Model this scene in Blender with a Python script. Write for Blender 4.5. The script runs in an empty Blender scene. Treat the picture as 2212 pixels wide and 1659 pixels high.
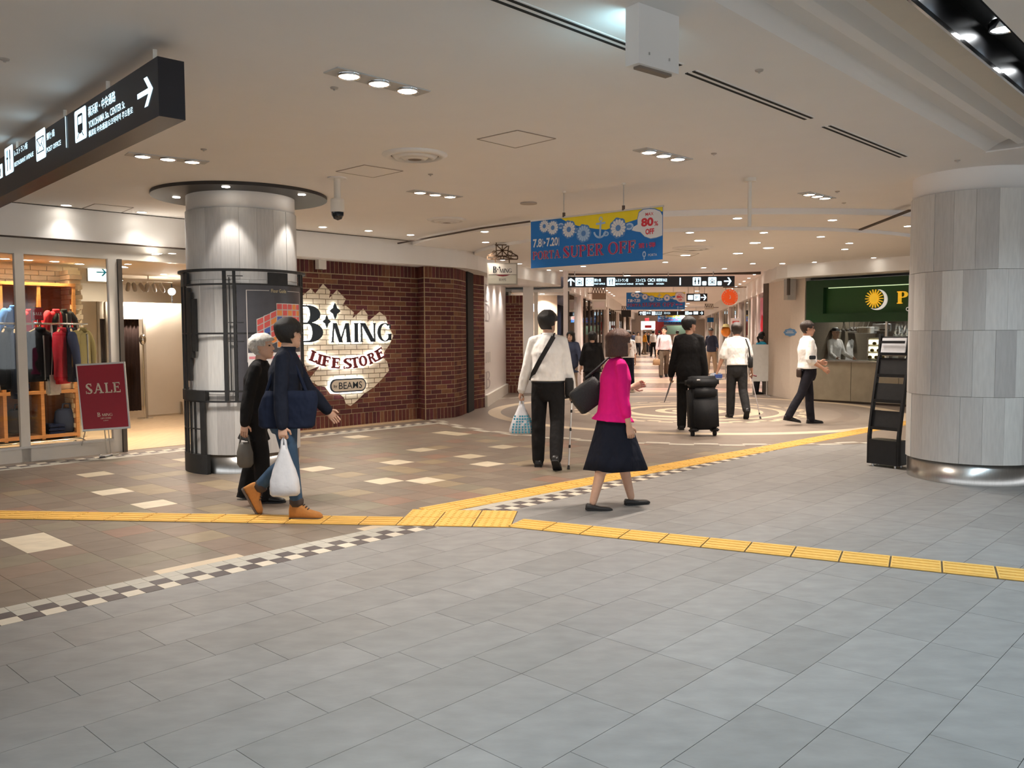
import bpy, bmesh, math, random
from mathutils import Vector, Matrix, noise
random.seed(7)
SC = bpy.context.scene
COL = SC.collection
PI = math.pi
# ------------------------------------------------------------------ camera
W_, H_, FPX, HZ, CAMZ, ROLL = 2212, 1659, 1840.0, 721.0, 1.49, 0.005
PITCH = math.atan((H_/2 - HZ)/FPX)
cam_data = bpy.data.cameras.new('camera')
cam = bpy.data.objects.new('camera', cam_data)
COL.objects.link(cam)
cam_data.sensor_fit = 'HORIZONTAL'; cam_data.sensor_width = 36.0
cam_data.lens = FPX/W_*36.0
cam_data.clip_start = 0.05; cam_data.clip_end = 300
cam.matrix_world = (Matrix.Translation((0, 0, CAMZ)) @ Matrix.Rotation(PI/2 - PITCH, 4, 'X') @ Matrix.Rotation(-ROLL, 4, 'Z'))
SC.camera = cam
# ------------------------------------------------------------------ world, exposure
world = bpy.data.worlds.new('concourse_air'); SC.world = world
world.use_nodes = True
world.node_tree.nodes['Background'].inputs[0].default_value = (0.92, 0.96, 1.0, 1)
world.node_tree.nodes['Background'].inputs[1].default_value = 1.7
SC.view_settings.view_transform = 'Standard'
SC.view_settings.look = 'None'
SC.view_settings.gamma = 1.0
SC.view_settings.use_curve_mapping = False
SC.view_settings.exposure = 0.46
SC.cycles.use_denoising = True
SC.cycles.max_bounces = 8
SC.cycles.diffuse_bounces = 4
SC.cycles.transparent_max_bounces = 12
SC.cycles.sample_clamp_indirect = 6.0
SC.cycles.caustics_reflective = False
SC.cycles.caustics_refractive = False
WARM = (1.0, 0.885, 0.78); NEUT = (1.0, 0.94, 0.88); COOL = (0.66, 0.86, 1.0)
LK = 1.9        # overall lamp level
# ------------------------------------------------------------------ pixel <-> place (the photograph is 2212 x 1659)
cR, sR, cP, sP = math.cos(ROLL), math.sin(ROLL), math.cos(PITCH), math.sin(PITCH)
def ray(x, y):
    a = (x - W_/2)/FPX; b = -(y - H_/2)/FPX
    a, b = a*cR + b*sR, -a*sR + b*cR
    return Vector((a, cP + b*sP, -sP + b*cP))
def onz(x, y, z=0.0):                       # where the ray meets a level z
    d = ray(x, y); t = (z - CAMZ)/d.z
    return Vector((d.x*t, d.y*t, z))
def atY(x, y, Y):                           # where it meets the upright plane at depth Y
    d = ray(x, y); t = Y/d.y
    return Vector((d.x*t, Y, d.z*t + CAMZ))
def onplane(x, y, p0, ang):                 # where it meets an upright plane through p0 running at ang degrees
    n = (-math.sin(math.radians(ang)), math.cos(math.radians(ang)))
    d = ray(x, y); t = (p0[0]*n[0] + p0[1]*n[1])/(d.x*n[0] + d.y*n[1])
    return Vector((d.x*t, d.y*t, d.z*t + CAMZ))
def proj(p):
    Z = p[2] - CAMZ; f = p[1]*cP - Z*sP; u = p[1]*sP + Z*cP
    if f < 0.05: return (-9999, -9999)
    a, b = p[0]/f, u/f
    a, b = a*cR - b*sR, a*sR + b*cR
    return (W_/2 + FPX*a, H_/2 - FPX*b)
GA = math.radians(47.0)                     # the hall's grid runs at 47 degrees to the view
UX, UY = math.cos(GA), math.sin(GA)
def G(p, q, z=0.0): return Vector((p*UX + q*UY, p*UY - q*UX, z))
def toG(x, y): return (x*UX + y*UY, x*UY - y*UX)
S0 = (-5.98, 9.86)
def SH(s, n, z=0.0): return Vector((S0[0] + s*UX - n*UY, S0[1] + s*UY + n*UX, z))   # along the left shop front, n = into the shop
def SHP(x, y, n):                            # pixel on the plane n behind the shop front
    p0 = SH(0, n); return onplane(x, y, (p0.x, p0.y), 47.0)
# ------------------------------------------------------------------ materials
MATS = {}
def mat(name, col, rough=0.6, metal=0.0, var=0.06, scale=14.0, bump=0.0, bscale=60.0, spec=0.4, emit=None, es=0.0, coat=0.0, stretch=None, bdist=0.01):
    if name in MATS: return MATS[name]
    m = bpy.data.materials.new(name); m.use_nodes = True
    nt = m.node_tree; N = nt.nodes; L = nt.links
    b = N['Principled BSDF']
    b.inputs['Roughness'].default_value = rough; b.inputs['Metallic'].default_value = metal
    b.inputs['Specular IOR Level'].default_value = spec
    if coat: b.inputs['Coat Weight'].default_value = coat; b.inputs['Coat Roughness'].default_value = 0.08
    geo = N.new('ShaderNodeNewGeometry')
    src = geo.outputs['Position']
    if stretch:
        mp = N.new('ShaderNodeMapping'); mp.inputs['Scale'].default_value = stretch
        L.new(src, mp.inputs['Vector']); src = mp.outputs['Vector']
    nz = N.new('ShaderNodeTexNoise'); nz.inputs['Scale'].default_value = scale; nz.inputs['Detail'].default_value = 3
    L.new(src, nz.inputs['Vector'])
    mx = N.new('ShaderNodeMix'); mx.data_type = 'RGBA'
    c = Vector(col)
    lo = c*(1 - var*1.6); hi = c*(1 + var*1.6)
    mx.inputs[6].default_value = (*[max(0, v) for v in lo], 1); mx.inputs[7].default_value = (*[min(1, v) for v in hi], 1)
    L.new(nz.outputs['Fac'], mx.inputs[0]); L.new(mx.outputs[2], b.inputs['Base Color'])
    if bump:
        n2 = N.new('ShaderNodeTexNoise'); n2.inputs['Scale'].default_value = bscale; n2.inputs['Detail'].default_value = 2
        L.new(src, n2.inputs['Vector'])
        bp = N.new('ShaderNodeBump'); bp.inputs['Strength'].default_value = bump; bp.inputs['Distance'].default_value = bdist
        L.new(n2.outputs['Fac'], bp.inputs['Height']); L.new(bp.outputs['Normal'], b.inputs['Normal'])
    if emit:
        b.inputs['Emission Color'].default_value = (*emit, 1); b.inputs['Emission Strength'].default_value = es
    MATS[name] = m
    return m
def glow(name, col, s):
    return mat(name, (0.6, 0.6, 0.6), 0.5, var=0.02, emit=col, es=s)
def glass_mat(name, tint=(0.96, 0.98, 0.97), refl=0.10):
    if name in MATS: return MATS[name]
    m = bpy.data.materials.new(name); m.use_nodes = True
    nt = m.node_tree; N = nt.nodes; L = nt.links
    for n in list(N):
        if n.type != 'OUTPUT_MATERIAL': N.remove(n)
    out = [n for n in N if n.type == 'OUTPUT_MATERIAL'][0]
    tr = N.new('ShaderNodeBsdfTransparent'); tr.inputs[0].default_value = (*tint, 1)
    gl = N.new('ShaderNodeBsdfGlossy'); gl.inputs['Roughness'].default_value = 0.02
    fr = N.new('ShaderNodeFresnel'); fr.inputs['IOR'].default_value = 1.45
    nz = N.new('ShaderNodeTexNoise'); nz.inputs['Scale'].default_value = 2.0
    mu = N.new('ShaderNodeMath'); mu.operation = 'MULTIPLY'; L.new(fr.outputs[0], mu.inputs[0])
    mr = N.new('ShaderNodeMapRange'); mr.inputs[3].default_value = 0.9; mr.inputs[4].default_value = 1.1
    L.new(nz.outputs['Fac'], mr.inputs[0]); L.new(mr.outputs[0], mu.inputs[1])
    ms = N.new('ShaderNodeMixShader'); L.new(mu.outputs[0], ms.inputs[0]); L.new(tr.outputs[0], ms.inputs[1]); L.new(gl.outputs[0], ms.inputs[2])
    L.new(ms.outputs[0], out.inputs[0]); MATS[name] = m
    return m
M = {}
M['ceil'] = mat('ceiling_paint', (0.84, 0.81, 0.78), 0.8, var=0.015, scale=3, bump=0.05, bscale=180)
M['white'] = mat('white_paint', (0.78, 0.755, 0.72), 0.55, var=0.02, scale=5)
M['offwhite'] = mat('offwhite_enamel', (0.74, 0.69, 0.61), 0.4, var=0.03, scale=6)
M['black'] = mat('black_enamel', (0.012, 0.012, 0.013), 0.35, var=0.2, scale=20)
M['blackmatte'] = mat('black_matte', (0.016, 0.015, 0.015), 0.75, var=0.2, scale=20)
M['iron'] = mat('dark_iron', (0.030, 0.029, 0.028), 0.5, 0.3, var=0.15, scale=18)
M['steel'] = mat('brushed_steel', (0.55, 0.54, 0.52), 0.28, 1.0, var=0.12, scale=30, stretch=(8, 8, 0.4))
M['chrome'] = mat('chrome', (0.75, 0.75, 0.75), 0.12, 1.0, var=0.03)
M['alu'] = mat('aluminium_frame', (0.62, 0.60, 0.56), 0.4, 0.6, var=0.04)
M['grout'] = mat('grout', (0.25, 0.235, 0.215), 0.9, var=0.1, scale=30)
M['groutb'] = mat('brick_mortar', (0.42, 0.33, 0.20), 0.9, var=0.15, scale=40, bump=0.2, bscale=120)
M['dark'] = mat('dark_recess', (0.02, 0.018, 0.016), 0.9, var=0.1)
M['brown'] = mat('brown_shadow_gap', (0.10, 0.075, 0.06), 0.8, var=0.1)
M['glass'] = glass_mat('shop_glass')
M['skin'] = mat('skin', (0.60, 0.36, 0.25), 0.5, var=0.05, scale=40)
M['skin2'] = mat('skin_tanned', (0.50, 0.27, 0.18), 0.5, var=0.05, scale=40)
M['hair'] = mat('black_hair', (0.012, 0.010, 0.009), 0.45, var=0.4, scale=60, bump=0.6, bscale=90, stretch=(3, 3, 0.6))
M['hairbrown'] = mat('brown_hair', (0.075, 0.03, 0.018), 0.38, var=0.4, scale=60, bump=0.6, bscale=90, stretch=(3, 3, 0.6))
M['hairdk'] = mat('dark_brown_hair', (0.030, 0.017, 0.012), 0.42, var=0.4, scale=60, bump=0.6, bscale=90, stretch=(3, 3, 0.6))
M['hairgrey'] = mat('grey_hair', (0.52, 0.49, 0.44), 0.55, var=0.3, scale=60, bump=0.8, bscale=70)
M['wood'] = mat('warm_wood', (0.42, 0.19, 0.06), 0.5, var=0.25, scale=7, stretch=(1, 1, 9), bump=0.1)
M['cream'] = mat('cream_wall', (0.72, 0.62, 0.48), 0.7, var=0.03, scale=4)
M['partition'] = mat('beige_partition', (0.62, 0.55, 0.45), 0.7, var=0.03, scale=4)
# ------------------------------------------------------------------ mesh builder
class MB:
    def __init__(self): self.v = []; self.f = []
    def add(self, vs, fs):
        o = len(self.v); self.v += [tuple(x) for x in vs]; self.f += [tuple(i + o for i in f) for f in fs]
        return self
    def box(self, c, s, rz=0.0, rot=None):
        hx, hy, hz = s[0]/2, s[1]/2, s[2]/2
        m = rot if rot is not None else Matrix.Rotation(rz, 3, 'Z')
        vs = [Vector(c) + m @ Vector((x*hx, y*hy, z*hz)) for x, y, z in ((-1,-1,-1),(1,-1,-1),(1,1,-1),(-1,1,-1),(-1,-1,1),(1,-1,1),(1,1,1),(-1,1,1))]
        return self.add(vs, [(0,3,2,1),(4,5,6,7),(0,1,5,4),(1,2,6,5),(2,3,7,6),(3,0,4,7)])
    def bar(self, a, b, w, h=None, up=(0, 0, 1)):            # square bar between two points
        a, b = Vector(a), Vector(b); h = h or w
        d = (b - a); l = d.length
        if l < 1e-6: return self
        d.normalize(); up = Vector(up)
        if abs(d.dot(up)) > 0.98: up = Vector((1, 0, 0))
        x = d.cross(up).normalized(); z = x.cross(d)
        rot = Matrix((x, d, z)).transposed()
        return self.box((a + b)/2, (w, l, h), rot=rot)
    def prism(self, poly, axis_o, ax, ay, az, depth):        # polygon in plane (ax, ay), pushed along az
        o, ax, ay, az = Vector(axis_o), Vector(ax), Vector(ay), Vector(az)
        n = len(poly)
        f = [o + ax*p[0] + ay*p[1] for p in poly]; k = [p + az*depth for p in f]
        fs = [tuple(range(n)), tuple(range(2*n - 1, n - 1, -1))] + [(i, i + n, (i + 1) % n + n, (i + 1) % n) for i in range(n)]
        return self.add(f + k, fs)
    def slab(self, poly, z0, z1):                            # plan polygon between two heights
        n = len(poly)
        vs = [(p[0], p[1], z0) for p in poly] + [(p[0], p[1], z1) for p in poly]
        return self.add(vs, [tuple(range(n - 1, -1, -1)), tuple(range(n, 2*n))] + [(i, (i + 1) % n, (i + 1) % n + n, i + n) for i in range(n)])
    def cyl(self, c, r, z0, z1, n=24, r2=None, c2=None):
        r2 = r if r2 is None else r2; c2 = c2 or c
        vs = [(c[0] + r*math.cos(2*PI*i/n), c[1] + r*math.sin(2*PI*i/n), z0) for i in range(n)] + [(c2[0] + r2*math.cos(2*PI*i/n), c2[1] + r2*math.sin(2*PI*i/n), z1) for i in range(n)]
        return self.add(vs, [tuple(range(n - 1, -1, -1)), tuple(range(n, 2*n))] + [(i, (i + 1) % n, (i + 1) % n + n, i + n) for i in range(n)])
    def lathe(self, c, prof, n=24, a0=0.0, a1=2*PI):         # profile [(r, z)], open, about a vertical axis
        full = abs(a1 - a0 - 2*PI) < 1e-6
        m = n if full else n + 1
        vs = []
        for r, z in prof:
            for i in range(m):
                a = a0 + (a1 - a0)*i/n; vs.append((c[0] + r*math.cos(a), c[1] + r*math.sin(a), z))
        fs = []
        for j in range(len(prof) - 1):
            for i in range(n):
                i2 = (i + 1) % m; fs.append((j*m + i, j*m + i2, (j + 1)*m + i2, (j + 1)*m + i))
        return self.add(vs, fs)
    def arcblock(self, c, r0, r1, a0, a1, z0, z1, n=4):      # solid piece of a ring
        poly = [(c[0] + r0*math.cos(a0 + (a1 - a0)*i/n), c[1] + r0*math.sin(a0 + (a1 - a0)*i/n)) for i in range(n + 1)]
        poly += [(c[0] + r1*math.cos(a1 - (a1 - a0)*i/n), c[1] + r1*math.sin(a1 - (a1 - a0)*i/n)) for i in range(n + 1)]
        m = len(poly)
        vs = [(p[0], p[1], z0) for p in poly] + [(p[0], p[1], z1) for p in poly]
        fs = []
        for i in range(n):
            a, b = i, i + 1; cidx, d = m - 2 - i, m - 1 - i
            fs.append((d, cidx, b, a)); fs.append((a + m, b + m, cidx + m, d + m))
        fs += [(i, (i + 1) % m, (i + 1) % m + m, i + m) for i in range(m)]
        return self.add(vs, fs)
    def tube(self, pts, rad, n=10, cap=True):
        pts = [Vector(p) for p in pts]
        if not hasattr(rad, '__len__'): rad = [rad]*len(pts)
        P, Rr = list(pts), list(rad)
        if cap:
            d0 = (pts[0] - pts[1]).normalized(); d1 = (pts[-1] - pts[-2]).normalized()
            P = [pts[0] + d0*rad[0]*0.95, pts[0] + d0*rad[0]*0.6] + P + [pts[-1] + d1*rad[-1]*0.6, pts[-1] + d1*rad[-1]*0.95]
            Rr = [rad[0]*0.3, rad[0]*0.8] + Rr + [rad[-1]*0.8, rad[-1]*0.3]
        vs = []; x = None
        for i, p in enumerate(P):
            t = (P[min(i + 1, len(P) - 1)] - P[max(i - 1, 0)])
            t = t.normalized() if t.length > 1e-9 else Vector((0, 0, 1))
            if x is None:
                x = t.cross(Vector((0.31, 0.17, 0.93)) if abs(t.z) < 0.9 else Vector((1, 0, 0))).normalized()
            else:
                x = (x - t*x.dot(t)).normalized()
            y = t.cross(x)
            for k in range(n):
                a = 2*PI*k/n; vs.append(p + (x*math.cos(a) + y*math.sin(a))*Rr[i])
        fs = [tuple(range(n - 1, -1, -1)), tuple(range((len(P) - 1)*n, len(P)*n))]
        for j in range(len(P) - 1):
            for k in range(n):
                k2 = (k + 1) % n; fs.append((j*n + k, j*n + k2, (j + 1)*n + k2, (j + 1)*n + k))
        return self.add(vs, fs)
    def loft(self, rings):                                   # rings of equal point count, capped
        n = len(rings[0]); vs = [p for r in rings for p in r]
        fs = [tuple(range(n - 1, -1, -1)), tuple(range((len(rings) - 1)*n, len(rings)*n))]
        for j in range(len(rings) - 1):
            for k in range(n):
                k2 = (k + 1) % n; fs.append((j*n + k, j*n + k2, (j + 1)*n + k2, (j + 1)*n + k))
        return self.add(vs, fs)
    def ball(self, c, r, n=14, m=9):
        if not hasattr(r, '__len__'): r = (r, r, r)
        rings = []
        for j in range(m + 1):
            t = -PI/2 + PI*min(max(j, 0.25), m - 0.25)/m
            rings.append([(c[0] + r[0]*math.cos(t)*math.cos(2*PI*k/n), c[1] + r[1]*math.cos(t)*math.sin(2*PI*k/n), c[2] + r[2]*math.sin(t)) for k in range(n)])
        return self.loft(rings)
    def mesh(self, name, m=None, smooth=False):
        me = bpy.data.meshes.new(name); me.from_pydata(self.v, [], self.f); me.update()
        if m: me.materials.append(m)
        if smooth:
            for p in me.polygons: p.use_smooth = True
        return me
    def obj(self, name, m, parent=None, smooth=False, world=False, kind=None, label=None):
        me = self.mesh(name, m, smooth)
        if world and parent is not None: me.transform(FRAME[parent.name].inverted())
        return put(name, me, parent, kind, label)
FRAME = {}
def put(name, me, parent=None, kind=None, label=None, loc=None, rz=None):
    o = bpy.data.objects.new(name, me); COL.objects.link(o)
    if parent is not None: o.parent = parent
    if loc is not None: o.location = loc
    if rz is not None: o.rotation_euler = (0, 0, rz)
    if kind: o['kind'] = kind
    if label: o['label'] = label
    return o
def tag(o, label, cat, group=None):
    o['label'] = label; o['category'] = cat
    if group: o['group'] = group
    return o
def thing(name, label, cat, loc=(0, 0, 0), rz=0.0, group=None):
    o = bpy.data.objects.new(name, None); COL.objects.link(o); o.empty_display_size = 0.1
    o.location = loc; o.rotation_euler = (0, 0, rz)
    FRAME[o.name] = Matrix.Translation(Vector(loc)) @ Matrix.Rotation(rz, 4, 'Z')
    if label: tag(o, label, cat, group)
    return o
def struct(name):
    o = bpy.data.objects.new(name, None); COL.objects.link(o); o.empty_display_size = 0.1
    o['kind'] = 'structure'; FRAME[o.name] = Matrix.Identity(4)
    return o
def bevel_mesh(me, w, seg=2):
    bm = bmesh.new(); bm.from_mesh(me)
    bmesh.ops.remove_doubles(bm, verts=bm.verts, dist=1e-5)
    bmesh.ops.bevel(bm, geom=list(bm.edges), offset=w, segments=seg, affect='EDGES', clamp_overlap=True)
    bm.to_mesh(me); bm.free(); me.update(); return me
def spot(name, loc, power, col=WARM, size=110, blend=0.7, rad=0.05, parent=None, aim=None):
    l = bpy.data.lights.new(name, 'SPOT'); l.energy = power*LK; l.color = col
    l.spot_size = math.radians(size); l.spot_blend = blend; l.shadow_soft_size = rad
    o = bpy.data.objects.new(name, l); COL.objects.link(o)
    o.location = loc
    if aim is not None:
        o.rotation_euler = (Vector(aim) - Vector(loc)).to_track_quat('-Z', 'Y').to_euler()
    if parent is not None: o.parent = parent
    return o
def point(name, loc, power, col=WARM, rad=0.1, parent=None):
    l = bpy.data.lights.new(name, 'POINT'); l.energy = power*LK; l.color = col; l.shadow_soft_size = rad
    o = bpy.data.objects.new(name, l); COL.objects.link(o); o.location = loc
    if parent is not None: o.parent = parent
    return o
# ------------------------------------------------------------------ lettering
WSC = bpy.data.scenes.new('workshop')          # letters and bodies are shaped here, then the scene is removed
def text_mesh(s, bold=0.0):
    c = bpy.data.curves.new('t', 'FONT'); c.body = s; c.resolution_u = 3; c.offset = bold; c.align_x = 'LEFT'
    o = bpy.data.objects.new('t', c); WSC.collection.objects.link(o)
    WSC.view_layers[0].update()
    me = bpy.data.meshes.new_from_object(o.evaluated_get(WSC.view_layers[0].depsgraph))
    bpy.data.objects.remove(o); bpy.data.curves.remove(c)
    return [tuple(v.co) for v in me.vertices], [tuple(p.vertices) for p in me.polygons], me
def lay(vs, fs, box, o, ax, ay, az, lift):       # flat shapes fitted in box = (x0, y0, x1, y1) on a plane
    xs = [v[0] for v in vs]; ys = [v[1] for v in vs]
    x0, x1, y0, y1 = min(xs), max(xs), min(ys), max(ys)
    sx = (box[2] - box[0])/max(1e-6, x1 - x0); sy = (box[3] - box[1])/max(1e-6, y1 - y0)
    o, ax, ay, az = Vector(o), Vector(ax), Vector(ay), Vector(az)
    return [o + ax*(box[0] + (v[0] - x0)*sx) + ay*(box[1] + (v[1] - y0)*sy) + az*lift for v in vs], fs
def write(s, box, o, ax, ay, az, m, parent, name='lettering', bold=0.0, lift=0.004, world=True):
    vs, fs, me = text_mesh(s, bold); bpy.data.meshes.remove(me)
    mb = MB(); mb.add(*lay(vs, fs, box, o, ax, ay, az, lift))
    return mb.obj(name, m, parent, world=world)
# a small serif alphabet drawn from strokes: each glyph is a list of polygons in a unit-high cell
def _bar(x0, y0, x1, y1): return [(x0, y0), (x1, y0), (x1, y1), (x0, y1)]
def _slant(x0, x1, w, y0=0.0, y1=1.0): return [(x0, y0), (x0 + w, y0), (x1 + w, y1), (x1, y1)]
def _arc(cx, cy, rx, ry, tx, ty, a0, a1, n=14):
    out = []
    for i in range(n):
        a, b = math.radians(a0 + (a1 - a0)*i/n), math.radians(a0 + (a1 - a0)*(i + 1)/n)
        out.append([(cx + rx*math.cos(a), cy + ry*math.sin(a)), (cx + rx*math.cos(b), cy + ry*math.sin(b)), (cx + (rx - tx)*math.cos(b), cy + (ry - ty)*math.sin(b)), (cx + (rx - tx)*math.cos(a), cy + (ry - ty)*math.sin(a))])
    return out
def serif_glyph(ch, t=0.17, h=0.07, sf=0.07):     # t stem, h hairline, sf serif reach
    def stem(x, y0=0, y1=1, s=True):
        r = [_bar(x, y0, x + t, y1)]
        if s: r += [_bar(x - sf, y0, x + t + sf, y0 + h), _bar(x - sf, y1 - h, x + t + sf, y1)]
        return r
    s0 = sf
    if ch == 'I': return stem(s0), t + 2*sf
    if ch == 'L': return stem(s0) + [_bar(s0, 0, s0 + 0.58, h), _bar(s0 + 0.58 - h, 0, s0 + 0.58, 0.28)], s0 + 0.60
    if ch == 'E': return stem(s0) + [_bar(s0, 0, s0 + 0.58, h), _bar(s0, 1 - h, s0 + 0.55, 1), _bar(s0, 0.49, s0 + 0.42, 0.49 + h), _bar(s0 + 0.52, 0, s0 + 0.58, 0.27), _bar(s0 + 0.49, 0.75, s0 + 0.55, 1), _bar(s0 + 0.37, 0.38, s0 + 0.43, 0.66)], s0 + 0.60
    if ch == 'F': return stem(s0) + [_bar(s0, 1 - h, s0 + 0.55, 1), _bar(s0, 0.47, s0 + 0.42, 0.47 + h), _bar(s0 + 0.49, 0.73, s0 + 0.55, 1), _bar(s0 + 0.37, 0.36, s0 + 0.43, 0.65)], s0 + 0.57
    if ch == 'T': return stem(0.26) + [_bar(0, 1 - h, 0.52 + t, 1), _bar(0, 0.74, 0.06, 1), _bar(0.46 + t, 0.74, 0.52 + t, 1)], 0.54 + t
    if ch == 'A': return [_slant(0.60 + sf - t*0.1, 0.30 + sf, t), _slant(sf + 0.02, 0.34 + sf, h), _bar(0.14 + sf, 0.30, 0.62 + sf, 0.30 + h), _bar(0, 0, 0.22, h), _bar(0.52, 0, 0.88 + sf*0.6, h)], 0.92 + sf*0.5
    if ch == 'N': return [_bar(s0, 0, s0 + h, 1), _bar(s0 + 0.60, 0, s0 + 0.60 + h, 1), _slant(s0 + 0.60 + h - t*1.15, s0, t*1.15), _bar(0, 0, s0 + h + sf, h), _bar(s0 + 0.60 - sf, 1 - h, s0 + 0.60 + h + sf, 1), _bar(0, 1 - h, s0 + t, 1)], s0*2 + 0.60 + h
    if ch == 'M': return [_slant(s0, s0 + 0.08, h), _slant(s0 + 0.34, s0 + 0.06, t), _slant(s0 + 0.36, s0 + 0.66, h), _slant(s0 + 0.72, s0 + 0.64, t), _bar(0, 0, s0 + h + sf, h), _bar(s0 + 0.72 - sf, 0, s0 + 0.72 + t + sf, h)], s0*2 + 0.72 + t
    if ch == 'U': return [_bar(s0, 0.3, s0 + t, 1), _bar(s0 + 0.56, 0.3, s0 + 0.56 + h, 1), _bar(0, 1 - h, s0*2 + t, 1), _bar(s0 + 0.56 - sf, 1 - h, s0 + 0.56 + h + sf, 1)] + _arc(s0 + 0.28 + h/2, 0.31, 0.28 + h/2, 0.31, (t + h)/2*0.95, h*1.3, 180, 360), s0*2 + 0.56 + h
    if ch in 'PRB':
        r = stem(s0)
        if ch == 'B':
            r += _arc(s0 + t + 0.12, 0.76, 0.30, 0.24, t, h, -90, 90) + _arc(s0 + t + 0.14, 0.27, 0.34, 0.27, t*1.05, h, -90, 90)
            r += [_bar(s0, 1 - h, s0 + t + 0.12, 1), _bar(s0, 0.49, s0 + t + 0.14, 0.49 + h), _bar(s0, 0, s0 + t + 0.14, h)]
            return r, s0 + t + 0.50
        r += _arc(s0 + t + 0.12, 0.74, 0.32, 0.26, t, h, -90, 90) + [_bar(s0, 1 - h, s0 + t + 0.12, 1), _bar(s0, 0.48, s0 + t + 0.12, 0.48 + h)]
        if ch == 'R': r += [_slant(s0 + t + 0.34, s0 + t + 0.06, t, 0, 0.5), _bar(s0 + t + 0.30, 0, s0 + t + 0.34 + t + sf, h)]; return r, s0 + t*2 + 0.38
        return r, s0 + t + 0.46
    if ch == 'O': return _arc(0.42, 0.5, 0.42, 0.52, t, h, 0, 360, 28), 0.84
    if ch == 'G': return _arc(0.42, 0.5, 0.42, 0.52, t, h, 50, 320, 24) + [_bar(0.62, 0.05, 0.62 + t*0.9, 0.42), _bar(0.52, 0.42 - h, 0.62 + t*0.9 + sf*0.6, 0.42), _bar(0.68, 0.70, 0.74, 0.95)], 0.86
    if ch == 'S':
        r = _arc(0.30, 0.74, 0.28, 0.27, t*0.85, h, 40, 235, 14) + _arc(0.30, 0.26, 0.30, 0.27, t*0.85, h, -140, 55, 14)
        r += [[(0.04, 0.66), (0.18, 0.80), (0.56, 0.34), (0.42, 0.20)], _bar(0.47, 0.72, 0.53, 1.0), _bar(0.0, 0.0, 0.06, 0.28)]
        return r, 0.62
    return [], 0.35
def serif(s, t=0.17, h=0.07, sf=0.07, gap=0.07):
    vs, fs, x = [], [], 0.0
    for ch in s:
        if ch == ' ': x += 0.36; continue
        polys, w = serif_glyph(ch, t, h, sf)
        for p in polys:
            o = len(vs); vs += [(x + a, b, 0) for a, b in p]; fs.append(tuple(range(o, o + len(p))))
        x += w + gap
    return vs, fs
def extrude_flat(vs, fs, az, d):                  # give flat letter shapes a depth
    az = Vector(az); n = len(vs); V = list(vs) + [Vector(v) + az*d for v in vs]; F = []
    for f in fs:
        F.append(f); F.append(tuple(i + n for i in reversed(f)))
        for i in range(len(f)): a, b = f[i], f[(i + 1) % len(f)]; F.append((a, a + n, b + n, b))
    return V, F
def shape(poly_list, o, ax, ay, az, lift, m, parent, name, world=True):
    mb = MB(); o, ax, ay, az = Vector(o), Vector(ax), Vector(ay), Vector(az)
    for p in poly_list:
        mb.add([o + ax*a + ay*b + az*lift for a, b in p], [tuple(range(len(p)))])
    return mb.obj(name, m, parent, world=world)
def circle_poly(cx, cy, r, n=18, ry=None, wob=0.0, k=0):
    ry = ry or r
    return [(cx + (r + wob*r*math.cos(k*2*PI*i/n))*math.cos(2*PI*i/n), cy + (ry + wob*ry*math.cos(k*2*PI*i/n))*math.sin(2*PI*i/n)) for i in range(n)]
# ================================================================== THE HALL: floor
PC = (3.4, 16.2)                                 # centre of the round plaza
PR = 5.06
def tile_mats(prefix, cols, rough, spec=0.45, scale=5.0):
    return [mat('%s_%d' % (prefix, i), c, rough, var=0.17, scale=scale, bump=0.03, bscale=40, spec=spec, stretch=(1, 1.8, 1)) for i, c in enumerate(cols)]
grey_m = tile_mats('grey_tile', [(0.246, 0.234, 0.220), (0.256, 0.243, 0.228), (0.232, 0.220, 0.206), (0.264, 0.251, 0.236), (0.242, 0.227, 0.211)], 0.45, scale=6.0)
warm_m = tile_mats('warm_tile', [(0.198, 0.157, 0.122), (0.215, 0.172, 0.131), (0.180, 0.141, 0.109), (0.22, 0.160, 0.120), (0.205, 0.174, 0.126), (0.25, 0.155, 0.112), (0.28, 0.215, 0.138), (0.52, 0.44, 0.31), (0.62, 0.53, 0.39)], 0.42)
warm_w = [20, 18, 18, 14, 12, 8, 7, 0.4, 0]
floor = struct('floor')
MB().box((2, 30, -0.0535), (44, 84, 0.1)).obj('slab', M['grout'], floor)
def near_view(p, m=1300):
    x, y = proj(p); return -m < x < W_ + m and y < H_ + 900
def in_plaza(x, y, r): return (x - PC[0])**2 + (y - PC[1])**2 < r*r
def behind_shop(x, y): return toG(x, y)[1] < -11.12
def lay_tiles(name, lst, mats, lx, ly, tops):
    """lst of (p, q, material); the ones that show largest are parts, the others one joined part"""
    t = 0.012; protos = {}
    lst.sort(key=lambda e: e[3])
    for p, q, k, d in lst[:300]:
        if k not in protos:
            protos[k] = MB().box((0, 0, -t/2), (lx - 0.0025, ly - 0.0025, t)).mesh(name, mats[k])
        put(name, protos[k], floor, loc=G(p, q, 0.0), rz=GA)
    rest = {}
    for p, q, k, d in lst[300:]:
        rest.setdefault(k, MB()).box(G(p, q, -t/2), (lx - 0.0025, ly - 0.0025, t), rz=GA)
    for k, mb in rest.items(): mb.obj(name + 's_beyond', mats[k], floor, kind='stuff')
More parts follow.
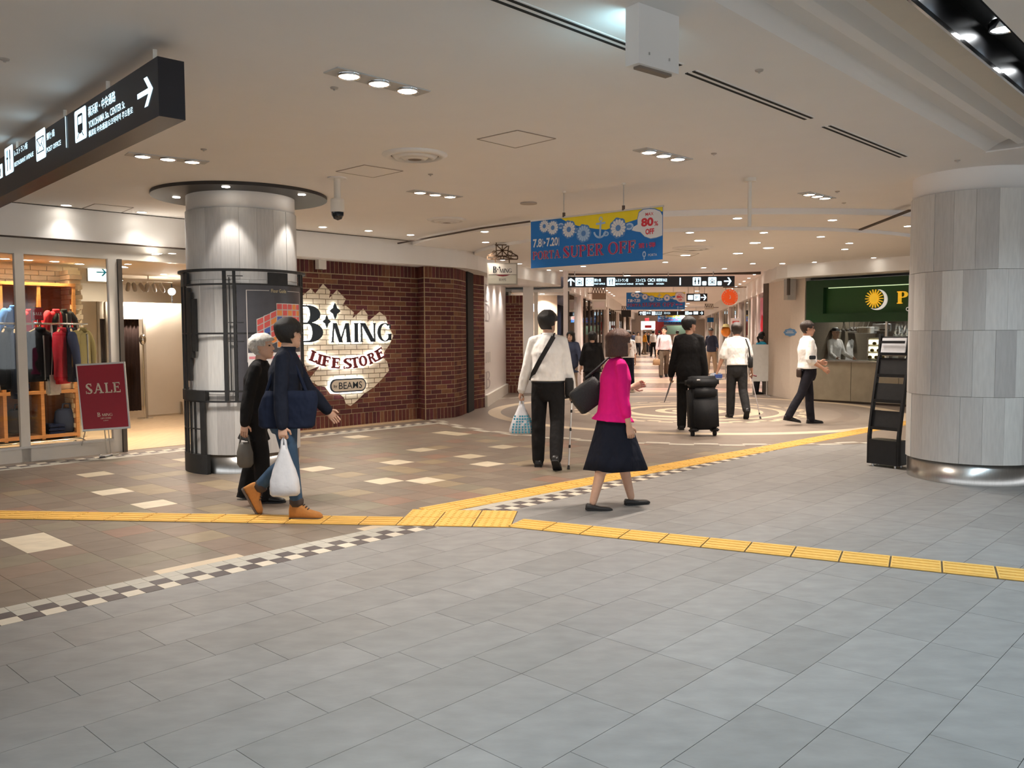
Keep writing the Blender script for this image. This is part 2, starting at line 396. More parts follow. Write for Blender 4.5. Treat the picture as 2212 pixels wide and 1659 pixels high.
# grey stone, 30 x 60, between the chequered line and the near side
gl = []
q0 = -4.87
for r in range(0, 44):
    q = q0 + 0.15 + r*0.3; off = random.choice((0.0, 0.2, 0.3, 0.4))
    for c in range(-4, 34):
        p = -3 + c*0.6 + off; P3 = G(p, q)
        if P3.y < 1.2 or P3.y > 19 or P3.x > 9.5: continue
        if in_plaza(P3.x, P3.y, PR - 0.25): continue
        if not near_view(P3): continue
        gl.append((p, q, random.choice((0, 0, 1, 2, 3, 4)), P3.y))
lay_tiles('grey_tile', gl, grey_m, 0.6, 0.3, 0)
# warm coloured squares between the two chequered lines
wl = []
q1, q2 = -5.19, -10.55
nq = round((q1 - q2)/0.3); wq = (q1 - q2)/nq
for r in range(nq):
    q = q1 - wq*(r + 0.5)
    for c in range(-8, 44):
        p = -2.4 + c*0.3; P3 = G(p, q)
        if in_plaza(P3.x, P3.y, PR - 0.15) or P3.y < 2.5 or P3.y > 17: continue
        if not near_view(P3): continue
        ww = warm_w
        cx = abs(-7.6 - q)
        if cx > 1.9: ww = [20, 16, 20, 14, 8, 5, 3, 0.2, 0]
        if r < 4: ww = [20, 16, 20, 16, 10, 8, 3, 0, 0]
        wl.append((p, q, random.choices(range(9), ww)[0], P3.y))
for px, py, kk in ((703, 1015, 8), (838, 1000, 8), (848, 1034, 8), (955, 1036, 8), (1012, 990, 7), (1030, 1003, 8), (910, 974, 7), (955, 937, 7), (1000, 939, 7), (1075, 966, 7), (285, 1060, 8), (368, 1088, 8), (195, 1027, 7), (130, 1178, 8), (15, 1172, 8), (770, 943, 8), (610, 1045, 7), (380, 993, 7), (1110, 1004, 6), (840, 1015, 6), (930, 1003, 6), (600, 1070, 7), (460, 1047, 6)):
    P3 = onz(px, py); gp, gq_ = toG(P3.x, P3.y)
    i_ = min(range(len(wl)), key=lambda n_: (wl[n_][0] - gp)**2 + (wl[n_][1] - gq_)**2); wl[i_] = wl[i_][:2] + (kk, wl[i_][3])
lay_tiles('stone_tile', wl, warm_m, 0.3, wq, 0)
# plain strip by the shop front and round the brick corner
pl = MB()
pl.slab([tuple(G(-3, -10.87)[:2]), tuple(G(10.2, -10.87)[:2]), tuple(G(10.2, -11.6)[:2]), tuple(G(-3, -11.6)[:2])], -0.012, 0.0)
pl.slab([(-2.2, 14.4), (-0.6, 13.0), (1.2, 21.6), (-0.4, 21.8), (-0.9, 16)], -0.012, -0.001)
pl.obj('edge_paving', warm_m[2], floor)
sf = MB(); sf.slab([tuple(SH(-4, 0.05)[:2]), tuple(SH(7.0, 0.05)[:2]), tuple(SH(7.0, 7)[:2]), tuple(SH(-4, 7)[:2])], -0.012, 0.004)
sf.obj('shop_boards', mat('shop_floor_oak', (0.42, 0.30, 0.18), 0.45, var=0.15, scale=3, stretch=(6, 1, 1)), floor)
# plaza rings
plz = mat('plaza_brown', (0.235, 0.188, 0.150), 0.4, var=0.1, scale=6)
plz2 = mat('plaza_brown_light', (0.275, 0.225, 0.182), 0.4, var=0.1, scale=6)
crm = mat('plaza_cream', (0.62, 0.50, 0.35), 0.4, var=0.08, scale=8)
PZ = 0.003
for r0, r1, mm in ((0, 0.34, crm), (0.34, 0.48, plz), (0.48, 0.66, crm), (0.66, 1.12, plz), (1.12, 1.34, crm), (1.34, 1.62, plz2), (1.62, 1.76, crm), (1.76, 1.98, plz2), (2.22, 2.7, plz2), (2.7, 3.0, plz), (3.0, 3.62, plz2), (3.62, 3.86, crm), (3.86, 4.84, plz)):
    mb = MB()
    if r0 == 0: mb.cyl(PC, r1, -0.01, PZ, 40)
    else: mb.lathe(PC, [(r0, -0.01), (r0, PZ), (r1, PZ), (r1, -0.01)], 72)
    mb.obj('paving_ring', mm, floor)
for nm, r0, r1, n, mA, mB in (('chequer_ring', 1.98, 2.22, 56, crm, plz), ('chequer_ring', 4.84, PR, 96, mat('chk_light', (0.50, 0.46, 0.38), 0.45, var=0.06), plz)):
    A, B = MB(), MB()
    for i in range(n):
        a0, a1 = 2*PI*i/n, 2*PI*(i + 1)/n
        mid = (r0 + r1)/2
        (A if i % 2 else B).arcblock(PC, r0, mid, a0, a1, -0.01, PZ, 1)
        (B if i % 2 else A).arcblock(PC, mid, r1, a0, a1, -0.01, PZ, 1)
    A.obj(nm, mA, floor, kind='stuff'); B.obj(nm, mB, floor, kind='stuff')
# corridor floor: polished bands
CD = Vector((0.177, 0.984, 0)); CN = Vector((0.984, -0.177, 0))
CL0 = Vector((1.50, 21.5, 0)); CR0 = Vector((6.22, 20.05, 0))
def CO(t, w, z=0.0): return CL0 + CD*t + CN*w + Vector((0, 0, z))       # along the corridor, w across from its left side
band_cols = [(0.13, 0.09, 0.07), (0.55, 0.42, 0.31), (0.20, 0.14, 0.11), (0.60, 0.46, 0.34), (0.50, 0.33, 0.27), (0.24, 0.17, 0.13), (0.60, 0.47, 0.35), (0.30, 0.21, 0.17)]
bm_ = [mat('corridor_band_%d' % i, c, 0.24, var=0.06, scale=3, spec=0.6) for i, c in enumerate(band_cols)]
t = -0.6; i = 0
while t < 46:
    w = 0.9 if i == 0 else (0.55 + 0.5*((i*37) % 5)/5)*(1 + t/40)
    k = 0 if i == 0 else 1 + (i*5) % 7
    a, b, c_, d = CO(t, -1.2), CO(t, 6.6), CO(t + w, 6.6), CO(t + w, -1.2)
    MB().slab([tuple(x[:2]) for x in (a, b, c_, d)], -0.012, 0.001).obj('floor_band', bm_[k], floor)
    t += w; i += 1
# ------------------------------------------------------------------ chequered lines
ck_w = mat('chk_cream', (0.62, 0.55, 0.44), 0.45, var=0.06); ck_l = mat('chk_grey', (0.46, 0.43, 0.365), 0.45, var=0.08); ck_d = mat('chk_dark', (0.105, 0.085, 0.08), 0.45, var=0.15)
def chequer(name, qa, p0, p1, flip):
    tr = struct(name); cell = 0.1075; n = int((p1 - p0)/cell); e = []
    for i in range(n):
        for r in range(3):
            q = qa - cell*(r + 0.5); p = p0 + cell*(i + 0.5); P3 = G(p, q)
            if in_plaza(P3.x, P3.y, PR) or not near_view(P3, 120): continue
            rr = 2 - r if flip else r
            if rr == 0: m = ck_w if i % 2 else ck_d
            elif rr == 1: m = ck_d if i % 2 else ck_l
            else: m = ck_l
            e.append((P3.y, p, q, m))
    e.sort(key=lambda x: x[0]); pm = {}
    for y, p, q, m in e[:300]:
        if m.name not in pm: pm[m.name] = MB().box((0, 0, -0.006), (cell - 0.003, cell - 0.003, 0.013)).mesh('mosaic_tile', m)
        put('mosaic_tile', pm[m.name], tr, loc=G(p, q, 0.0005), rz=GA)
    rest = {}
    for y, p, q, m in e[300:]: rest.setdefault(m.name, (m, MB()))[1].box(G(p, q, -0.0055), (cell - 0.003, cell - 0.003, 0.013), rz=GA)
    for m, mb in rest.values(): mb.obj('mosaic_tiles_beyond', m, tr, kind='stuff')
    ac = MB()
    if not flip:
        for p in (2.62, 4.2): ac.box(G(p, qa - 0.322 - 0.05, -0.0055), (0.58, 0.10, 0.013), rz=GA)
        ac.obj('accent_tile', crm, tr)
    return tr
chequer('trim_1', -4.87, 0.6, 10.6, False)
chequer('trim_2', -10.55, 1.4, 10.1, True)
# ------------------------------------------------------------------ yellow tactile paving
ym = mat('tactile_yellow', (0.72, 0.425, 0.10), 0.5, var=0.06, scale=10)
def guide_mesh():
    mb = MB().box((0, 0, 0.003), (0.289, 0.289, 0.010))
    for k in range(4): mb.box((0, -0.105 + k*0.07, 0.0095), (0.272, 0.030, 0.005))
    return mb.mesh('tactile_tile', ym)
def dot_mesh():
    mb = MB().box((0, 0, 0.003), (0.289, 0.289, 0.010))
    for a in range(5):
        for b in range(5): mb.cyl((-0.12 + a*0.06, -0.12 + b*0.06), 0.013, 0.008, 0.012, 6)
    return mb.mesh('tactile_dot_tile', ym)
tac = struct('trim_3'); gm, dm = guide_mesh(), dot_mesh()
pTL, pTR, pBR, pBL = onz(890.8, 1102.3), onz(1119.6, 1105.5), onz(1102, 1140), onz(854.4, 1135.6)
pa = math.atan2((pBR - pBL).y, (pBR - pBL).x); pu = Vector((math.cos(pa), math.sin(pa), 0)); pv = Vector((-pu.y, pu.x, 0))
pc = (pTL + pTR + pBR + pBL)/4
for i in range(3):
    for j in range(2): put('tactile_dot_tile', dm, tac, loc=pc + pu*(i - 1)*0.3 + pv*(j - 0.5)*0.3, rz=pa)
bq0, bq1 = pc - pu*0.449, pc + pu*0.449
MB().bar((bq0.x, bq0.y, 0.001), (bq1.x, bq1.y, 0.001), 0.598, 0.003).obj('tactile_bed', mat('tactile_joint', (0.10, 0.065, 0.03), 0.9), tac)
def strip(a, b, s0=0.15, z=0.0):
    d = b - a; L = d.length; d.normalize(); an = math.atan2(d.y, d.x); s = s0
    e_ = a + d*(L - 0.05); MB().bar((a.x, a.y, z + 0.0008), (e_.x, e_.y, z + 0.0008), 0.296, 0.003).obj('tactile_bed', mat('tactile_joint', (0.10, 0.065, 0.03), 0.9), tac)
    while s < L: put('tactile_tile', gm, tac, loc=a + d*s + Vector((0, 0, z)), rz=an); s += 0.3
la, lb = onz(860, 1128), onz(0, 1114)
strip(pc - pu*0.45 - pv*0.15, pc - pu*0.45 - pv*0.15 + (lb - la)*1.7)
ra, rb = onz(1117, 1128), onz(2212, 1240)
strip(pc + pu*0.47 - pv*0.14, pc + pu*0.47 - pv*0.14 + (rb - ra)*1.5)
ua, ub = onz(958, 1098), onz(1870, 930)
strip(ua - (ub - ua).normalized()*0.16, ua + (ub - ua)*1.75, 0.15, -0.0025)
# ================================================================== ceiling
CZ = 3.05
ceil = struct('ceiling')
def gq(p0, p1, q0, q1): return [tuple(G(p, q)[:2]) for p, q in ((p0, q0), (p1, q0), (p1, q1), (p0, q1))]
cm = MB()
QA, QE, PE = -2.10, -1.18, 8.3
cm.slab(gq(-14, 74, -64, QA), CZ, CZ + 0.12)
cm.slab(gq(-14, 74, QE, 22), CZ, CZ + 0.12)
cm.slab(gq(PE, 74, QA, QE), CZ, CZ + 0.12)
cm.obj('ceiling_board', M['ceil'], ceil)
prof = [(-2.10, 3.05), (-2.06, 3.07), (-2.0, 3.105), (-1.93, 3.13), (-1.86, 3.135), (-1.855, 3.075), (-1.80, 3.085), (-1.72, 3.12), (-1.64, 3.14), (-1.615, 3.14)]
def extr(prof, p0, p1, name, m):
    vs = [G(p0, q, z) for q, z in prof] + [G(p1, q, z) for q, z in prof]; n = len(prof)
    return MB().add(vs, [(i, i + n, i + 1 + n, i + 1) for i in range(n - 1)]).obj(name, m, ceil, smooth=False)
extr(prof, -14, PE, 'cove', M['ceil'])
extr([(-1.615, 3.14), (-1.61, 3.09), (-1.585, 3.09), (-1.58, 3.05)], -14, PE, 'shadow_gap', M['brown'])
extr([(-1.58, 3.05), (-1.43, 3.05)], -14, PE, 'cove_panel', mat('cove_panel', (0.62, 0.56, 0.47), 0.6, var=0.02))
extr([(-1.43, 3.05), (-1.425, 3.035), (-1.41, 3.035), (-1.408, 3.06)], -14, PE, 'slot_edge', M['chrome'])
extr([(-1.408, 3.06), (-1.408, 3.22), (-1.19, 3.22), (-1.19, 3.05)], -14, PE, 'lamp_slot', M['black'])
MB().add([G(PE, q, z) for q, z in ((QA, 3.04), (QE, 3.04), (QE, 3.25), (QA, 3.25))], [(0, 1, 2, 3)]).obj('cove_end', M['ceil'], ceil)
# two dropped discs over the plaza
MB().lathe(PC, [(5.38, CZ + 0.02), (5.38, 2.975), (0.02, 2.975)], 120).obj('dropped_disc', M['ceil'], ceil)
MB().lathe(PC, [(4.12, 2.98), (4.12, 2.925), (0.02, 2.925)], 110).obj('dropped_disc', M['ceil'], ceil)
# linear air slots
for a, b in (((1020, -20), (1455, 144)), ((1483, 157), (1740, 257)), ((1778, 273), (1945, 339))):
    A, B = onz(*a, CZ), onz(*b, CZ); d = (B - A).normalized(); n = Vector((d.y, -d.x, 0))
    s = thing('air_slot', {1020: 'long twin dark air slot in the ceiling left of the white sign box', 1483: 'twin dark air slot in the ceiling just right of the white sign box', 1778: 'shorter twin dark air slot nearest the right-hand pillar'}[a[0]], 'vent', (A.x, A.y, CZ))
    mb = MB()
    for o in (0.0, 0.05): mb.bar(A + n*o - Vector((0, 0, 0.002)), B + n*o - Vector((0, 0, 0.002)), 0.022, 0.008)
    mb.obj('slot_line', M['dark'], s, world=True)
    MB().bar(A + n*0.025 - Vector((0, 0, 0.001)), B + n*0.025 - Vector((0, 0, 0.001)), 0.095, 0.006).obj('slot_frame', M['ceil'], s, world=True)
# shutter tracks under the ceiling
def track(name, pts, z, w=0.05):
    o = struct(name); mb = MB()
    for a, b in zip(pts, pts[1:]): mb.bar((a[0], a[1], z - 0.008), (b[0], b[1], z - 0.008), w, 0.02)
    mb.obj('shutter_track', M['brown'], o)
track('trim_4', [onz(1966, 452, 2.98), onz(1690, 560, 2.98)], 2.975)
track('trim_5', [onz(860, 516, CZ), onz(1040, 491, 2.99), onz(1147, 476, 2.99)], 2.985, 0.03)
# ================================================================== left shop front
wl_ = struct('wall_left')
FB = 2.66
def vslab(pts, z0, z1, th, name, m, parent, side=1):
    """upright band along a plan polyline, th thick on its inner side"""
    P = [Vector((p[0], p[1], 0)) for p in pts]; out = []
    for i, p in enumerate(P):
        d = (P[min(i + 1, len(P) - 1)] - P[max(i - 1, 0)]).normalized(); out.append(p + Vector((-d.y, d.x, 0))*th*side)
    mb = MB()
    for i in range(len(P) - 1):
        a, b, c, d = P[i], P[i + 1], out[i + 1], out[i]
        q = [(a.x, a.y), (b.x, b.y), (c.x, c.y), (d.x, d.y)]
        if side < 0: q = q[::-1]
        mb.slab(q, z0, z1)
    return mb.obj(name, m, parent)
fpts = [SH(-5, 0), (-1.06, 14.98), (-0.80, 15.28), (-0.62, 15.75), (-0.48, 16.43), (0.5, 19.0), (1.45, 21.5)]
vslab(fpts, FB, CZ - 0.012, 0.18, 'fascia', M['white'], wl_)
vslab([SH(-5, 0.03), (-1.08, 15.0), (-0.84, 15.3), (-0.50, 16.5), (1.43, 21.5)], CZ - 0.02, CZ, 0.1, 'shadow_gap', M['brown'], wl_)
vslab([SH(-5, -0.012), SH(3.5, -0.012)], FB - 0.015, FB + 0.004, 0.1, 'shadow_line', M['brown'], wl_)
vslab([SH(-5, 0.03), SH(3.4, 0.03)], 2.46, FB - 0.012, 0.14, 'window_header', M['offwhite'], wl_)
MB().slab([tuple(SH(-5, 0.03)[:2]), tuple(SH(7.3, 0.03)[:2]), tuple(SH(7.3, 1.2)[:2]), tuple(SH(-5, 1.2)[:2])], FB - 0.004, FB + 0.1).obj('soffit', M['white'], wl_)
MB().slab([(-1.1, 15.1), (-0.5, 16.45), (1.45, 21.5), (-0.6, 22.2), (-2.6, 16.4)], FB - 0.003, FB + 0.1).obj('soffit', M['white'], wl_)
MB().slab([tuple(SH(-5, 0.45)[:2]), tuple(SH(7.2, 0.45)[:2]), tuple(SH(7.2, 7.1)[:2]), tuple(SH(-5, 7.1)[:2])], 2.55, 2.64).obj('shop_ceiling', M['cream'], wl_)
# glazing: posts, sill, panes
fr = struct('window_1')
for px0, px1, nm in ((36, 60, 'mullion'), (236, 258, 'mullion'), (-420, -396, 'mullion')):
    a = SHP(px0 + 6, 900, 0.0); b = SHP(px1 + 2, 900, 0.0)
    L = math.hypot(b.x - a.x, b.y - a.y); c = (a + b)/2
    MB().box((c.x, c.y, 1.23), (L, 0.07, 2.46), rz=GA).obj('mullion', M['offwhite'], fr)
dj = SHP(264, 900, 0.02)
MB().box((dj.x, dj.y, 1.23), (0.05, 0.16, 2.46), rz=GA).obj('door_jamb', mat('dark_bronze', (0.14, 0.12, 0.10), 0.4, 0.5), fr)
a, b = SHP(-900, 990, 0.0), SHP(250, 960, 0.0)
sc_ = toG(a.x, a.y)[0], toG(b.x, b.y)[0]
for z0, z1, dp, m in ((0.0, 0.16, 0.07, M['offwhite']), (0.16, 0.185, 0.10, M['alu'])):
    a2 = SH(-4.6, 0.0); b2 = SHP(244, 960, 0.0)
    MB().bar((a2.x, a2.y, (z0 + z1)/2), (b2.x, b2.y, (z0 + z1)/2), dp, z1 - z0).obj('sill', m, fr)
p1, p2, p3 = SHP(50, 900, 0.02), SHP(246, 900, 0.02), SHP(-408, 900, 0.02)
for A, B in ((p3, p1), (p1, p2)):
    MB().bar((A.x, A.y, 1.32), (B.x, B.y, 1.32), 0.012, 2.28).obj('pane', M['glass'], fr)
# ------------------------------------------------------------------ brick wall
brick_m = [mat('brick_%d' % i, c, 0.75, var=0.22, scale=18, bump=0.25, bscale=70, spec=0.25) for i, c in enumerate([(0.105, 0.030, 0.024), (0.13, 0.04, 0.028), (0.085, 0.024, 0.024), (0.15, 0.055, 0.032), (0.115, 0.03, 0.032), (0.19, 0.085, 0.045)])]
paint_m = mat('cream_brick_paint', (0.74, 0.63, 0.47), 0.7, var=0.08, scale=12, bump=0.1, bscale=50)
from mathutils.geometry import tessellate_polygon
def clip_rect(poly, x0, y0, x1, y1):
    def cut(P, f, inter):
        out = []
        for i in range(len(P)):
            a, b = P[i - 1], P[i]; fa, fb = f(a), f(b)
            if fb >= 0:
                if fa < 0: out.append(inter(a, b, fa, fb))
                out.append(b)
            elif fa >= 0: out.append(inter(a, b, fa, fb))
        return out
    it = lambda a, b, fa, fb: (a[0] + (b[0] - a[0])*fa/(fa - fb), a[1] + (b[1] - a[1])*fa/(fa - fb))
    for f in (lambda p: p[0] - x0, lambda p: x1 - p[0], lambda p: p[1] - y0, lambda p: y1 - p[1]):
        poly = cut(poly, f, it)
        if len(poly) < 3: return []
    return poly
BL, BH, BD = 0.235, 0.0805, 0.02
def brick_wall(name, place, s0, s1, rz, top=FB, parent=None, sold=0.20, paint=None):
    """place(s, depth, z) -> point; bricks stand proud of a mortar backing; soldier courses at foot and head"""
    w = parent or struct(name)
    rec = []
    n = max(1, round((s1 - s0)/0.0805)); bw = (s1 - s0)/n
    for i in range(n):
        for z in (sold/2, top - sold/2): rec.append((s0 + bw*(i + 0.5), z, bw - 0.011, sold - 0.012))
    z = sold; row = 0
    while z < top - sold - 0.02:
        h = min(BH, top - sold - z); s = s0 - (BL/2 if row % 2 else 0)
        while s < s1 - 0.01:
            a, b = max(s, s0), min(s + BL, s1)
            if b - a > 0.03: rec.append(((a + b)/2, z + h/2, b - a - 0.011, h - 0.011))
            s += BL
        z += h; row += 1
    cache = {}; big = sorted(rec, key=lambda r: -r[2]*r[3]); keep = set(id(r) for r in big[:300]); rest = {}
    for r in rec:
        k = random.choices(range(6), (24, 22, 20, 14, 14, 6))[0]
        if id(r) in keep:
            key = (k, round(r[2], 3), round(r[3], 3))
            if key not in cache: cache[key] = MB().box((0, 0, 0), (r[2], BD, r[3])).mesh('brick', brick_m[k])
            put('brick', cache[key], w, loc=place(r[0], random.uniform(-0.002, 0.002), r[1]), rz=rz)
        else: rest.setdefault(k, MB()).box(place(r[0], 0, r[1]), (r[2], BD, r[3]), rz=rz)
    for k, mb in rest.items(): mb.obj('small_bricks', brick_m[k], w, kind='stuff')
    a, b = place(s0, 0.0075, 0), place(s1, 0.0075, 0)
    MB().bar((a.x, a.y, top/2), (b.x, b.y, top/2), 0.026, top).obj('mortar', M['groutb'], w)
    if paint:
        tris = tessellate_polygon([[Vector((p[0], p[1], 0)) for p in paint]]); mb = MB()
        for r in rec:
            x0, x1, y0, y1 = r[0] - r[2]/2, r[0] + r[2]/2, r[1] - r[3]/2, r[1] + r[3]/2
            for tr in tris:
                c = clip_rect([tuple(paint[i]) for i in tr], x0, y0, x1, y1)
                if c: mb.add([place(p[0], -BD/2 - 0.0035, p[1]) for p in c], [tuple(range(len(c)))])
        mb.obj('painted_patch', paint_m, w, label='cream painted patch with a zigzag outline')
    return w
BN = 0.30                                      # the brick face stands back under the soffit
def bm_place(s, d, z): return SH(s, BN + d, z)
def bsz(px, py, n=BN):                          # pixel -> (s, z) on the brick face
    p = SHP(px, py, n); return ((p.x - S0[0])*UX + (p.y - S0[1])*UY, p.z)
zz = [(-150, 420), (40, 420), (80, 385), (125, 345), (165, 390), (235, 303), (300, 370), (290, 432), (360, 358), (440, 440), (408, 505), (440, 498), (512, 560), (500, 612), (595, 525), (640, 585), (632, 645), (742, 553), (800, 600), (810, 650), (865, 770), (830, 850), (760, 950), (810, 1000), (827, 1080), (760, 1160), (690, 1230), (600, 1290), (540, 1350), (482, 1398), (440, 1380), (420, 1320), (380, 1288), (300, 1290), (250, 1225), (190, 1215), (105, 1165), (210, 1035), (95, 1085), (60, 1000), (-150, 900)]
patch = [bsz(640 + x*0.2411, 540 + y*0.2411) for x, y in zz]
wb = struct('wall_brick')
bs1 = bsz(905, 800)[0]
brick_wall('wall_brick', bm_place, 3.35, bs1, GA, parent=wb, paint=patch)
# projecting brick pier at the corner, turning into the passage
wc = struct('wall_corner')
pp = [Vector((-1.50, 14.72, 0)), Vector((-1.03, 15.17, 0)), Vector((-0.93, 15.5, 0)), Vector((-0.86, 15.95, 0))]
bp0 = SH(bs1, BN); 
ret = [Vector((bp0.x, bp0.y, 0)), pp[0]]
def seg_place(a, b):
    d = (b - a).normalized(); n = Vector((-d.y, d.x, 0))
    return (lambda s, dp, z: Vector((a.x, a.y, z)) + d*s + n*dp), (b - a).length, math.atan2(d.y, d.x)
for a, b in ((ret[0], ret[1]), (pp[0], pp[1]), (pp[1], pp[2]), (pp[2], pp[3])):
    f, L, r = seg_place(a, b); brick_wall('wall_corner', f, 0, L, r, parent=wc)
j0, j1 = Vector((-0.85, 16.0, 0)), Vector((-0.77, 16.62, 0))
MB().bar((j0.x, j0.y, 1.33), (j1.x, j1.y, 1.33), 0.06, FB).obj('dark_jamb', M['dark'], wc)
MB().box((-0.83, 16.15, 1.3), (0.05, 0.05, 2.6)).obj('jamb_edge', mat('dark_bronze', (0.1, 0.1, 0.1), 0.4, 0.5), wc)
f, L, r = seg_place(Vector((-0.80, 16.66, 0)), Vector((-0.56, 17.25, 0))); brick_wall('wall_corner', f, 0, L, r, parent=wc)
f, L, r = seg_place(Vector((-0.90, 16.72, 0)), Vector((-0.80, 16.66, 0))); brick_wall('wall_corner', f, 0, L, r, parent=wc)
# patterned white display window between the piers, then the third brick pier and a white column
wp = struct('window_2')
A, B = Vector((-0.58, 17.3, 0)), Vector((-0.17, 21.4, 0))
MB().bar((A.x, A.y, 1.33), (B.x, B.y, 1.33), 0.04, FB).obj('pane', mat('display_white', (0.74, 0.68, 0.64), 0.5, var=0.03), wp, label='pane covered in pale patterned film')
MB().bar((A.x + 0.03, A.y, 0.12), (B.x + 0.03, B.y, 0.12), 0.1, 0.24).obj('sill', M['offwhite'], wp)
for k, (px, w) in enumerate(((1060, 0.07), (1076, 0.06))):
    c = A + (B - A)*(0.42, 0.78)[k]; MB().box((c.x - 0.02, c.y, 1.33), (w, 0.06, FB)).obj('mullion', M['offwhite'], wp)
pk = mat('pattern_grey', (0.48, 0.42, 0.41), 0.6, var=0.03)
Dn = (B - A).normalized(); az = Vector((Dn.y, -Dn.x, 0))
for k, z in enumerate((2.15, 1.75, 0.35)):
    o = A; vs, fs = serif('B', 0.2, 0.08, 0.06); mb = MB(); mb.add(*lay(vs, fs, (0.15, z, 0.95, z + 0.36), o, Dn, (0, 0, 1), az, 0.023)); mb.obj('pattern_letter', pk, wp)
for k in range(3): MB().box(A + Dn*(0.3 + 0.3*k) + az*0.02 + Vector((0, 0, 1.0)), (0.01, 0.12, 0.22)).obj('pattern_mark', pk, wp)
f, L, r = seg_place(Vector((-0.15, 21.45, 0)), Vector((0.28, 21.40, 0)))
wq3 = struct('wall_pier'); brick_wall('wall_pier', f, 0, L, r, parent=wq3, top=2.45)
MB().box((-0.25, 21.5, 1.3), (0.12, 0.1, 2.6)).obj('dark_jamb', M['dark'], wq3)
MB().box((0.42, 21.5, 1.33), (0.26, 0.2, 2.66)).obj('column', M['white'], wq3)

for x_, y_ in ((-0.36, 17.9), (-0.26, 19.0), (-0.14, 20.2)):  # lamps added under the soffit to brighten the film-covered pane
    t = thing('added_window_lamp', 'small lamp added under the soffit to brighten the patterned white window', 'downlight', (x_ + 0.12, y_, FB - 0.003), 0, 'added lamps over the patterned window')
    MB().cyl((0, 0), 0.045, -0.008, 0.0, 16).obj('lamp_lens', glow('lamp_glow', (1.0, 0.93, 0.82), 22.0), t); MB().lathe((0, 0), [(0.045, 0), (0.05, -0.012), (0.06, -0.012), (0.062, 0)], 18).obj('rim', M['white'], t)
    spot('lamp', (0, 0, -0.03), 16, NEUT, 130, 0.8, 0.04, t)
# ================================================================== round pillars
stone_m = [mat('pillar_stone_%d' % i, c, 0.45, var=0.10, scale=9, spec=0.35, stretch=(6, 6, 0.7)) for i, c in enumerate([(0.56, 0.54, 0.51), (0.50, 0.48, 0.455), (0.62, 0.60, 0.57), (0.45, 0.43, 0.41), (0.66, 0.645, 0.61)])]
def pillar(name, label, c, r, ph):
    t = thing(name, label, 'pillar', (c[0], c[1], 0))
    MB().lathe((0, 0), [(r - 0.015, 0.0), (r - 0.015, 0.205), (r - 0.05, 0.205)], 64).obj('steel_base', M['steel'], t, smooth=True)
    MB().cyl((0, 0), r - 0.03, 0, CZ, 48).obj('core', M['grout'], t, smooth=False)
    zs = (0.205, 0.86, 1.50, 2.08, 2.84)
    n = 20
    for j in range(4):
        o = ph + (j % 2)*PI/n
        for i in range(n):
            a0 = o + 2*PI*i/n; k = random.choice((0, 0, 1, 1, 2, 3, 4))
            pro = random.choice((0, 0, 0.004))
            MB().arcblock((0, 0), r - 0.03, r + pro, a0 + 0.0012, a0 + 2*PI/n - 0.0012, zs[j] + 0.0015, zs[j + 1] - 0.0015, 4).obj('stone_panel', stone_m[k], t)
    MB().lathe((0, 0), [(r - 0.02, 2.842), (r - 0.012, 2.842), (r - 0.012, CZ)], 64).obj('plain_collar', M['ceil'], t, smooth=True)
    return t
LPc = (-3.03, 9.66); LR = 0.595
RPc = (4.72, 8.70)
pillar('round_pillar', 'round grey stone pillar under a dark ceiling disc, wrapped in an iron frame', LPc, LR, 0.1)
pillar('round_pillar', 'bare round pillar of pale stone panels with steel base at the right edge', RPc, 0.615, 0.27)
# dark disc with downlights above the left pillar
dsc = thing('ceiling_disc', 'dark round ceiling disc with small lamps above the framed pillar', 'ceiling disc', (LPc[0], LPc[1], CZ))
MB().lathe((0, 0), [(0.58, -0.035), (0.945, -0.035), (0.945, 0.0)], 96).obj('disc', mat('disc_brown', (0.028, 0.022, 0.019), 0.45, var=0.1), dsc)
lamp_glow = glow('lamp_glow', (1.0, 0.93, 0.82), 22.0)
lamp_cool = glow('lamp_glow_cool', (0.95, 0.98, 1.0), 26.0)
lamp_dim = glow('lamp_glow_soft', (1.0, 0.90, 0.76), 9.0)
for px, py in ((381, 426), (480, 397), (672, 419), None, None) if False else ((381, 426), (480, 397), (672, 419)):
    P = onz(px, py, CZ - 0.036)
    l = Vector((P.x - LPc[0], P.y - LPc[1], 0)); l = l*min(1.0, 0.80/l.length) + Vector((0, 0, -0.036))
    MB().cyl((l.x, l.y), 0.04, -0.040, -0.034, 20).obj('lamp_lens', lamp_glow, dsc)
    inw = Vector((-l.x, -l.y, 0)).normalized()
    spot('disc_lamp', l + Vector((0, 0, -0.05)), 16, NEUT, 62, 0.5, 0.03, dsc, aim=None).rotation_euler = ((inw*0.10 + Vector((0, 0, -1))).to_track_quat('-Z', 'Y').to_euler())
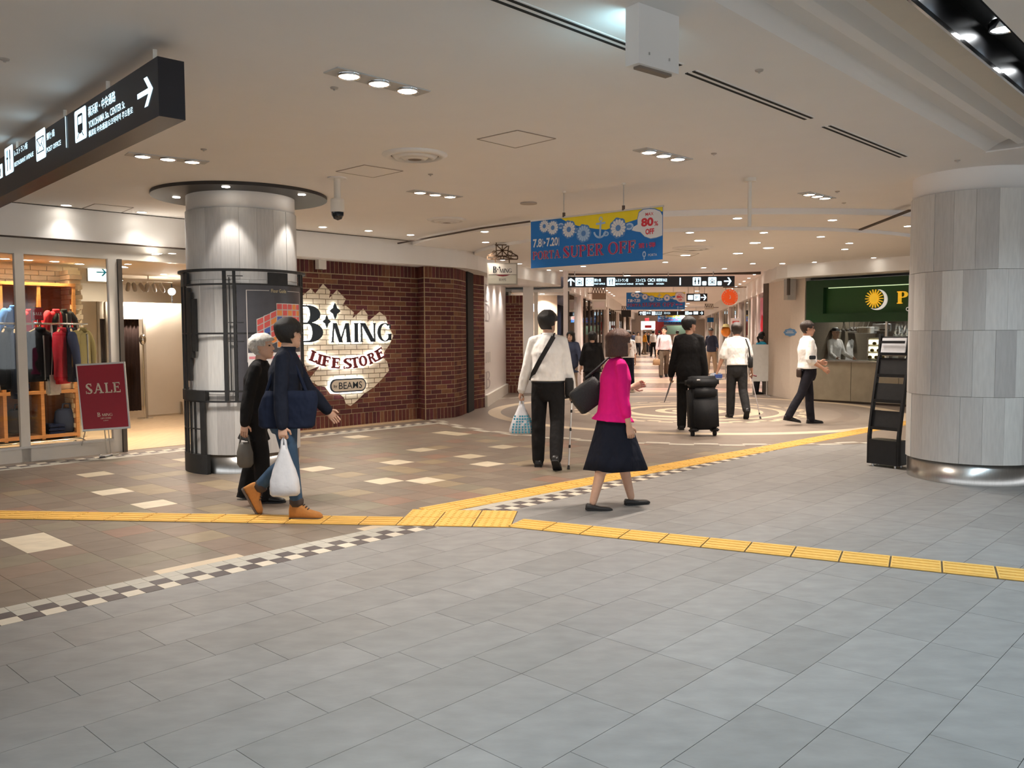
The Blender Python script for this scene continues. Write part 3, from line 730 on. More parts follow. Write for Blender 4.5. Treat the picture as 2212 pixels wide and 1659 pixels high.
# iron frame round the left pillar, with the floor guide
FC = Vector((LPc[0], LPc[1], 0)); FR = 0.655
fdir = math.atan2(-LPc[1], -LPc[0])             # towards the camera
def PF(phi, r=FR, z=0.0):                        # phi degrees from the front, positive to the right in the picture
    a = fdir + math.radians(phi); return Vector((r*math.cos(a), r*math.sin(a), z))
ifr = thing('iron_frame', 'black iron frame with floor guide panel wrapped round the stone pillar', 'display frame', (LPc[0], LPc[1], 0))
def fring(z0, z1, a0, a1, name, rr=FR, th=0.02, m=None):
    MB().arcblock((0, 0), rr - th, rr, fdir + math.radians(a0), fdir + math.radians(a1), z0, z1, 28).obj(name, m or M['iron'], ifr)
fring(2.165, 2.19, -112, 112, 'ring', FR + 0.03, 0.055)
for z in (2.02, 1.50, 0.885, 0.775): fring(z, z + 0.018, -110, 110, 'ring')
for ph, w in ((-88, 3.5), (-70, 4), (-17, 3.2), (-8, 2.8), (72, 3.4), (82, 3.0), (104, 3)):
    fring(0.78 if ph not in (-88, -70) else 0.2, 2.17, ph - w/2, ph + w/2, 'upright')
for ph in (-12.5,): fring(0.9, 2.1, ph - 0.4, ph + 0.4, 'thin_rod')
for z in (2.11, 1.62, 1.42): fring(z, z + 0.008, -14, 0, 'thin_rod')
for ph, z0, z1 in ((-58, 1.25, 1.95), (-52, 1.32, 1.88), (-62, 1.0, 2.0)): fring(z0, z1, ph - 2.6, ph + 2.6, 'dark_fin', FR - 0.002, 0.03)
fring(2.03, 2.16, -92, -62, 'corner_block', FR - 0.004, 0.03); fring(2.03, 2.16, 24, 46, 'corner_block', FR - 0.004, 0.03)
fring(0.0, 0.21, -92, -38, 'frame_plinth', FR + 0.005, 0.055)
fring(0.21, 0.79, -46, -40, 'upright'); fring(0.79, 0.90, -95, -38, 'frame_shelf', FR + 0.01, 0.06)
for ph in (-78, -62, -54): fring(0.2, 0.8, ph - 0.6, ph + 0.6, 'thin_rod')
fring(0.48, 0.49, -88, -42, 'thin_rod')
pan = mat('guide_panel', (0.055, 0.05, 0.055), 0.3, var=0.1, spec=0.5)
fring(0.78, 2.02, -6, 70, 'guide_panel', FR - 0.004, 0.03, pan)
def onframe(polys, name, m, lift=0.003):         # flat print laid on the curved panel: (degrees, height) polygons
    mb = MB()
    for p in polys:
        mb.add([PF(a, FR - 0.004 + lift, z) for a, z in p], [tuple(range(len(p)))])
    return mb.obj(name, m, ifr)
def fquad(a0, a1, z0, z1, n=6): return [[(a0 + (a1 - a0)*i/n, z0), (a0 + (a1 - a0)*(i + 1)/n, z0), (a0 + (a1 - a0)*(i + 1)/n, z1), (a0 + (a1 - a0)*i/n, z1)] for i in range(n)]
pr = {k: mat('map_' + k, c, 0.5, var=0.05) for k, c in dict(red=(0.62, 0.10, 0.09), blue=(0.06, 0.11, 0.35), orange=(0.70, 0.24, 0.06), pale=(0.62, 0.58, 0.54), white=(0.70, 0.68, 0.66), pink=(0.72, 0.25, 0.28)).items()}
for fq in (fquad(3, 24, 1.962, 1.968), fquad(45, 66, 1.962, 1.968), fquad(2.5, 3.2, 1.2, 1.968, 1), fquad(66, 66.7, 1.2, 1.968, 1)): onframe(fq, 'border_line', pr['pale'])
rnd = random.Random(3); blocks = {'red': [], 'blue': [], 'orange': []}; roads = []
for i in range(8):
    for j in range(7):
        if i + j < 3 or (i < 3 and j > 5): continue
        a0 = 12 + i*6.6; sh = max(0, (3 - i))*0.035
        z0 = 1.36 + j*0.068 - sh
        k = rnd.choices(('red', 'blue', 'orange'), (6, 2, 2))[0]
        if i > 5 and rnd.random() < 0.5: k = 'orange'
        blocks[k].append([(a0, z0), (a0 + 5.6, z0 + (0.03 if i < 3 else 0)), (a0 + 5.6, z0 + 0.056 + (0.03 if i < 3 else 0)), (a0, z0 + 0.056)])
        roads.append([(a0 - 0.6, z0 - 0.008), (a0 + 6.2, z0 - 0.008 + (0.03 if i < 3 else 0)), (a0 + 6.2, z0 + 0.064 + (0.03 if i < 3 else 0)), (a0 - 0.6, z0 + 0.064)])
onframe(roads, 'floor_map', pr['pale'], 0.004)['kind'] = 'stuff'
for k, v in blocks.items(): onframe(v, 'floor_map', pr[k], 0.006)['kind'] = 'stuff'
onframe(fquad(3, 66, 0.84, 1.30), 'guide_page', pr['white'], 0.004); onframe(fquad(4, 65, 1.235, 1.262), 'guide_page', pr['pink'], 0.006); onframe(fquad(42, 64, 1.14, 1.16), 'guide_page', pr['orange'], 0.006)
vs, fs, me = text_mesh('Floor Guide', 0.005); bpy.data.meshes.remove(me)
xs = [v[0] for v in vs]; x0, x1 = min(xs), max(xs)
MB().add([PF(26 + (v[0] - x0)/(x1 - x0)*17, FR + 0.002, 1.945 + v[1]*0.055) for v in vs], fs).obj('lettering', mat('print_gold', (0.62, 0.52, 0.30), 0.5), ifr)
# ================================================================== ceiling fittings
def triple(px0, px1, label, pw, col):
    A, B = onz(*px0, CZ), onz(*px1, CZ); d = (B - A); L = d.length; d.normalize(); an = math.atan2(d.y, d.x)
    t = thing('ceiling_light', label, 'ceiling light', ((A.x + B.x)/2, (A.y + B.y)/2, CZ), an)
    MB().box((0, 0, -0.002), (L + 0.26, 0.15, 0.012)).obj('tray', mat('lamp_tray', (0.50, 0.48, 0.45), 0.5, 0.2), t)
    for k in (-1, 0, 1):
        x = k*L/2
        MB().lathe((x, 0), [(0.062, -0.008), (0.066, -0.020), (0.072, -0.020), (0.074, -0.008)], 28).obj('lamp_rim', M['chrome'], t, smooth=True)
        MB().lathe((x, 0), [(0.002, -0.011), (0.045, -0.013), (0.060, -0.016)], 28).obj('lamp_lens', lamp_dim if pw < 60 else lamp_glow, t)
        spot('lamp', (x, 0, -0.03), pw, col, 118, 0.85, 0.06, t)
    return t
triple((754, 160), (880, 192), 'nearest three-lamp ceiling fitting, right of the black hanging sign', 52, NEUT)
triple((308, 335), (415, 347), 'three-lamp ceiling fitting between the black hanging sign and the dark disc', 55, NEUT)
triple((907, 414), (972, 423), 'three-lamp ceiling fitting beyond the round air diffuser', 50, WARM)
triple((1402, 326), (1464, 341), 'three-lamp ceiling fitting left of the twin air slots', 50, WARM)
triple((1748, 418), (1782, 426), 'three-lamp ceiling fitting beside the right-hand pillar', 45, WARM)
def downlight(px, py, z, label, group, pw, col=WARM, r=0.055, size=95, m=None, pos=None, blend=0.6):
    P = pos if pos is not None else onz(px, py, z)
    t = thing('downlight', label, 'downlight', (P.x, P.y, z), 0, group)
    MB().lathe((0, 0), [(r, 0.0), (r, -0.006), (r*1.25, -0.006), (r*1.28, 0.0)], 20).obj('rim', M['ceil'], t)
    MB().cyl((0, 0), r, -0.005, -0.001, 20).obj('lamp_lens', m or lamp_glow, t)
    if pw: spot('lamp', (0, 0, -0.02), pw, col, size, blend, 0.05, t)
    return t
for px, py in ((143, 443), (306, 458), (-60, 428)):
    downlight(px, py, CZ, 'small downlight in the ceiling along the left shop fascia before the pillar', 'downlights over the shop window', 9, NEUT, size=105, blend=1.0)
for px, py in ((697, 490), (796, 498), (887, 507), (958, 517)):
    downlight(px, py, CZ, 'small downlight in the ceiling along the fascia above the brick wall', 'downlights over the brick wall', 30, WARM, size=105, blend=0.8)
for px, py in ((1047, 500), (1049, 523), (1074, 533), (1095, 545), (1132, 560)):
    downlight(px, py, 2.975, 'small downlight on the dropped ceiling above the lattice hanging sign', 'downlights by the lattice sign', 30, WARM)
for px, py in ((1593, 471), (1798, 475), (1962, 488)):
    downlight(px, py, 2.975, 'small downlight on the outer step of the round dropped ceiling', 'downlights on the outer ceiling ring', 34, WARM)
for px, py in ((1490, 502), (1650, 502), (1773, 511), (1835, 525), (1825, 538), (1290, 560)):
    downlight(px, py, 2.925, 'small downlight round the rim of the inner ceiling disc', 'downlights on the inner ceiling disc', 30, WARM)
for px, py in ((1512, 519), (1631, 524), (1660, 535), (1481, 551), (1594, 547)):
    downlight(px, py, 2.925, 'large bright downlight in the middle of the inner ceiling disc', 'bright downlights over the plaza centre', 75, WARM, 0.085, 110)
for px, py in ((1764, 550), (1903, 552), (1690, 569), (1626, 569), (1437, 566), (1520, 578), (1565, 580), (1260, 575)):
    downlight(px, py, 2.925 if px < 1700 else 2.975, 'small downlight in front of the far fascia beside the corridor mouth', 'downlights by the corridor mouth', 32, WARM)
# cool lamps in the dark slot of the cove, carrying on towards the viewer's side
A, B = onz(2123, 75, 3.165), onz(2205, 150, 3.165)
pA, qA = toG(A.x, A.y); pB, qB = toG(B.x, B.y)
for k in range(-9, 5):
    p = pA + (pB - pA)*k
    P3 = G(p, -1.30, 3.215)
    if p > PE - 0.2: continue
    t = thing('slot_lamp', ('round lamp recessed in the dark ceiling slot at the upper right' if k in (0, 1) else 'round lamp recessed in the dark slot further along'), 'ceiling light', tuple(P3), GA, 'lamps in the dark ceiling slot')
    MB().lathe((0, 0), [(0.062, 0.0), (0.066, -0.05), (0.075, -0.05), (0.078, 0.0)], 24).obj('lamp_rim', M['chrome'], t, smooth=True)
    MB().cyl((0, 0), 0.062, -0.045, -0.035, 24).obj('lamp_lens', lamp_cool, t)
    spot('lamp', (0, 0, -0.06), 36, COOL, 125, 0.9, 0.06, t)
# round air diffusers, hatches, detectors
def diffuser(px, py, r, label, z=CZ):
    P = onz(px, py, z); t = thing('air_diffuser', label, 'vent', (P.x, P.y, z))
    for k, (ra, rb, za, zb) in enumerate(((1.0, 0.78, -0.004, -0.03), (0.70, 0.52, -0.012, -0.045), (0.44, 0.26, -0.02, -0.05))):
        MB().lathe((0, 0), [(r*ra, 0), (r*ra, za), (r*(ra + rb)/2, (za + zb)/2 - 0.006), (r*rb, zb), (r*rb*0.98, 0)], 48).obj('diffuser_ring', M['white'], t, smooth=True)
    MB().lathe((0, 0), [(0.004, -0.052), (r*0.2, -0.045), (r*0.21, 0)], 32).obj('diffuser_core', mat('vent_brown', (0.22, 0.17, 0.13), 0.6), t)
    MB().cyl((0, 0), r*0.75, -0.006, -0.001, 40).obj('dark_throat', M['brown'], t)
diffuser(896, 334, 0.285, 'large round air diffuser in the ceiling before the camera dome')
diffuser(965, 474, 0.27, 'second round air diffuser further off, above the brick wall')
diffuser(1496, 535, 0.34, 'round air diffuser in the dropped disc above the corridor mouth', 2.925)
for px, py, label in ((1142, 450, 'small flat round vent in the ceiling left of the banner'), (1943, 509, 'small flat round vent in the ceiling beside the right pillar')):
    P = onz(px, py, 2.985); t = tag(MB().cyl((P.x, P.y), 0.10, (CZ if px < 1500 else 2.975) - 0.014, CZ, 28).obj('round_vent', mat('vent_grey', (0.42, 0.37, 0.32), 0.6)), label, 'vent')
def hatch(pts, label, z=CZ):
    P = [onz(*p, z) for p in pts]; c = sum(P, Vector())/4
    t = thing('ceiling_hatch', label, 'access hatch', (c.x, c.y, z))
    mb = MB()
    for i in range(4): mb.bar(P[i] - Vector((0, 0, 0.001)), P[(i + 1) % 4] - Vector((0, 0, 0.001)), 0.012, 0.006)
    mb.obj('hatch_frame', mat('hatch_line', (0.30, 0.26, 0.22), 0.6), t, world=True)
    MB().slab([tuple((c + (p - c)*0.97)[:2]) for p in P][::-1], z - 0.0025, z + 0.01).obj('hatch_panel', M['ceil'], t, world=True)
hatch(((1031, 300), (1118, 281), (1200, 299), (1113, 319)), 'square access hatch outlined in the ceiling, nearer of the pair')
hatch(((726, 370), (787, 356), (870, 369), (806, 383)), 'square access hatch outlined in the ceiling beside the camera dome')
hatch(((178, 450), (205, 440), (288, 448), (262, 459)), 'access hatch outlined in the ceiling left of the dark disc')
hatch(((1430, 549), (1455, 543), (1510, 547), (1490, 555)), 'access hatch in the dropped disc above the far sign', 2.925)
for px, py, z in ((10, 127, CZ), (722, 189, CZ), (440, 322, CZ), (930, 376, CZ), (1640, 151, CZ), (1542, 331, CZ), (2068, 346, CZ), (1809, 413, CZ), (1823, 438, CZ)):
    P = onz(px, py, z)
    lb = {10: 'far left by the black sign', 722: 'beside the nearest three-lamp fitting', 440: 'above the dark disc', 930: 'past the round diffuser', 1640: 'between the twin slots and the cove', 1542: 'right of a three-lamp fitting', 2068: 'near the end of the cove', 1809: 'upper one left of the right pillar', 1823: 'lower one left of the right pillar'}[px]
    t = thing('fire_sensor', 'tiny round fire sensor on the ceiling, ' + lb, 'sensor', (P.x, P.y, z))
    MB().lathe((0, 0), [(0.026, 0), (0.023, -0.008), (0.002, -0.012)], 16).obj('sensor_body', mat('sensor', (0.42, 0.37, 0.32), 0.5), t, smooth=True)
    MB().cyl((0, 0), 0.007, -0.02, -0.008, 10).obj('sensor_tip', M['steel'], t)
# camera dome
P = onz(728, 384, CZ); t = thing('security_camera', 'white dome security camera on a short stem below the ceiling', 'security camera', (P.x, P.y, CZ))
k = P.y/FPX
MB().cyl((0, 0), 0.095, -0.012, 0, 28).obj('ceiling_plate', M['white'], t)
MB().cyl((0, 0), 0.034, -46*k, -0.01, 20).obj('stem', M['offwhite'], t, smooth=False)
MB().lathe((0, 0), [(0.002, -44*k), (0.066, -45*k), (0.07, -48*k), (0.07, -72*k), (0.060, -73*k)], 28).obj('housing', M['offwhite'], t, smooth=False)
MB().lathe((0, 0), [(0.062, -72*k), (0.058, -80*k), (0.040, -87*k), (0.002, -90*k)], 28).obj('dark_dome', mat('smoked_dome', (0.012, 0.014, 0.016), 0.08, spec=0.7), t, smooth=True)
# bare pole hanging in front of the plaza
P = onz(1620, 385, CZ); t = thing('ceiling_pole', 'bare white pole hanging from the ceiling right of the banner', 'pole', (P.x, P.y, CZ))
MB().cyl((0, 0), 0.06, -0.035, 0, 24).obj('ceiling_plate', M['offwhite'], t)
zb = atY(1620, 490, P.y).z - CZ
MB().cyl((0, 0), 0.019, zb, -0.03, 16).obj('pole', M['offwhite'], t)
# ================================================================== hanging signs
sig_w = glow('sign_lit_white', (0.58, 0.86, 1.0), 1.5); sig_bk = mat('sign_black', (0.014, 0.012, 0.016), 0.38, var=0.1, spec=0.4)
sig_ink = mat('sign_ink', (0.01, 0.02, 0.03), 0.5)
AR = [(0, 0.40), (0.52, 0.40), (0.28, 0.12), (0.46, 0.0), (1.0, 0.5), (0.46, 1.0), (0.28, 0.88), (0.52, 0.60), (0, 0.60)]
def arrow_polys(x, y, s, up=False):
    def tr(p):
        a, b = p
        if up: a, b = 1 - b, a
        return (x + a*s, y + b*s)
    A = [[(0, 0.41), (0.86, 0.41), (0.86, 0.59), (0, 0.59)], [(0.44, 0.0), (0.66, 0.0), (1.0, 0.5), (0.78, 0.5)], [(0.78, 0.5), (1.0, 0.5), (0.66, 1.0), (0.44, 1.0)]]
    return [[tr(p) for p in poly] for poly in A]
def rrect(x0, y0, x1, y1, r=0.01, n=4):
    P = []
    for cx, cy, a in ((x1 - r, y0 + r, -90), (x1 - r, y1 - r, 0), (x0 + r, y1 - r, 90), (x0 + r, y0 + r, 180)):
        for i in range(n + 1):
            t = math.radians(a + 90*i/n); P.append((cx + r*math.cos(t), cy + r*math.sin(t)))
    return P
def picto(kind, x, y, s, o, ax, ay, az, par, w=None):
    w = w or s
    shape([rrect(x, y, x + w, y + s, s*0.08)], o, ax, ay, az, 0.0015, sig_w, par, 'pictogram_plate')
    q = lambda pts: [(x + a*w, y + b*s) for a, b in pts]
    if kind == 'mail': pl = [q([(0.12, 0.24), (0.16, 0.24), (0.16, 0.76), (0.12, 0.76)]), q([(0.84, 0.24), (0.88, 0.24), (0.88, 0.76), (0.84, 0.76)]), q([(0.12, 0.24), (0.88, 0.24), (0.88, 0.28), (0.12, 0.28)]), q([(0.12, 0.72), (0.88, 0.72), (0.88, 0.76), (0.12, 0.76)]), q([(0.12, 0.74), (0.5, 0.42), (0.5, 0.47), (0.16, 0.76)]), q([(0.88, 0.74), (0.84, 0.76), (0.5, 0.47), (0.5, 0.42)]), q([(0.14, 0.25), (0.40, 0.52), (0.37, 0.54), (0.12, 0.28)]), q([(0.86, 0.25), (0.88, 0.28), (0.63, 0.54), (0.60, 0.52)])]
    elif kind == 'train': pl = [q([(0.28, 0.28), (0.72, 0.28), (0.72, 0.52), (0.28, 0.52)]), q([(0.28, 0.52), (0.34, 0.52), (0.34, 0.84), (0.28, 0.80)]), q([(0.66, 0.52), (0.72, 0.52), (0.72, 0.80), (0.66, 0.84)]), q([(0.32, 0.76), (0.68, 0.76), (0.68, 0.84), (0.32, 0.84)]), q([(0.36, 0.28), (0.42, 0.28), (0.26, 0.10), (0.20, 0.10)]), q([(0.58, 0.28), (0.64, 0.28), (0.80, 0.10), (0.74, 0.10)]), q([(0.40, 0.22), (0.60, 0.22), (0.60, 0.28), (0.40, 0.28)])]
    elif kind == 'food': pl = [q([(0.30, 0.12), (0.38, 0.12), (0.38, 0.55), (0.30, 0.55)]), q([(0.24, 0.55), (0.44, 0.55), (0.44, 0.62), (0.24, 0.62)])] + [q([(a, 0.6), (a + 0.045, 0.6), (a + 0.045, 0.88), (a, 0.88)]) for a in (0.24, 0.32, 0.40)] + [q([(0.60, 0.12), (0.68, 0.12), (0.68, 0.5), (0.72, 0.52), (0.72, 0.84), (0.66, 0.88), (0.60, 0.84)])]
    elif kind == 'wc': pl = [q(circle_poly(0.3, 0.8, 0.08, 10)), q([(0.18, 0.4), (0.42, 0.4), (0.36, 0.7), (0.24, 0.7)]), q([(0.25, 0.12), (0.35, 0.12), (0.35, 0.42), (0.25, 0.42)]), q(circle_poly(0.72, 0.8, 0.08, 10)), q([(0.62, 0.4), (0.82, 0.4), (0.82, 0.7), (0.62, 0.7)]), q([(0.65, 0.12), (0.79, 0.12), (0.79, 0.42), (0.65, 0.42)])]
    elif kind == 'coin': pl = [q([(0.2, 0.18), (0.26, 0.18), (0.26, 0.62), (0.2, 0.62)]), q([(0.74, 0.18), (0.8, 0.18), (0.8, 0.62), (0.74, 0.62)]), q([(0.2, 0.18), (0.8, 0.18), (0.8, 0.24), (0.2, 0.24)]), q([(0.2, 0.58), (0.8, 0.58), (0.8, 0.64), (0.2, 0.64)]), q([(0.34, 0.32), (0.66, 0.32), (0.66, 0.48), (0.34, 0.48)]), q([(0.3, 0.72), (0.62, 0.72), (0.62, 0.80), (0.3, 0.80)])]
    else: pl = [q([(0.3, 0.2), (0.4, 0.2), (0.4, 0.8), (0.3, 0.8)]), q([(0.4, 0.72), (0.62, 0.72), (0.62, 0.8), (0.4, 0.8)]), q([(0.4, 0.44), (0.62, 0.44), (0.62, 0.52), (0.4, 0.52)]), q([(0.62, 0.46), (0.7, 0.52), (0.7, 0.72), (0.62, 0.78)])]
    shape(pl, o, ax, ay, az, 0.004, sig_ink, par, 'pictogram')
# -- nearest sign, upper left
zt = 2.95
Rc = onz(340, 121, zt); Lc = atY(0, 314, 7.10)
sd = Vector((Lc.x - Rc.x, Lc.y - Rc.y, 0)).normalized(); sh_ = 0.308
sn = Vector((-sd.y, sd.x, 0));  sn = sn if sn.y < 0 else -sn           # towards the camera
SL = 4.6; back = -sn
t = thing('hanging_sign', 'long black illuminated direction sign with white arrow, nearest at upper left', 'sign', (Rc.x, Rc.y, zt - sh_))
o = Vector((Rc.x, Rc.y, zt - sh_)); az = sn; ax = -sd; ay = Vector((0, 0, 1))
MB().prism([(0, 0), (-SL, 0), (-SL, sh_), (0, sh_)], o, ax, ay, back, 0.14).obj('sign_box', sig_bk, t, world=True)
for s_ in (0.22, 1.0, 1.9, 3.2):
    b = o + sd*s_ + back*0.07; MB().cyl((b.x, b.y), 0.012, zt - 0.01, CZ, 10).obj('hanger', M['offwhite'], t, world=True)
def sx(px, py):                                    # pixel -> (x along sign from right end (negative), height)
    P = onplane(px, py, (o.x, o.y), math.degrees(math.atan2(sd.y, sd.x))); d = P - o
    return -(d.x*sd.x + d.y*sd.y), d.z
def bx(px0, py0, px1, py1):
    a = sx(px0, (py0 + py1)/2)[0]; b = sx(px1, (py0 + py1)/2)[0]
    z0 = sx((px0 + px1)/2, py1)[1]; z1 = sx((px0 + px1)/2, py0)[1]; return a, z0, b, z1
a = bx(297, 168, 331, 232); shape(arrow_polys(0, 0, 1.0) and [[(a[0] + p[0]*(a[2] - a[0]), a[1] + p[1]*(a[3] - a[1])) for p in poly] for poly in arrow_polys(0, 0, 1.0)], o, ax, ay, az, 0.0015, sig_w, t, 'arrow')
for kind, b in (('train', (162, 234, 187, 304)), ('mail', (78, 280, 99, 345)), ('food', (11, 316, 29, 376)), ('wc', (-12, 358, 6, 388))):
    x0, z0, x1, z1 = bx(*b); picto(kind, x0, z0, z1 - z0, o, ax, ay, az, t, x1 - x0)
for s_, b in (('横浜駅・中央通路', (190, 204, 250, 246)), ('YOKOHAMA Sta. CENTER St.', (191, 229, 271, 266)), ('横滨站 中央通道/요코하마역 주오통로', (191, 243, 288, 284)), ('郵便局', (101, 281, 118, 301)), ('POST OFFICE', (101, 310, 132, 322)), ('レストラン街', (31, 311, 60, 334)), ('RESTAURANT AVENUE', (31, 334, 73, 354))):
    x0, z0, x1, z1 = bx(*b)
    zc = (z0 + z1)/2; hh = {'横': 0.064, 'Y': 0.042, 'P': 0.034, 'R': 0.034, '郵': 0.05, 'レ': 0.05}[s_[0]]
    if '站' in s_: hh = 0.040
    write(s_, (x0, zc - hh/2, x1, zc + hh/2), o, ax, ay, az, sig_w, t, bold=0.006, lift=0.0015)
x0, z0, x1, z1 = bx(143, 250, 147, 319); shape([[(x0, z0), (x0 + 0.012, z0), (x0 + 0.012, z1), (x0, z1)]], o, ax, ay, az, 0.004, sig_w, t, 'divider')
# -- white sign box seen from behind, top centre
A = onz(1380, 5, CZ); Bq = onz(1467, 36, CZ); d = Vector((Bq.x - A.x, Bq.y - A.y, 0)); L = d.length; d.normalize(); nb = Vector((-d.y, d.x, 0))
t = thing('sign_box', 'white box sign hung from the ceiling, seen from its unlit side at top centre', 'sign', (A.x, A.y, CZ))
zb = atY(1440, 148, (A.y + Bq.y)/2).z
MB().prism([(0, zb), (L, zb), (L, CZ), (0, CZ)], Vector((A.x, A.y, 0)), d, (0, 0, 1), nb, 0.085).obj('box', M['white'], t, world=True)
MB().prism([(0.03, zb - 0.012), (L - 0.03, zb - 0.012), (L - 0.03, zb), (0.03, zb)], Vector((A.x, A.y, 0)) + nb*0.02, d, (0, 0, 1), nb, 0.04).obj('box_vent', mat('vent_brown', (0.22, 0.17, 0.13), 0.6), t, world=True)
MB().prism([(0.02, zb + 0.02), (L - 0.02, zb + 0.02), (L - 0.02, CZ - 0.03), (0.02, CZ - 0.03)], Vector((A.x, A.y, 0)) + nb*0.086, d, (0, 0, 1), nb, 0.004).obj('lit_face', glow('lit_face_cyan', (0.45, 0.85, 1.0), 7.0), t, world=True)
for q in (0.25, 0.75): MB().cyl((A.x + d.x*L*q - nb.x*0.002, A.y + d.y*L*q - nb.y*0.002), 0.004, zb + 0.05, zb + 0.062, 8).obj('screw', M['steel'], t, world=True)
# -- big sale banner
def flowers(x, y, r, o, ax, ay, az, par, petal, core):
    P = []
    for k in range(14):
        a = 2*PI*k/14; b = 0.20
        P.append([(x + r*0.3*math.cos(a - b), y + r*0.3*math.sin(a - b)), (x + r*0.85*math.cos(a - b), y + r*0.85*math.sin(a - b)), (x + r*math.cos(a), y + r*math.sin(a)), (x + r*0.85*math.cos(a + b), y + r*0.85*math.sin(a + b)), (x + r*0.3*math.cos(a + b), y + r*0.3*math.sin(a + b))])
    shape(P, o, ax, ay, az, 0.0032, petal, par, 'printed_flower')
    shape([circle_poly(x, y, r*0.34, 14)], o, ax, ay, az, 0.004, core, par, 'printed_flower_core')
bn = {k: mat('banner_' + k, c, 0.6, var=0.03) for k, c in dict(blue=(0.010, 0.15, 0.46), yellow=(0.80, 0.62, 0.02), white=(0.66, 0.66, 0.66), red=(0.60, 0.035, 0.05), crimson=(0.42, 0.015, 0.10), line=(0.09, 0.22, 0.48), pale=(0.35, 0.50, 0.70)).items()}
def banner(name, label, o, ax, W, Hh, detail=True):
    """o = lower left corner as read, ax = reading direction"""
    ay = Vector((0, 0, 1)); az = Vector((ax.y, -ax.x, 0))
    t = thing(name, label, 'banner', tuple(o))
    u = lambda x, y: (x*W, y*Hh)
    MB().prism([(0, 0), (W, 0), (W, Hh), (0, Hh)], o, ax, ay, -az, 0.006).obj('banner_sheet', bn['blue'], t, world=True)
    MB().bar(o + ay*Hh, o + ax*(W + 0.01) + ay*Hh, 0.02, 0.018).obj('top_rail', M['alu'], t, world=True)
    shape([[u(0.24, 1.0), u(0.30, 0.90), u(0.38, 0.80), u(0.52, 0.70), u(0.60, 0.66), u(0.72, 0.74), u(0.86, 0.82), u(1, 0.9), u(1, 1)]], o, ax, ay, az, 0.0015, bn['yellow'], t, 'yellow_field')
    for x, y, r in ((0.115, 0.86, 0.13), (0.185, 0.81, 0.145), (0.315, 0.74, 0.165), (0.43, 0.63, 0.165), (0.69, 0.67, 0.18)):
        shape([circle_poly(x*W, y*Hh, r*Hh*1.12, 24, wob=0.06, k=7)], o, ax, ay, az, 0.0024, bn['line'], t, 'flower_outline')
        flowers(x*W, y*Hh, r*Hh, o, ax, ay, az, t, bn['white'] if x != 0.43 else bn['pale'], bn['line'])
    for x, y, s in ((0.25, 0.83, 0.06), (0.60, 0.58, 0.05), (0.77, 0.68, 0.07), (0.375, 0.70, 0.05)):
        shape([circle_poly(x*W, y*Hh, s*Hh*1.4, 12, s*Hh)], o, ax, ay, az, 0.0022, bn['pale'], t, 'shell'); shape([circle_poly(x*W, y*Hh, s*Hh*0.8, 10, s*Hh*0.5)], o, ax, ay, az, 0.003, bn['line'], t, 'shell')
    an = []
    ax0, ay0 = 0.555*W, 0.50*Hh; an += [[(ax0 - 0.012, ay0), (ax0 + 0.012, ay0), (ax0 + 0.022, ay0 + 0.33*Hh), (ax0, ay0 + 0.33*Hh)], [(ax0 - 0.05, ay0 + 0.27*Hh), (ax0 + 0.07, ay0 + 0.28*Hh), (ax0 + 0.07, ay0 + 0.32*Hh), (ax0 - 0.05, ay0 + 0.31*Hh)]]
    an += _arc(ax0, ay0 + 0.16*Hh, 0.085, 0.16*Hh, 0.022, 0.04*Hh, 190, 350, 10) + _arc(ax0 + 0.012, ay0 + 0.38*Hh, 0.024, 0.05*Hh, 0.010, 0.02*Hh, 0, 360, 12)
    shape(an, o, ax, ay, az, 0.0045, bn['pale'], t, 'anchor')
    cl = [(0.79, 0.60), (0.80, 0.66), (0.83, 0.70), (0.83, 0.80), (0.84, 0.92), (0.87, 0.97), (0.91, 0.97), (0.95, 0.95), (0.985, 0.90), (1.0, 0.82), (1.0, 0.45), (0.96, 0.42), (0.92, 0.41), (0.88, 0.46), (0.85, 0.55), (0.82, 0.57)]
    shape([[(0.9*W + (a - 0.9)*W*1.05 if a < 1 else W, (0.68 + (b - 0.68)*1.06)*Hh) for a, b in cl]], o, ax, ay, az, 0.0052, bn['line'], t, 'cloud_outline')
    shape([[u(*p) for p in cl]], o, ax, ay, az, 0.006, bn['white'], t, 'cloud')
    def wr(s, x0, y0, x1, y1, m, bold=0.02, lift=0.007): write(s, (x0*W, y0*Hh, x1*W, y1*Hh), o, ax, ay, az, m, t, bold=bold, lift=lift)
    wr('MAX', 0.885, 0.845, 0.94, 0.905, bn['red'], 0.004); wr('80', 0.855, 0.645, 0.94, 0.81, bn['red'], 0.045); wr('%', 0.945, 0.64, 0.972, 0.73, bn['red'], 0.02); wr('OFF', 0.885, 0.49, 0.945, 0.60, bn['red'], 0.04)
    wr('7.8', 0.022, 0.43, 0.095, 0.61, bn['white'], 0.03); wr('7.20', 0.135, 0.43, 0.228, 0.61, bn['white'], 0.03)
    wr('WED', 0.097, 0.42, 0.106, 0.60, bn['white'], 0.0); wr('MON', 0.231, 0.42, 0.240, 0.60, bn['white'], 0.0)
    shape([[u(0.112, 0.475), u(0.13, 0.515), u(0.112, 0.555)]], o, ax, ay, az, 0.007, bn['white'], t, 'lettering')
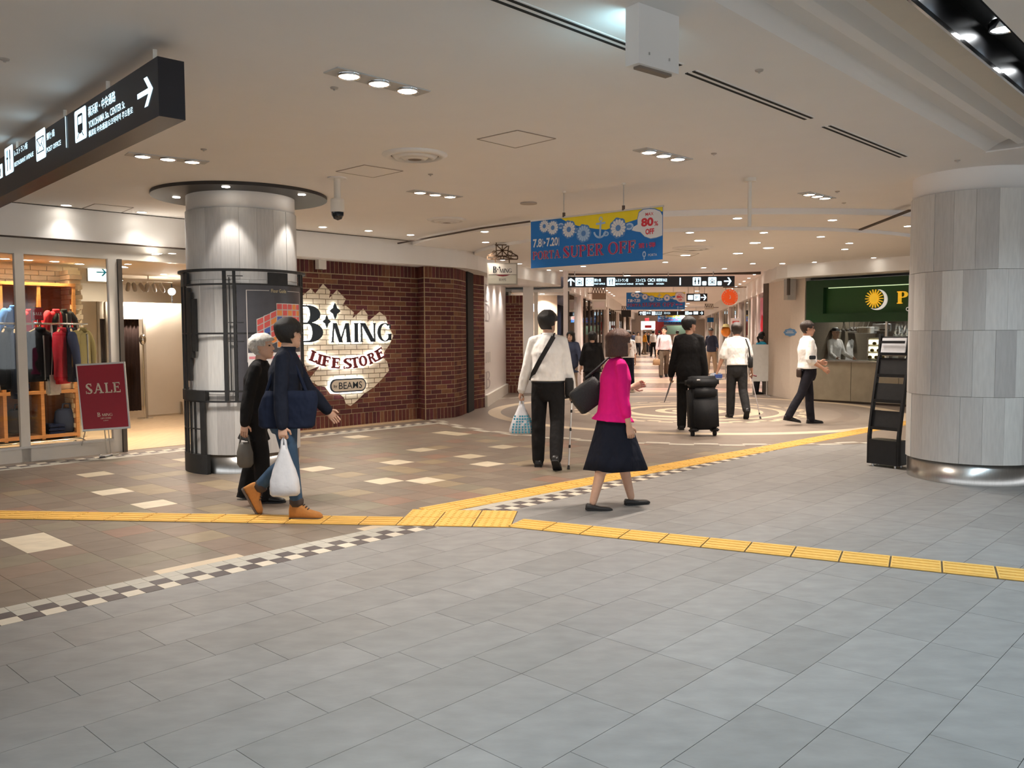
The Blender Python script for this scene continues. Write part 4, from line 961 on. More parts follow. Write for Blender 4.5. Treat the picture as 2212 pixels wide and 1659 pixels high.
    def sw(s, x0, y0, x1, y1):
        vs, fs = serif(s, 0.16, 0.06, 0.06, 0.10); g = 0.0042*W/1.74
        mb = MB()
        for q in range(8):
            dx, dy = g*math.cos(q*PI/4), g*math.sin(q*PI/4); mb.add(*lay(vs, fs, (x0*W + dx, y0*Hh + dy, x1*W + dx, y1*Hh + dy), o, ax, ay, az, 0.0065))
        mb.obj('letter_outline', bn['white'], t, world=True)
        mb = MB(); mb.add(*lay(vs, fs, (x0*W, y0*Hh, x1*W, y1*Hh), o, ax, ay, az, 0.0085)); mb.obj('lettering', bn['crimson'], t, world=True)
    sw('PORTA', 0.02, 0.175, 0.248, 0.345); sw('SUPER', 0.272, 0.165, 0.585, 0.40); sw('OFF', 0.618, 0.165, 0.815, 0.405)
    wr('第1弾', 0.835, 0.235, 0.955, 0.34, bn['red'], 0.006); wr('PORTA', 0.905, 0.075, 0.965, 0.12, bn['white'], 0.0)
    shape(_arc(0.877*W, 0.12*Hh, 0.022, 0.06*Hh, 0.012, 0.03*Hh, 0, 360, 14) + [[(0.872*W, 0.02*Hh), (0.882*W, 0.02*Hh), (0.879*W, 0.08*Hh), (0.875*W, 0.08*Hh)]], o, ax, ay, az, 0.007, bn['pale'], t, 'emblem')
    return t, az
b1, b2 = onz(1218, 413, CZ), onz(1347, 395, CZ); ba = math.degrees(math.atan2(b2.y - b1.y, b2.x - b1.x))
bl, br = onplane(1147, 578.6, (b1.x, b1.y), ba), onplane(1431, 561.5, (b1.x, b1.y), ba)
tl = onplane(1147, 476.4, (b1.x, b1.y), ba)
bd = Vector((br.x - bl.x, br.y - bl.y, 0)); BW = bd.length; bd.normalize()
bo = Vector((bl.x, bl.y, (bl.z + br.z)/2)); BHt = tl.z - bl.z
t, baz = banner('sale_banner', 'large blue and yellow sale banner hanging from two rods, nearest of all', bo, bd, BW, BHt)
for P in (b1, b2):
    MB().cyl((P.x, P.y), 0.006, bo.z + BHt, CZ, 8).obj('hanging_rod', M['steel'], t, world=True)
    MB().cyl((P.x, P.y), 0.016, bo.z + BHt, bo.z + BHt + 0.05, 10).obj('clamp', M['brown'], t, world=True)
    MB().cyl((P.x, P.y), 0.022, CZ - 0.02, CZ, 10).obj('ceiling_cap', M['offwhite'], t, world=True)
# ================================================================== lit lettering on the brick wall
halo = glow('halo_white', (0.90, 0.96, 1.0), 15.0)
ink = mat('letter_black', (0.010, 0.016, 0.022), 0.4); wine = mat('letter_wine', (0.16, 0.018, 0.022), 0.45)
ls = thing('wall_lettering', 'halo-lit black and wine-red shop lettering on the brick wall', 'sign', tuple(SH(4.5, BN, 0)))
AXS = Vector((UX, UY, 0)); AZS = Vector((UY, -UX, 0))       # along the wall; out of the wall
LO = SH(0, BN - BD/2, 0)
def zpx(x, y): return (640 + x*0.2411, 540 + y*0.2411)
def wbox(x0, y0, x1, y1):
    a = bsz(*zpx(x0, (y0 + y1)/2)); b = bsz(*zpx(x1, (y0 + y1)/2)); c = bsz(*zpx((x0 + x1)/2, y1)); d = bsz(*zpx((x0 + x1)/2, y0))
    return a[0], c[1], b[0], d[1]
FRAME_LS = FRAME[ls.name].inverted()
def halo_letter(vs, fs, box, m, name='letter', rot=0.0):
    V, F = lay(vs, fs, box, (0, 0, 0), (1, 0, 0), (0, 1, 0), (0, 0, 1), 0)
    cx, cy = (box[0] + box[2])/2, (box[1] + box[3])/2; c, s = math.cos(rot), math.sin(rot)
    P = [(cx + (v.x - cx)*c - (v.y - cy)*s, cy + (v.x - cx)*s + (v.y - cy)*c) for v in V]
    at = lambda p, d: LO + AXS*p[0] + Vector((0, 0, p[1])) + AZS*d
    mb = MB(); mb.add(*extrude_flat([at(p, 0.036) for p in P], F, AZS, 0.022)); l = mb.obj(name, m, ls, world=True)
    me = MB().add([at((cx + (p[0] - cx)*0.985, cy + (p[1] - cy)*0.985), 0.030) for p in P], F).mesh('halo_light', halo)
    me.transform(FRAME_LS); put('halo_light', me, l)
    return l
star = [[(0, 0.5), (0.36, 0.64), (0.5, 1.0), (0.64, 0.64), (1, 0.5), (0.64, 0.36), (0.5, 0), (0.36, 0.36)]]
def poly_vf(polys):
    vs, fs = [], []
    for p in polys: o = len(vs); vs += [(a, b, 0) for a, b in p]; fs.append(tuple(range(o, o + len(p))))
    return vs, fs
g, w_ = serif_glyph('B', 0.24, 0.05, 0.05); halo_letter(*poly_vf(g), wbox(-75, 495, 218, 828), ink)
for ch, b in (('M', (292, 655, 472, 828)), ('I', (498, 655, 537, 826)), ('N', (553, 655, 692, 824)), ('G', (708, 655, 832, 820))):
    g, w_ = serif_glyph(ch, 0.17, 0.06, 0.03); halo_letter(*poly_vf(g), wbox(*b), ink)
st8 = []
for k in range(4):
    a = PI/2*k
    for f in (0.0, 0.25, 0.5, 0.75):
        t_ = a + f*PI/2; r = 1/(1 + 0.95*math.sin(2*(t_))**2) if f else 1.0
        st8.append((0.5 + 0.5*r*math.cos(t_), 0.5 + 0.5*r*math.sin(t_)))
halo_letter(*poly_vf([st8]), wbox(280, 474, 374, 620), ink, 'star'); halo_letter(*poly_vf([st8]), wbox(218, 584, 288, 698), ink, 'star')
arc = [('L', 140, 955, 20), ('I', 190, 980, 16), ('F', 245, 995, 12), ('E', 333, 1012, 6), ('S', 440, 1015, -4), ('T', 505, 1010, -9), ('O', 578, 993, -14), ('R', 660, 965, -20), ('E', 728, 930, -25)]
for ch, x, y, rr in arc:
    g, w_ = serif_glyph(ch, 0.23, 0.15, 0.08); hw = 37 if ch != 'I' else 21
    halo_letter(*poly_vf(g), wbox(x - hw, y - 48, x + hw, y + 48), wine, rot=-math.radians(rr))
b = wbox(283, 1150, 604, 1272)
def cap_poly(x0, y0, x1, y1, n=12):
    r = (y1 - y0)/2; P = []
    for k in range(n + 1): a = -PI/2 + PI*k/n; P.append((x1 - r + r*math.cos(a), y0 + r + r*math.sin(a)))
    for k in range(n + 1): a = PI/2 + PI*k/n; P.append((x0 + r + r*math.cos(a), y0 + r + r*math.sin(a)))
    return P
cp = halo_letter(*poly_vf([cap_poly(0, 0, b[2] - b[0], b[3] - b[1])]), b, mat('letter_navy', (0.02, 0.03, 0.05), 0.4), 'capsule_plate')
shape([cap_poly(b[0] + 0.022, b[1] + 0.022, b[2] - 0.022, b[3] - 0.022)], LO, AXS, (0, 0, 1), AZS, 0.060, mat('plate_cream', (0.66, 0.57, 0.45), 0.5), ls, 'plate_face')
x0, y0, x1, y1 = wbox(358, 1180, 565, 1240); write('BEAMS', (x0, y0, x1, y1), LO, AXS, (0, 0, 1), AZS, ink, ls, bold=0.004, lift=0.063)
x0, y0, x1, y1 = wbox(312, 1205, 344, 1238); write('by', (x0, y0, x1, y1), LO, AXS, (0, 0, 1), AZS, ink, ls, bold=0.01, lift=0.063)
# little white box under the soffit
P = SHP(693, 570, 0.2); tb = thing('sensor_box', 'small white box fixed under the soffit above the brick wall', 'sensor', (P.x, P.y, FB), GA)
MB().box((0, 0, -0.075), (0.14, 0.10, 0.15)).obj('box_body', M['offwhite'], tb); MB().cyl((0, 0), 0.03, -0.16, -0.15, 12).obj('lens', M['brown'], tb)
# ================================================================== shop interior at the left
pt = struct('wall_shop')
MB().bar(SH(-5, 6.9, 1.4), SH(7.2, 6.9, 1.4), 0.1, 2.8).obj('back_wall', M['cream'], pt)
MB().bar(SH(7.2, 0.5, 1.4), SH(7.2, 7, 1.4), 0.1, 2.8).obj('end_wall', M['cream'], pt)
MB().bar(SH(-5, 0.3, 1.4), SH(-5, 7, 1.4), 0.1, 2.8).obj('end_wall', M['cream'], pt)
MB().bar(SH(3.3, 0.42, 1.4), SH(7.2, 0.42, 1.4), 0.1, 2.7).obj('lining', M['cream'], pt)
# pale brick lining with shelf unit in front
CN_ = 2.0
wbr = mat('pale_brick', (0.66, 0.55, 0.36), 0.7, var=0.08, scale=10, bump=0.15)
cs0, cz0 = None, None
def csz(px, py, n=CN_):
    p = SHP(px, py, n); return ((p.x - S0[0])*UX + (p.y - S0[1])*UY, p.z)
se = csz(186, 800)[0]
MB().bar(SH(-4.9, CN_ + 0.50, 1.37), SH(se, CN_ + 0.50, 1.37), 0.08, 2.75).obj('shop_partition', wbr, pt)
me_pb2 = MB().box((0, 0, 0), (0.17, 0.125, 0.064)).mesh('pale_brick', wbr)
for r in range(34):
    for c in range(3): put('pale_brick', me_pb2, pt, loc=SH(se - 0.085, CN_ + 0.10 + c*0.13 + (0.06 if r % 2 else 0), 0.04 + r*0.072), rz=GA)
me_pb = MB().box((0, 0, 0), (0.213, 0.03, 0.064)).mesh('pale_brick', wbr)
for k in range(19):
    s = se - 0.12 - k*0.22
    for r in range(6): put('pale_brick', me_pb, pt, loc=SH(s + (0.11 if r % 2 else 0), CN_ + 0.45, 2.12 + r*0.072), rz=GA)
# cube shelf
ztop = csz(100, 614)[1]; s_r = csz(165, 800)[0]; cols = [csz(x, 800)[0] for x in (-260, -170, -80, 8, 90, 165)]
zsh = [0.06, csz(130, 846)[1], csz(130, 716)[1], ztop]
shf = thing('cube_shelf', 'orange-brown wooden cube shelf against the pale brick inside the shop', 'shelf', tuple(SH(s_r, CN_, 0)), GA)
def SHL(s, n, z): return (s - s_r, n - CN_, z)
for s in cols: MB().box(SHL(s, CN_ + 0.2, (0.02 + ztop)/2), (0.045, 0.40, ztop - 0.02)).obj('upright', M['wood'], shf)
for z in zsh: MB().box(SHL((cols[0] + s_r)/2, CN_ + 0.2, z), (s_r - cols[0] + 0.05, 0.41, 0.045)).obj('shelf_board', M['wood'], shf)
MB().box(SHL((cols[0] + s_r)/2, CN_ + 0.405, ztop/2), (s_r - cols[0], 0.012, ztop - 0.05)).obj('back_board', mat('dark_wood', (0.20, 0.085, 0.03), 0.6, var=0.25, stretch=(1, 1, 8)), shf)
cl = {k: mat('cloth_' + k, c, 0.85, var=0.12, scale=30, bump=0.3, bscale=40, spec=0.2) for k, c in dict(red=(0.45, 0.015, 0.03), navy=(0.012, 0.018, 0.045), blue=(0.03, 0.12, 0.42), black=(0.010, 0.010, 0.012), camo=(0.17, 0.13, 0.045), cream=(0.62, 0.52, 0.40), brown=(0.10, 0.05, 0.03), denim=(0.022, 0.032, 0.06), white=(0.70, 0.68, 0.66), grey=(0.25, 0.24, 0.24), wine=(0.16, 0.01, 0.04), orange=(0.60, 0.20, 0.02), curtain=(0.035, 0.020, 0.016)).items()}
def garment(name, label, cat, s, n, ztop_, w, h, d, m, group=None, rz=0.0, hanger=True, sleeves=True, flip=False):
    """a garment on a hanger: shoulders, body, two hanging sleeves"""
    g = thing(name, label, cat, tuple(SH(s, n, ztop_)), GA + rz, group)
    rings = []
    for zf, wf, df in ((0.02, 0.09, 0.45), (0.0, 0.13, 0.55), (-0.035, 0.22, 0.7), (-0.075, 0.33, 0.8), (-0.125, 0.42, 0.85), (-0.2, 0.43, 0.95), (-0.45, 0.40, 1.0), (-0.7, 0.41, 1.0), (-0.92, 0.44, 0.95), (-1.0, 0.43, 0.9)):
        rings.append([(w*wf*math.cos(2*PI*k/16), d/2*df*math.sin(2*PI*k/16)*(1 + 0.12*math.sin(5*k)), zf*h) for k in range(16)])
    MB().loft(rings).obj('body', m, g, smooth=True)
    if sleeves:
        for sd_ in (-1, 1):
            MB().tube([(sd_*w*0.36, 0, -0.11*h), (sd_*w*0.52, -0.015, -0.32*h), (sd_*w*0.58, -0.03, -0.60*h), (sd_*w*0.60, -0.02, -0.88*h)], [d*0.36, d*0.36, d*0.31, d*0.26], 10).obj('sleeve', m, g, smooth=True)
    MB().box((0, -d*0.49, -0.54*h), (0.012, 0.02, 0.86*h)).obj('zip', cl['grey'], g)
    MB().loft([[(w*0.12*f_*math.cos(2*PI*q_/14), d*0.30*f_*math.sin(2*PI*q_/14) - 0.01, z_) for q_ in range(14)] for z_, f_ in ((-0.03, 1.25), (0.012, 1.2), (0.03, 1.0))]).obj('collar', m, g, smooth=True)
    if hanger:
        MB().tube([(-w*0.36, 0, -0.07*h), (0, 0, 0.035), (w*0.36, 0, -0.07*h)], 0.012, 8).obj('hanger', mat('hanger_wood', (0.55, 0.38, 0.2), 0.5), g)
        MB().tube([(0, 0, 0.03), (0, 0, 0.07), (0.015, 0, 0.085), (0.03, 0, 0.07)], 0.004, 6).obj('hook', M['chrome'], g)
    return g
# clothes rail in the window
RN = 0.75
ra = csz(-300, 700, RN); rb = csz(188, 700, RN); rz_ = rb[1]
rail = thing('clothes_rail', 'chrome clothes rail on castors standing behind the shop window', 'clothes rail', tuple(SH(rb[0], RN, 0)), GA)
def RL(s, n, z): return (s - rb[0], n - RN, z)
MB().tube([RL(ra[0], RN, rz_), RL(rb[0], RN, rz_)], 0.014, 10).obj('hanging_bar', M['chrome'], rail, smooth=True)
for s in (ra[0] + 0.1, rb[0] - 0.12):
    MB().tube([RL(s, RN, 0.12), RL(s, RN, rz_)], 0.013, 10).obj('post', M['chrome'], rail, smooth=True)
    MB().tube([RL(s, RN - 0.22, 0.10), RL(s, RN, 0.13), RL(s, RN + 0.22, 0.10)], 0.012, 8).obj('foot', M['chrome'], rail, smooth=True)
    for dn in (-0.22, 0.22): MB().ball(RL(s, RN + dn, 0.05), 0.04, 10, 6).obj('castor', M['black'], rail, smooth=True)
MB().tube([RL(ra[0], RN, 0.13), RL(rb[0] - 0.12, RN, 0.13)], 0.011, 8).obj('base_bar', M['chrome'], rail, smooth=True)
for px, m, w, h, lb, rzo in ((-40, 'navy', 0.5, 0.80, 'dark navy jacket on the window rail at the picture edge', 1.1), (12, 'black', 0.46, 0.74, 'black patterned coat hanging leftmost behind the shop window', 1.0), (33, 'navy', 0.48, 0.86, 'navy and blue jacket hanging on the rail beside the window post', 1.2), (86, 'black', 0.52, 0.66, 'black jacket hanging in the middle of the window rail', 0.25), (132, 'red', 0.46, 0.70, 'red jacket hanging between the black jacket and the camouflage one', 0.9), (152, 'navy', 0.40, 0.68, 'thin dark navy coat hanging just right of the red jacket', 1.4), (176, 'camo', 0.40, 0.52, 'camouflage jacket hanging at the right end of the window rail', 0.7)):
    s = csz(px, 720, RN)[0]; garment('hanging_jacket', lb, 'jacket', s, RN, rz_ - 0.075, w*0.9, h, 0.15, cl[m], 'clothes on the window rail', rzo)
# things in the cubes
def cube_item(px, py, w, h, name, label, cat, m, kind='fold', n=None):
    n = n or CN_ + 0.18
    p = SHP(px, py, n); s = (p.x - S0[0])*UX + (p.y - S0[1])*UY
    if kind == 'hang': return garment(name, label, cat, s, n, p.z, w, h, 0.13, m, None, 0.3, False)
    t = thing(name, label, cat, tuple(SH(s, n, p.z)), GA)
    if kind == 'bag':
        me = MB().loft([[(w*f*math.cos(2*PI*k/16)*0.5, d_*math.sin(2*PI*k/16)*0.5, z*h) for k in range(16)] for z, f, d_ in ((0, 0.7, 0.14), (0.08, 1.0, 0.22), (0.5, 1.05, 0.24), (0.9, 0.9, 0.18), (1.0, 0.6, 0.1))]).mesh('bag_body', m, True); put('bag_body', me, t)
        MB().tube([(-w*0.2, -0.05, h*0.95), (-w*0.15, -0.06, h*1.2), (w*0.15, -0.06, h*1.2), (w*0.2, -0.05, h*0.95)], 0.012, 6).obj('handle', m, t)
    else:
        for k in range(3):
            me = bevel_mesh(MB().box((0, 0, h*(k + 0.5)/3), (w, 0.26, h/3 - 0.006)).mesh('folded_layer', m), 0.012, 2); put('folded_layer', me, t)
    return t
cube_item(120, 672, 0.34, 0.34, 'hung_jacket', 'red jacket hanging high in the upper right cube', 'jacket', cl['red'], 'hang', CN_ - 0.12)
cube_item(137, 672, 0.30, 0.36, 'hung_jacket', 'dark grey jacket hanging high beside the red one', 'jacket', cl['black'], 'hang', CN_ - 0.10)
cube_item(62, 672, 0.28, 0.36, 'hung_jacket', 'red top hanging right behind the window post', 'jacket', cl['red'], 'hang', CN_ - 0.12)
cube_item(28, 664, 0.34, 0.50, 'hung_jacket', 'blue jacket hanging in the upper left cube', 'jacket', cl['blue'], 'hang', CN_ - 0.12)
cube_item(142, 935, 0.30, 0.36, 'denim_bag', 'dark denim bag in the lower right cube', 'bag', cl['denim'], 'bag')
cube_item(118, 938, 0.22, 0.16, 'folded_clothes', 'folded navy clothes on the lowest shelf', 'clothes', cl['navy'])
cube_item(40, 935, 0.30, 0.34, 'dark_bag', 'black bag in the lowest cube behind the window post', 'bag', cl['black'], 'bag')
cube_item(140, 842, 0.22, 0.24, 'paper_bag', 'beige bag standing on the middle shelf', 'bag', cl['cream'], 'bag')
cube_item(33, 842, 0.30, 0.30, 'folded_clothes', 'folded blue clothes in the middle left cube', 'clothes', cl['denim'])
cube_item(4, 842, 0.16, 0.22, 'folded_clothes', 'folded cream clothes at the picture edge', 'clothes', cl['cream'])
cube_item(8, 700, 0.16, 0.16, 'folded_clothes', 'folded brown clothes in the upper left cube', 'clothes', cl['brown'])
# white tote hanging from the rail
P = SHP(115, 853, RN + 0.02); s = (P.x - S0[0])*UX + (P.y - S0[1])*UY
tt = thing('white_tote', 'bright white tote bag hanging low below the red jacket', 'bag', tuple(SH(s, RN, P.z)), GA + 0.4)
zt_ = SHP(115, 806, RN).z - P.z
put('bag_body', bevel_mesh(MB().box((0, 0, zt_/2), (0.20, 0.08, zt_)).mesh('bag_body', cl['white']), 0.02, 2), tt)
for dx in (-0.03, 0.03): MB().tube([(-0.05, dx, zt_ - 0.02), (-0.03, dx, zt_ + 0.2), (0, dx*0.3, rz_ - P.z - 0.01), (0.03, dx, zt_ + 0.2), (0.05, dx, zt_ - 0.02)], 0.006, 6).obj('strap', cl['white'], tt)
# small red SALE card on the rail
P = SHP(81, 692, RN); tcard = thing('sale_card', 'small red sale card standing on the clothes rail', 'sign', (P.x, P.y, P.z), GA)
c0, c1 = csz(68, 678, RN), csz(94, 664, RN); wcd = c1[0] - c0[0]; hcd = c1[1] - P.z
MB().box((0, 0, hcd/2 + 0.0), (wcd, 0.008, hcd)).obj('card_frame', M['brown'], tcard); MB().box((0, -0.006, hcd/2), (wcd*0.9, 0.004, hcd*0.88)).obj('card_face', mat('sale_red', (0.30, 0.012, 0.025), 0.45, var=0.04), tcard)
MB().cyl((0, 0), 0.05, rz_ - P.z + 0.008, rz_ - P.z + 0.02, 14).obj('card_base', M['chrome'], tcard); MB().cyl((0, 0), 0.006, rz_ - P.z + 0.0, 0.01, 8).obj('card_stem', M['chrome'], tcard)
vs, fs = serif('SALE', 0.17, 0.08, 0.06); MB().add(*lay(vs, fs, (-wcd*0.36, hcd*0.40, wcd*0.36, hcd*0.62), (0, -0.009, 0), (1, 0, 0), (0, 0, 1), (0, -1, 0), 0)).obj('lettering', pr['white'], tcard)
# fitting rooms
FN = 4.45
def fsz(px, py, n=FN):
    p = SHP(px, py, n); return ((p.x - S0[0])*UX + (p.y - S0[1])*UY, p.z)
fz = fsz(360, 655)[1]
fit = thing('fitting_room', 'beige panelled fitting room with dark curtains at the back of the shop', 'fitting room', tuple(SH(fsz(360, 800)[0], FN, 0)), GA)
f0 = fsz(360, 800)[0]
def FL(s, n, z): return (s - f0, n - FN, z)
for a_, b_, z0, z1, nm in ((178, 214, 0.02, fz, 'panel'), (314, 470, 0.03, fz, 'panel'), (214, 314, fz - 0.30, fz, 'header')):
    sa, sb = fsz(a_, 800)[0], fsz(b_, 800)[0]; MB().box(FL((sa + sb)/2, FN, (z0 + z1)/2), (sb - sa, 0.05, z1 - z0)).obj(nm, M['partition'], fit)
for px in (214, 232, 312): s = fsz(px, 800)[0]; MB().box(FL(s, FN - 0.03, fz/2), (0.04, 0.05, fz)).obj('post', mat('fit_post', (0.40, 0.35, 0.28), 0.6), fit)
def curtain(pa, pb, z0, z1, name):
    sa, sb = fsz(pa, 800)[0], fsz(pb, 800)[0]; n = 26; vs = []
    for i in range(n + 1):
        s = sa + (sb - sa)*i/n; d = 0.035*math.sin(i*1.9)
        vs += [Vector(FL(s, FN + 0.08 + d, z0)), Vector(FL(s, FN + 0.08 + d*0.6, z1))]
    MB().add(vs, [(2*i, 2*i + 2, 2*i + 3, 2*i + 1) for i in range(n)]).obj(name, cl['curtain'], fit, smooth=True)
curtain(215, 238, 0.12, fz - 0.26, 'curtain'); curtain(240, 306, 0.12, fz - 0.26, 'curtain')
P = SHP(392, 892, FN - 0.1); MB().box(FL(fsz(389, 885)[0], FN - 0.05, 0.12), (0.03, 0.03, 0.24)).obj('door_stop', M['steel'], fit)
P = SHP(308, 720, FN - 0.35); s = (P.x - S0[0])*UX + (P.y - S0[1])*UY
dm_ = thing('display_stand', 'slim chrome display stand beside the dark curtain', 'stand', tuple(SH(s, FN - 0.35, 0)), GA)
MB().cyl((0, 0), 0.14, 0, 0.02, 20).obj('base', M['chrome'], dm_); MB().cyl((0, 0), 0.014, 0.02, 1.35, 10).obj('stem', M['chrome'], dm_); MB().ball((0, 0, 1.42), (0.06, 0.06, 0.10), 14, 8).obj('finial', M['chrome'], dm_, smooth=True)
# spot track, globe lamp, exit sign
P = SHP(320, 606, 4.0); trk = thing('spot_track', 'track of small grey spotlights inside the shop', 'track light', (P.x, P.y, P.z), GA)
L0, L1 = fsz(266, 601, 4.0), fsz(372, 611, 4.0); sP_ = (P.x - S0[0])*UX + (P.y - S0[1])*UY
MB().box(((L0[0] + L1[0])/2 - sP_, 0, 0), (L1[0] - L0[0], 0.04, 0.04)).obj('track', M['offwhite'], trk)
MB().cyl((0, 0), 0.012, 0.0, 2.55 - P.z, 8).obj('drop_rod', M['offwhite'], trk)
for k, px in enumerate((277, 290, 306, 318, 333, 349)):
    s = fsz(px, 618, 4.0)[0] - sP_; tl_ = 0.35 + 0.25*((k % 3) - 1)
    MB().tube([(s, 0, -0.02), (s, 0, -0.09)], 0.008, 6).obj('stem', M['offwhite'], trk)
    MB().tube([(s - 0.05*math.sin(tl_), -0.02, -0.08), (s + 0.09*math.sin(tl_), 0.05, -0.17)], 0.036, 12).obj('spot_can', mat('spot_can', (0.30, 0.26, 0.22), 0.5), trk, smooth=True)
    if k % 2 == 0: spot('spot_light', (s, 0.10, -0.22), 40, WARM, 80, 0.6, 0.04, trk, aim=None).rotation_euler = Vector((0.1*tl_, 0.8, -0.45)).to_track_quat('-Z', 'Y').to_euler()
P = SHP(371, 630, 4.2); gl_ = thing('globe_lamp', 'round white globe lamp on a dark stem above the fitting room', 'lamp', (P.x, P.y, P.z))
MB().ball((0, 0, 0), 0.065, 18, 12).obj('globe', glow('globe_glow', (1.0, 0.92, 0.78), 14.0), gl_, smooth=True); MB().cyl((0, 0), 0.012, fz - P.z, 0.14, 8).obj('stem', M['black'], gl_); point('lamp', (0, -0.0, -0.12), 14, WARM, 0.06, gl_)
P = SHP(209, 588, 3.0); ex = thing('exit_sign', 'bright white and blue exit sign with an arrow inside the shop', 'sign', (P.x, P.y, P.z), GA)
MB().box((0, 0, 0), (0.30, 0.05, 0.30)).obj('sign_box', M['white'], ex); MB().box((0, -0.028, 0), (0.28, 0.006, 0.28)).obj('lit_face', glow('exit_face', (0.85, 0.97, 1.0), 3.2), ex)
shape([[(a*0.16 - 0.02, b*0.12 - 0.06) for a, b in poly] for poly in arrow_polys(0, 0, 1)], (0, -0.032, 0), (1, 0, 0), (0, 0, 1), (0, -1, 0), 0.0, mat('exit_blue', (0.02, 0.35, 0.50), 0.5), ex, 'arrow', world=False)
MB().cyl((0, 0), 0.012, 0.15, 2.55 - P.z, 8).obj('hanger', M['offwhite'], ex)
for k, (px, py, n) in enumerate(((10, 556, 2.0), (60, 563, 2.0), (118, 570, 2.0), (172, 577, 2.2), (-60, 548, 2.0), (-140, 540, 2.0))):
    p = SHP(px, py, n - 0.05); P = SH((p.x - S0[0])*UX + (p.y - S0[1])*UY, n - 0.05, 2.55)
    downlight(0, 0, 2.55, 'warm downlight in the shop ceiling above the wooden shelf', 'shop lamps above the shelf', 60, (1.0, 0.76, 0.42), 0.06, 100, None, P)
for k, (px, py) in enumerate(((336, 549), (342, 547), (336, 561), (276, 570), (270, 577), (372, 547), (262, 605))):
    P = onz(px, py, 2.55); 
    downlight(0, 0, 2.55, 'small downlight in the shop ceiling beyond the open entrance', 'shop lamps beyond the entrance', 34, WARM, 0.045, 110, None, P)
for s, n in ((-1.0, 0.7), (0.4, 0.7), (2.4, 2.2), (3.6, 3.4)):
    P = SH(s, n, 2.55); downlight(0, 0, 2.55, 'downlight in the shop ceiling close behind the window', 'shop lamps behind the window', 30, WARM, 0.05, 110, None, P)
# ================================================================== SALE stand outside
fA, fB = onz(180, 985), onz(250, 983)
st = thing('sale_stand', 'red poster stand with SALE lettering outside the shop window', 'sign stand', tuple((fA + fB)/2), 0)
YS = ((fA + fB)/2).y - 0.05
def ps(px, py, Y=YS): return atY(px, py, Y)
q = [ps(162, 788), ps(269, 781), ps(282, 926), ps(176, 934)]
q = [ps(163, 787), ps(269, 781), ps(281, 925, YS - 0.18), ps(178, 932, YS - 0.18)]
TL, TR, BR, BLc = q
nrm = (TR - TL).cross(BLc - TL).normalized(); nrm = -nrm if nrm.y > 0 else nrm
def quadbox(a, b, c, d, th, n, name, m):
    vs = [a, b, c, d] + [p - n*th for p in (a, b, c, d)]
    return MB().add(vs, [(0, 1, 2, 3), (7, 6, 5, 4), (0, 4, 5, 1), (1, 5, 6, 2), (2, 6, 7, 3), (3, 7, 4, 0)]).obj(name, m, st, world=True)
quadbox(TL, TR, BR, BLc, 0.02, nrm, 'poster_frame', M['alu'])
ce = (TL + TR + BR + BLc)/4; ins = lambda p: ce + (p - ce)*0.945 + nrm*0.003
quadbox(ins(TL), ins(TR), ins(BR), ins(BLc), 0.002, nrm, 'poster', mat('sale_red', (0.30, 0.012, 0.025), 0.45))
axp = (TR - TL).normalized(); ayp = (TL - BLc).normalized(); pw_, ph_ = (TR - TL).length, (TL - BLc).length
cream_ink = mat('cream_ink', (0.70, 0.60, 0.46), 0.6)
vs, fs = serif('SALE', 0.17, 0.10, 0.08, 0.08); MB().add(*lay(vs, fs, (pw_*0.16, ph_*0.545, pw_*0.86, ph_*0.70), BLc, axp, ayp, nrm, 0.006)).obj('lettering', cream_ink, st, world=True)
vs, fs = serif('B', 0.2, 0.08, 0.05); MB().add(*lay(vs, fs, (pw_*0.34, ph_*0.20, pw_*0.40, ph_*0.262), BLc, axp, ayp, nrm, 0.006)).obj('lettering', cream_ink, st, world=True)
vs, fs = serif('MING', 0.16, 0.06, 0.03); MB().add(*lay(vs, fs, (pw_*0.43, ph_*0.205, pw_*0.64, ph_*0.245), BLc, axp, ayp, nrm, 0.006)).obj('lettering', cream_ink, st, world=True)
vs, fs = serif('LIFE STORE', 0.2, 0.1, 0.08); MB().add(*lay(vs, fs, (pw_*0.40, ph_*0.165, pw_*0.61, ph_*0.185), BLc, axp, ayp, nrm, 0.006)).obj('lettering', cream_ink, st, world=True)
write('by BEAMS', (pw_*0.45, ph_*0.13, pw_*0.55, ph_*0.148), BLc, axp, ayp, nrm, cream_ink, st, lift=0.006)
mid = (BLc + BR)/2
for px0, py0, px1, py1 in ((184, 932, 172, 983), (226, 930, 232, 985), (234, 929, 240, 983)):
    a = ps(px0, py0, YS - 0.16); b_ = onz(px1, py1); MB().tube([a, (b_.x, b_.y, 0.01)], 0.006, 6).obj('leg', M['steel'], st, world=True)
a, b_ = onz(217, 989), onz(256, 983); MB().tube([(a.x, a.y, 0.022), (b_.x, b_.y, 0.022)], 0.02, 10).obj('foot_bar', M['chrome'], st, smooth=True, world=True)
a, b_ = ps(215, 860, YS + 0.02), onz(205, 975); MB().tube([a, (b_.x, b_.y + 0.35, 0.01)], 0.008, 6).obj('rear_leg', M['steel'], st, world=True)
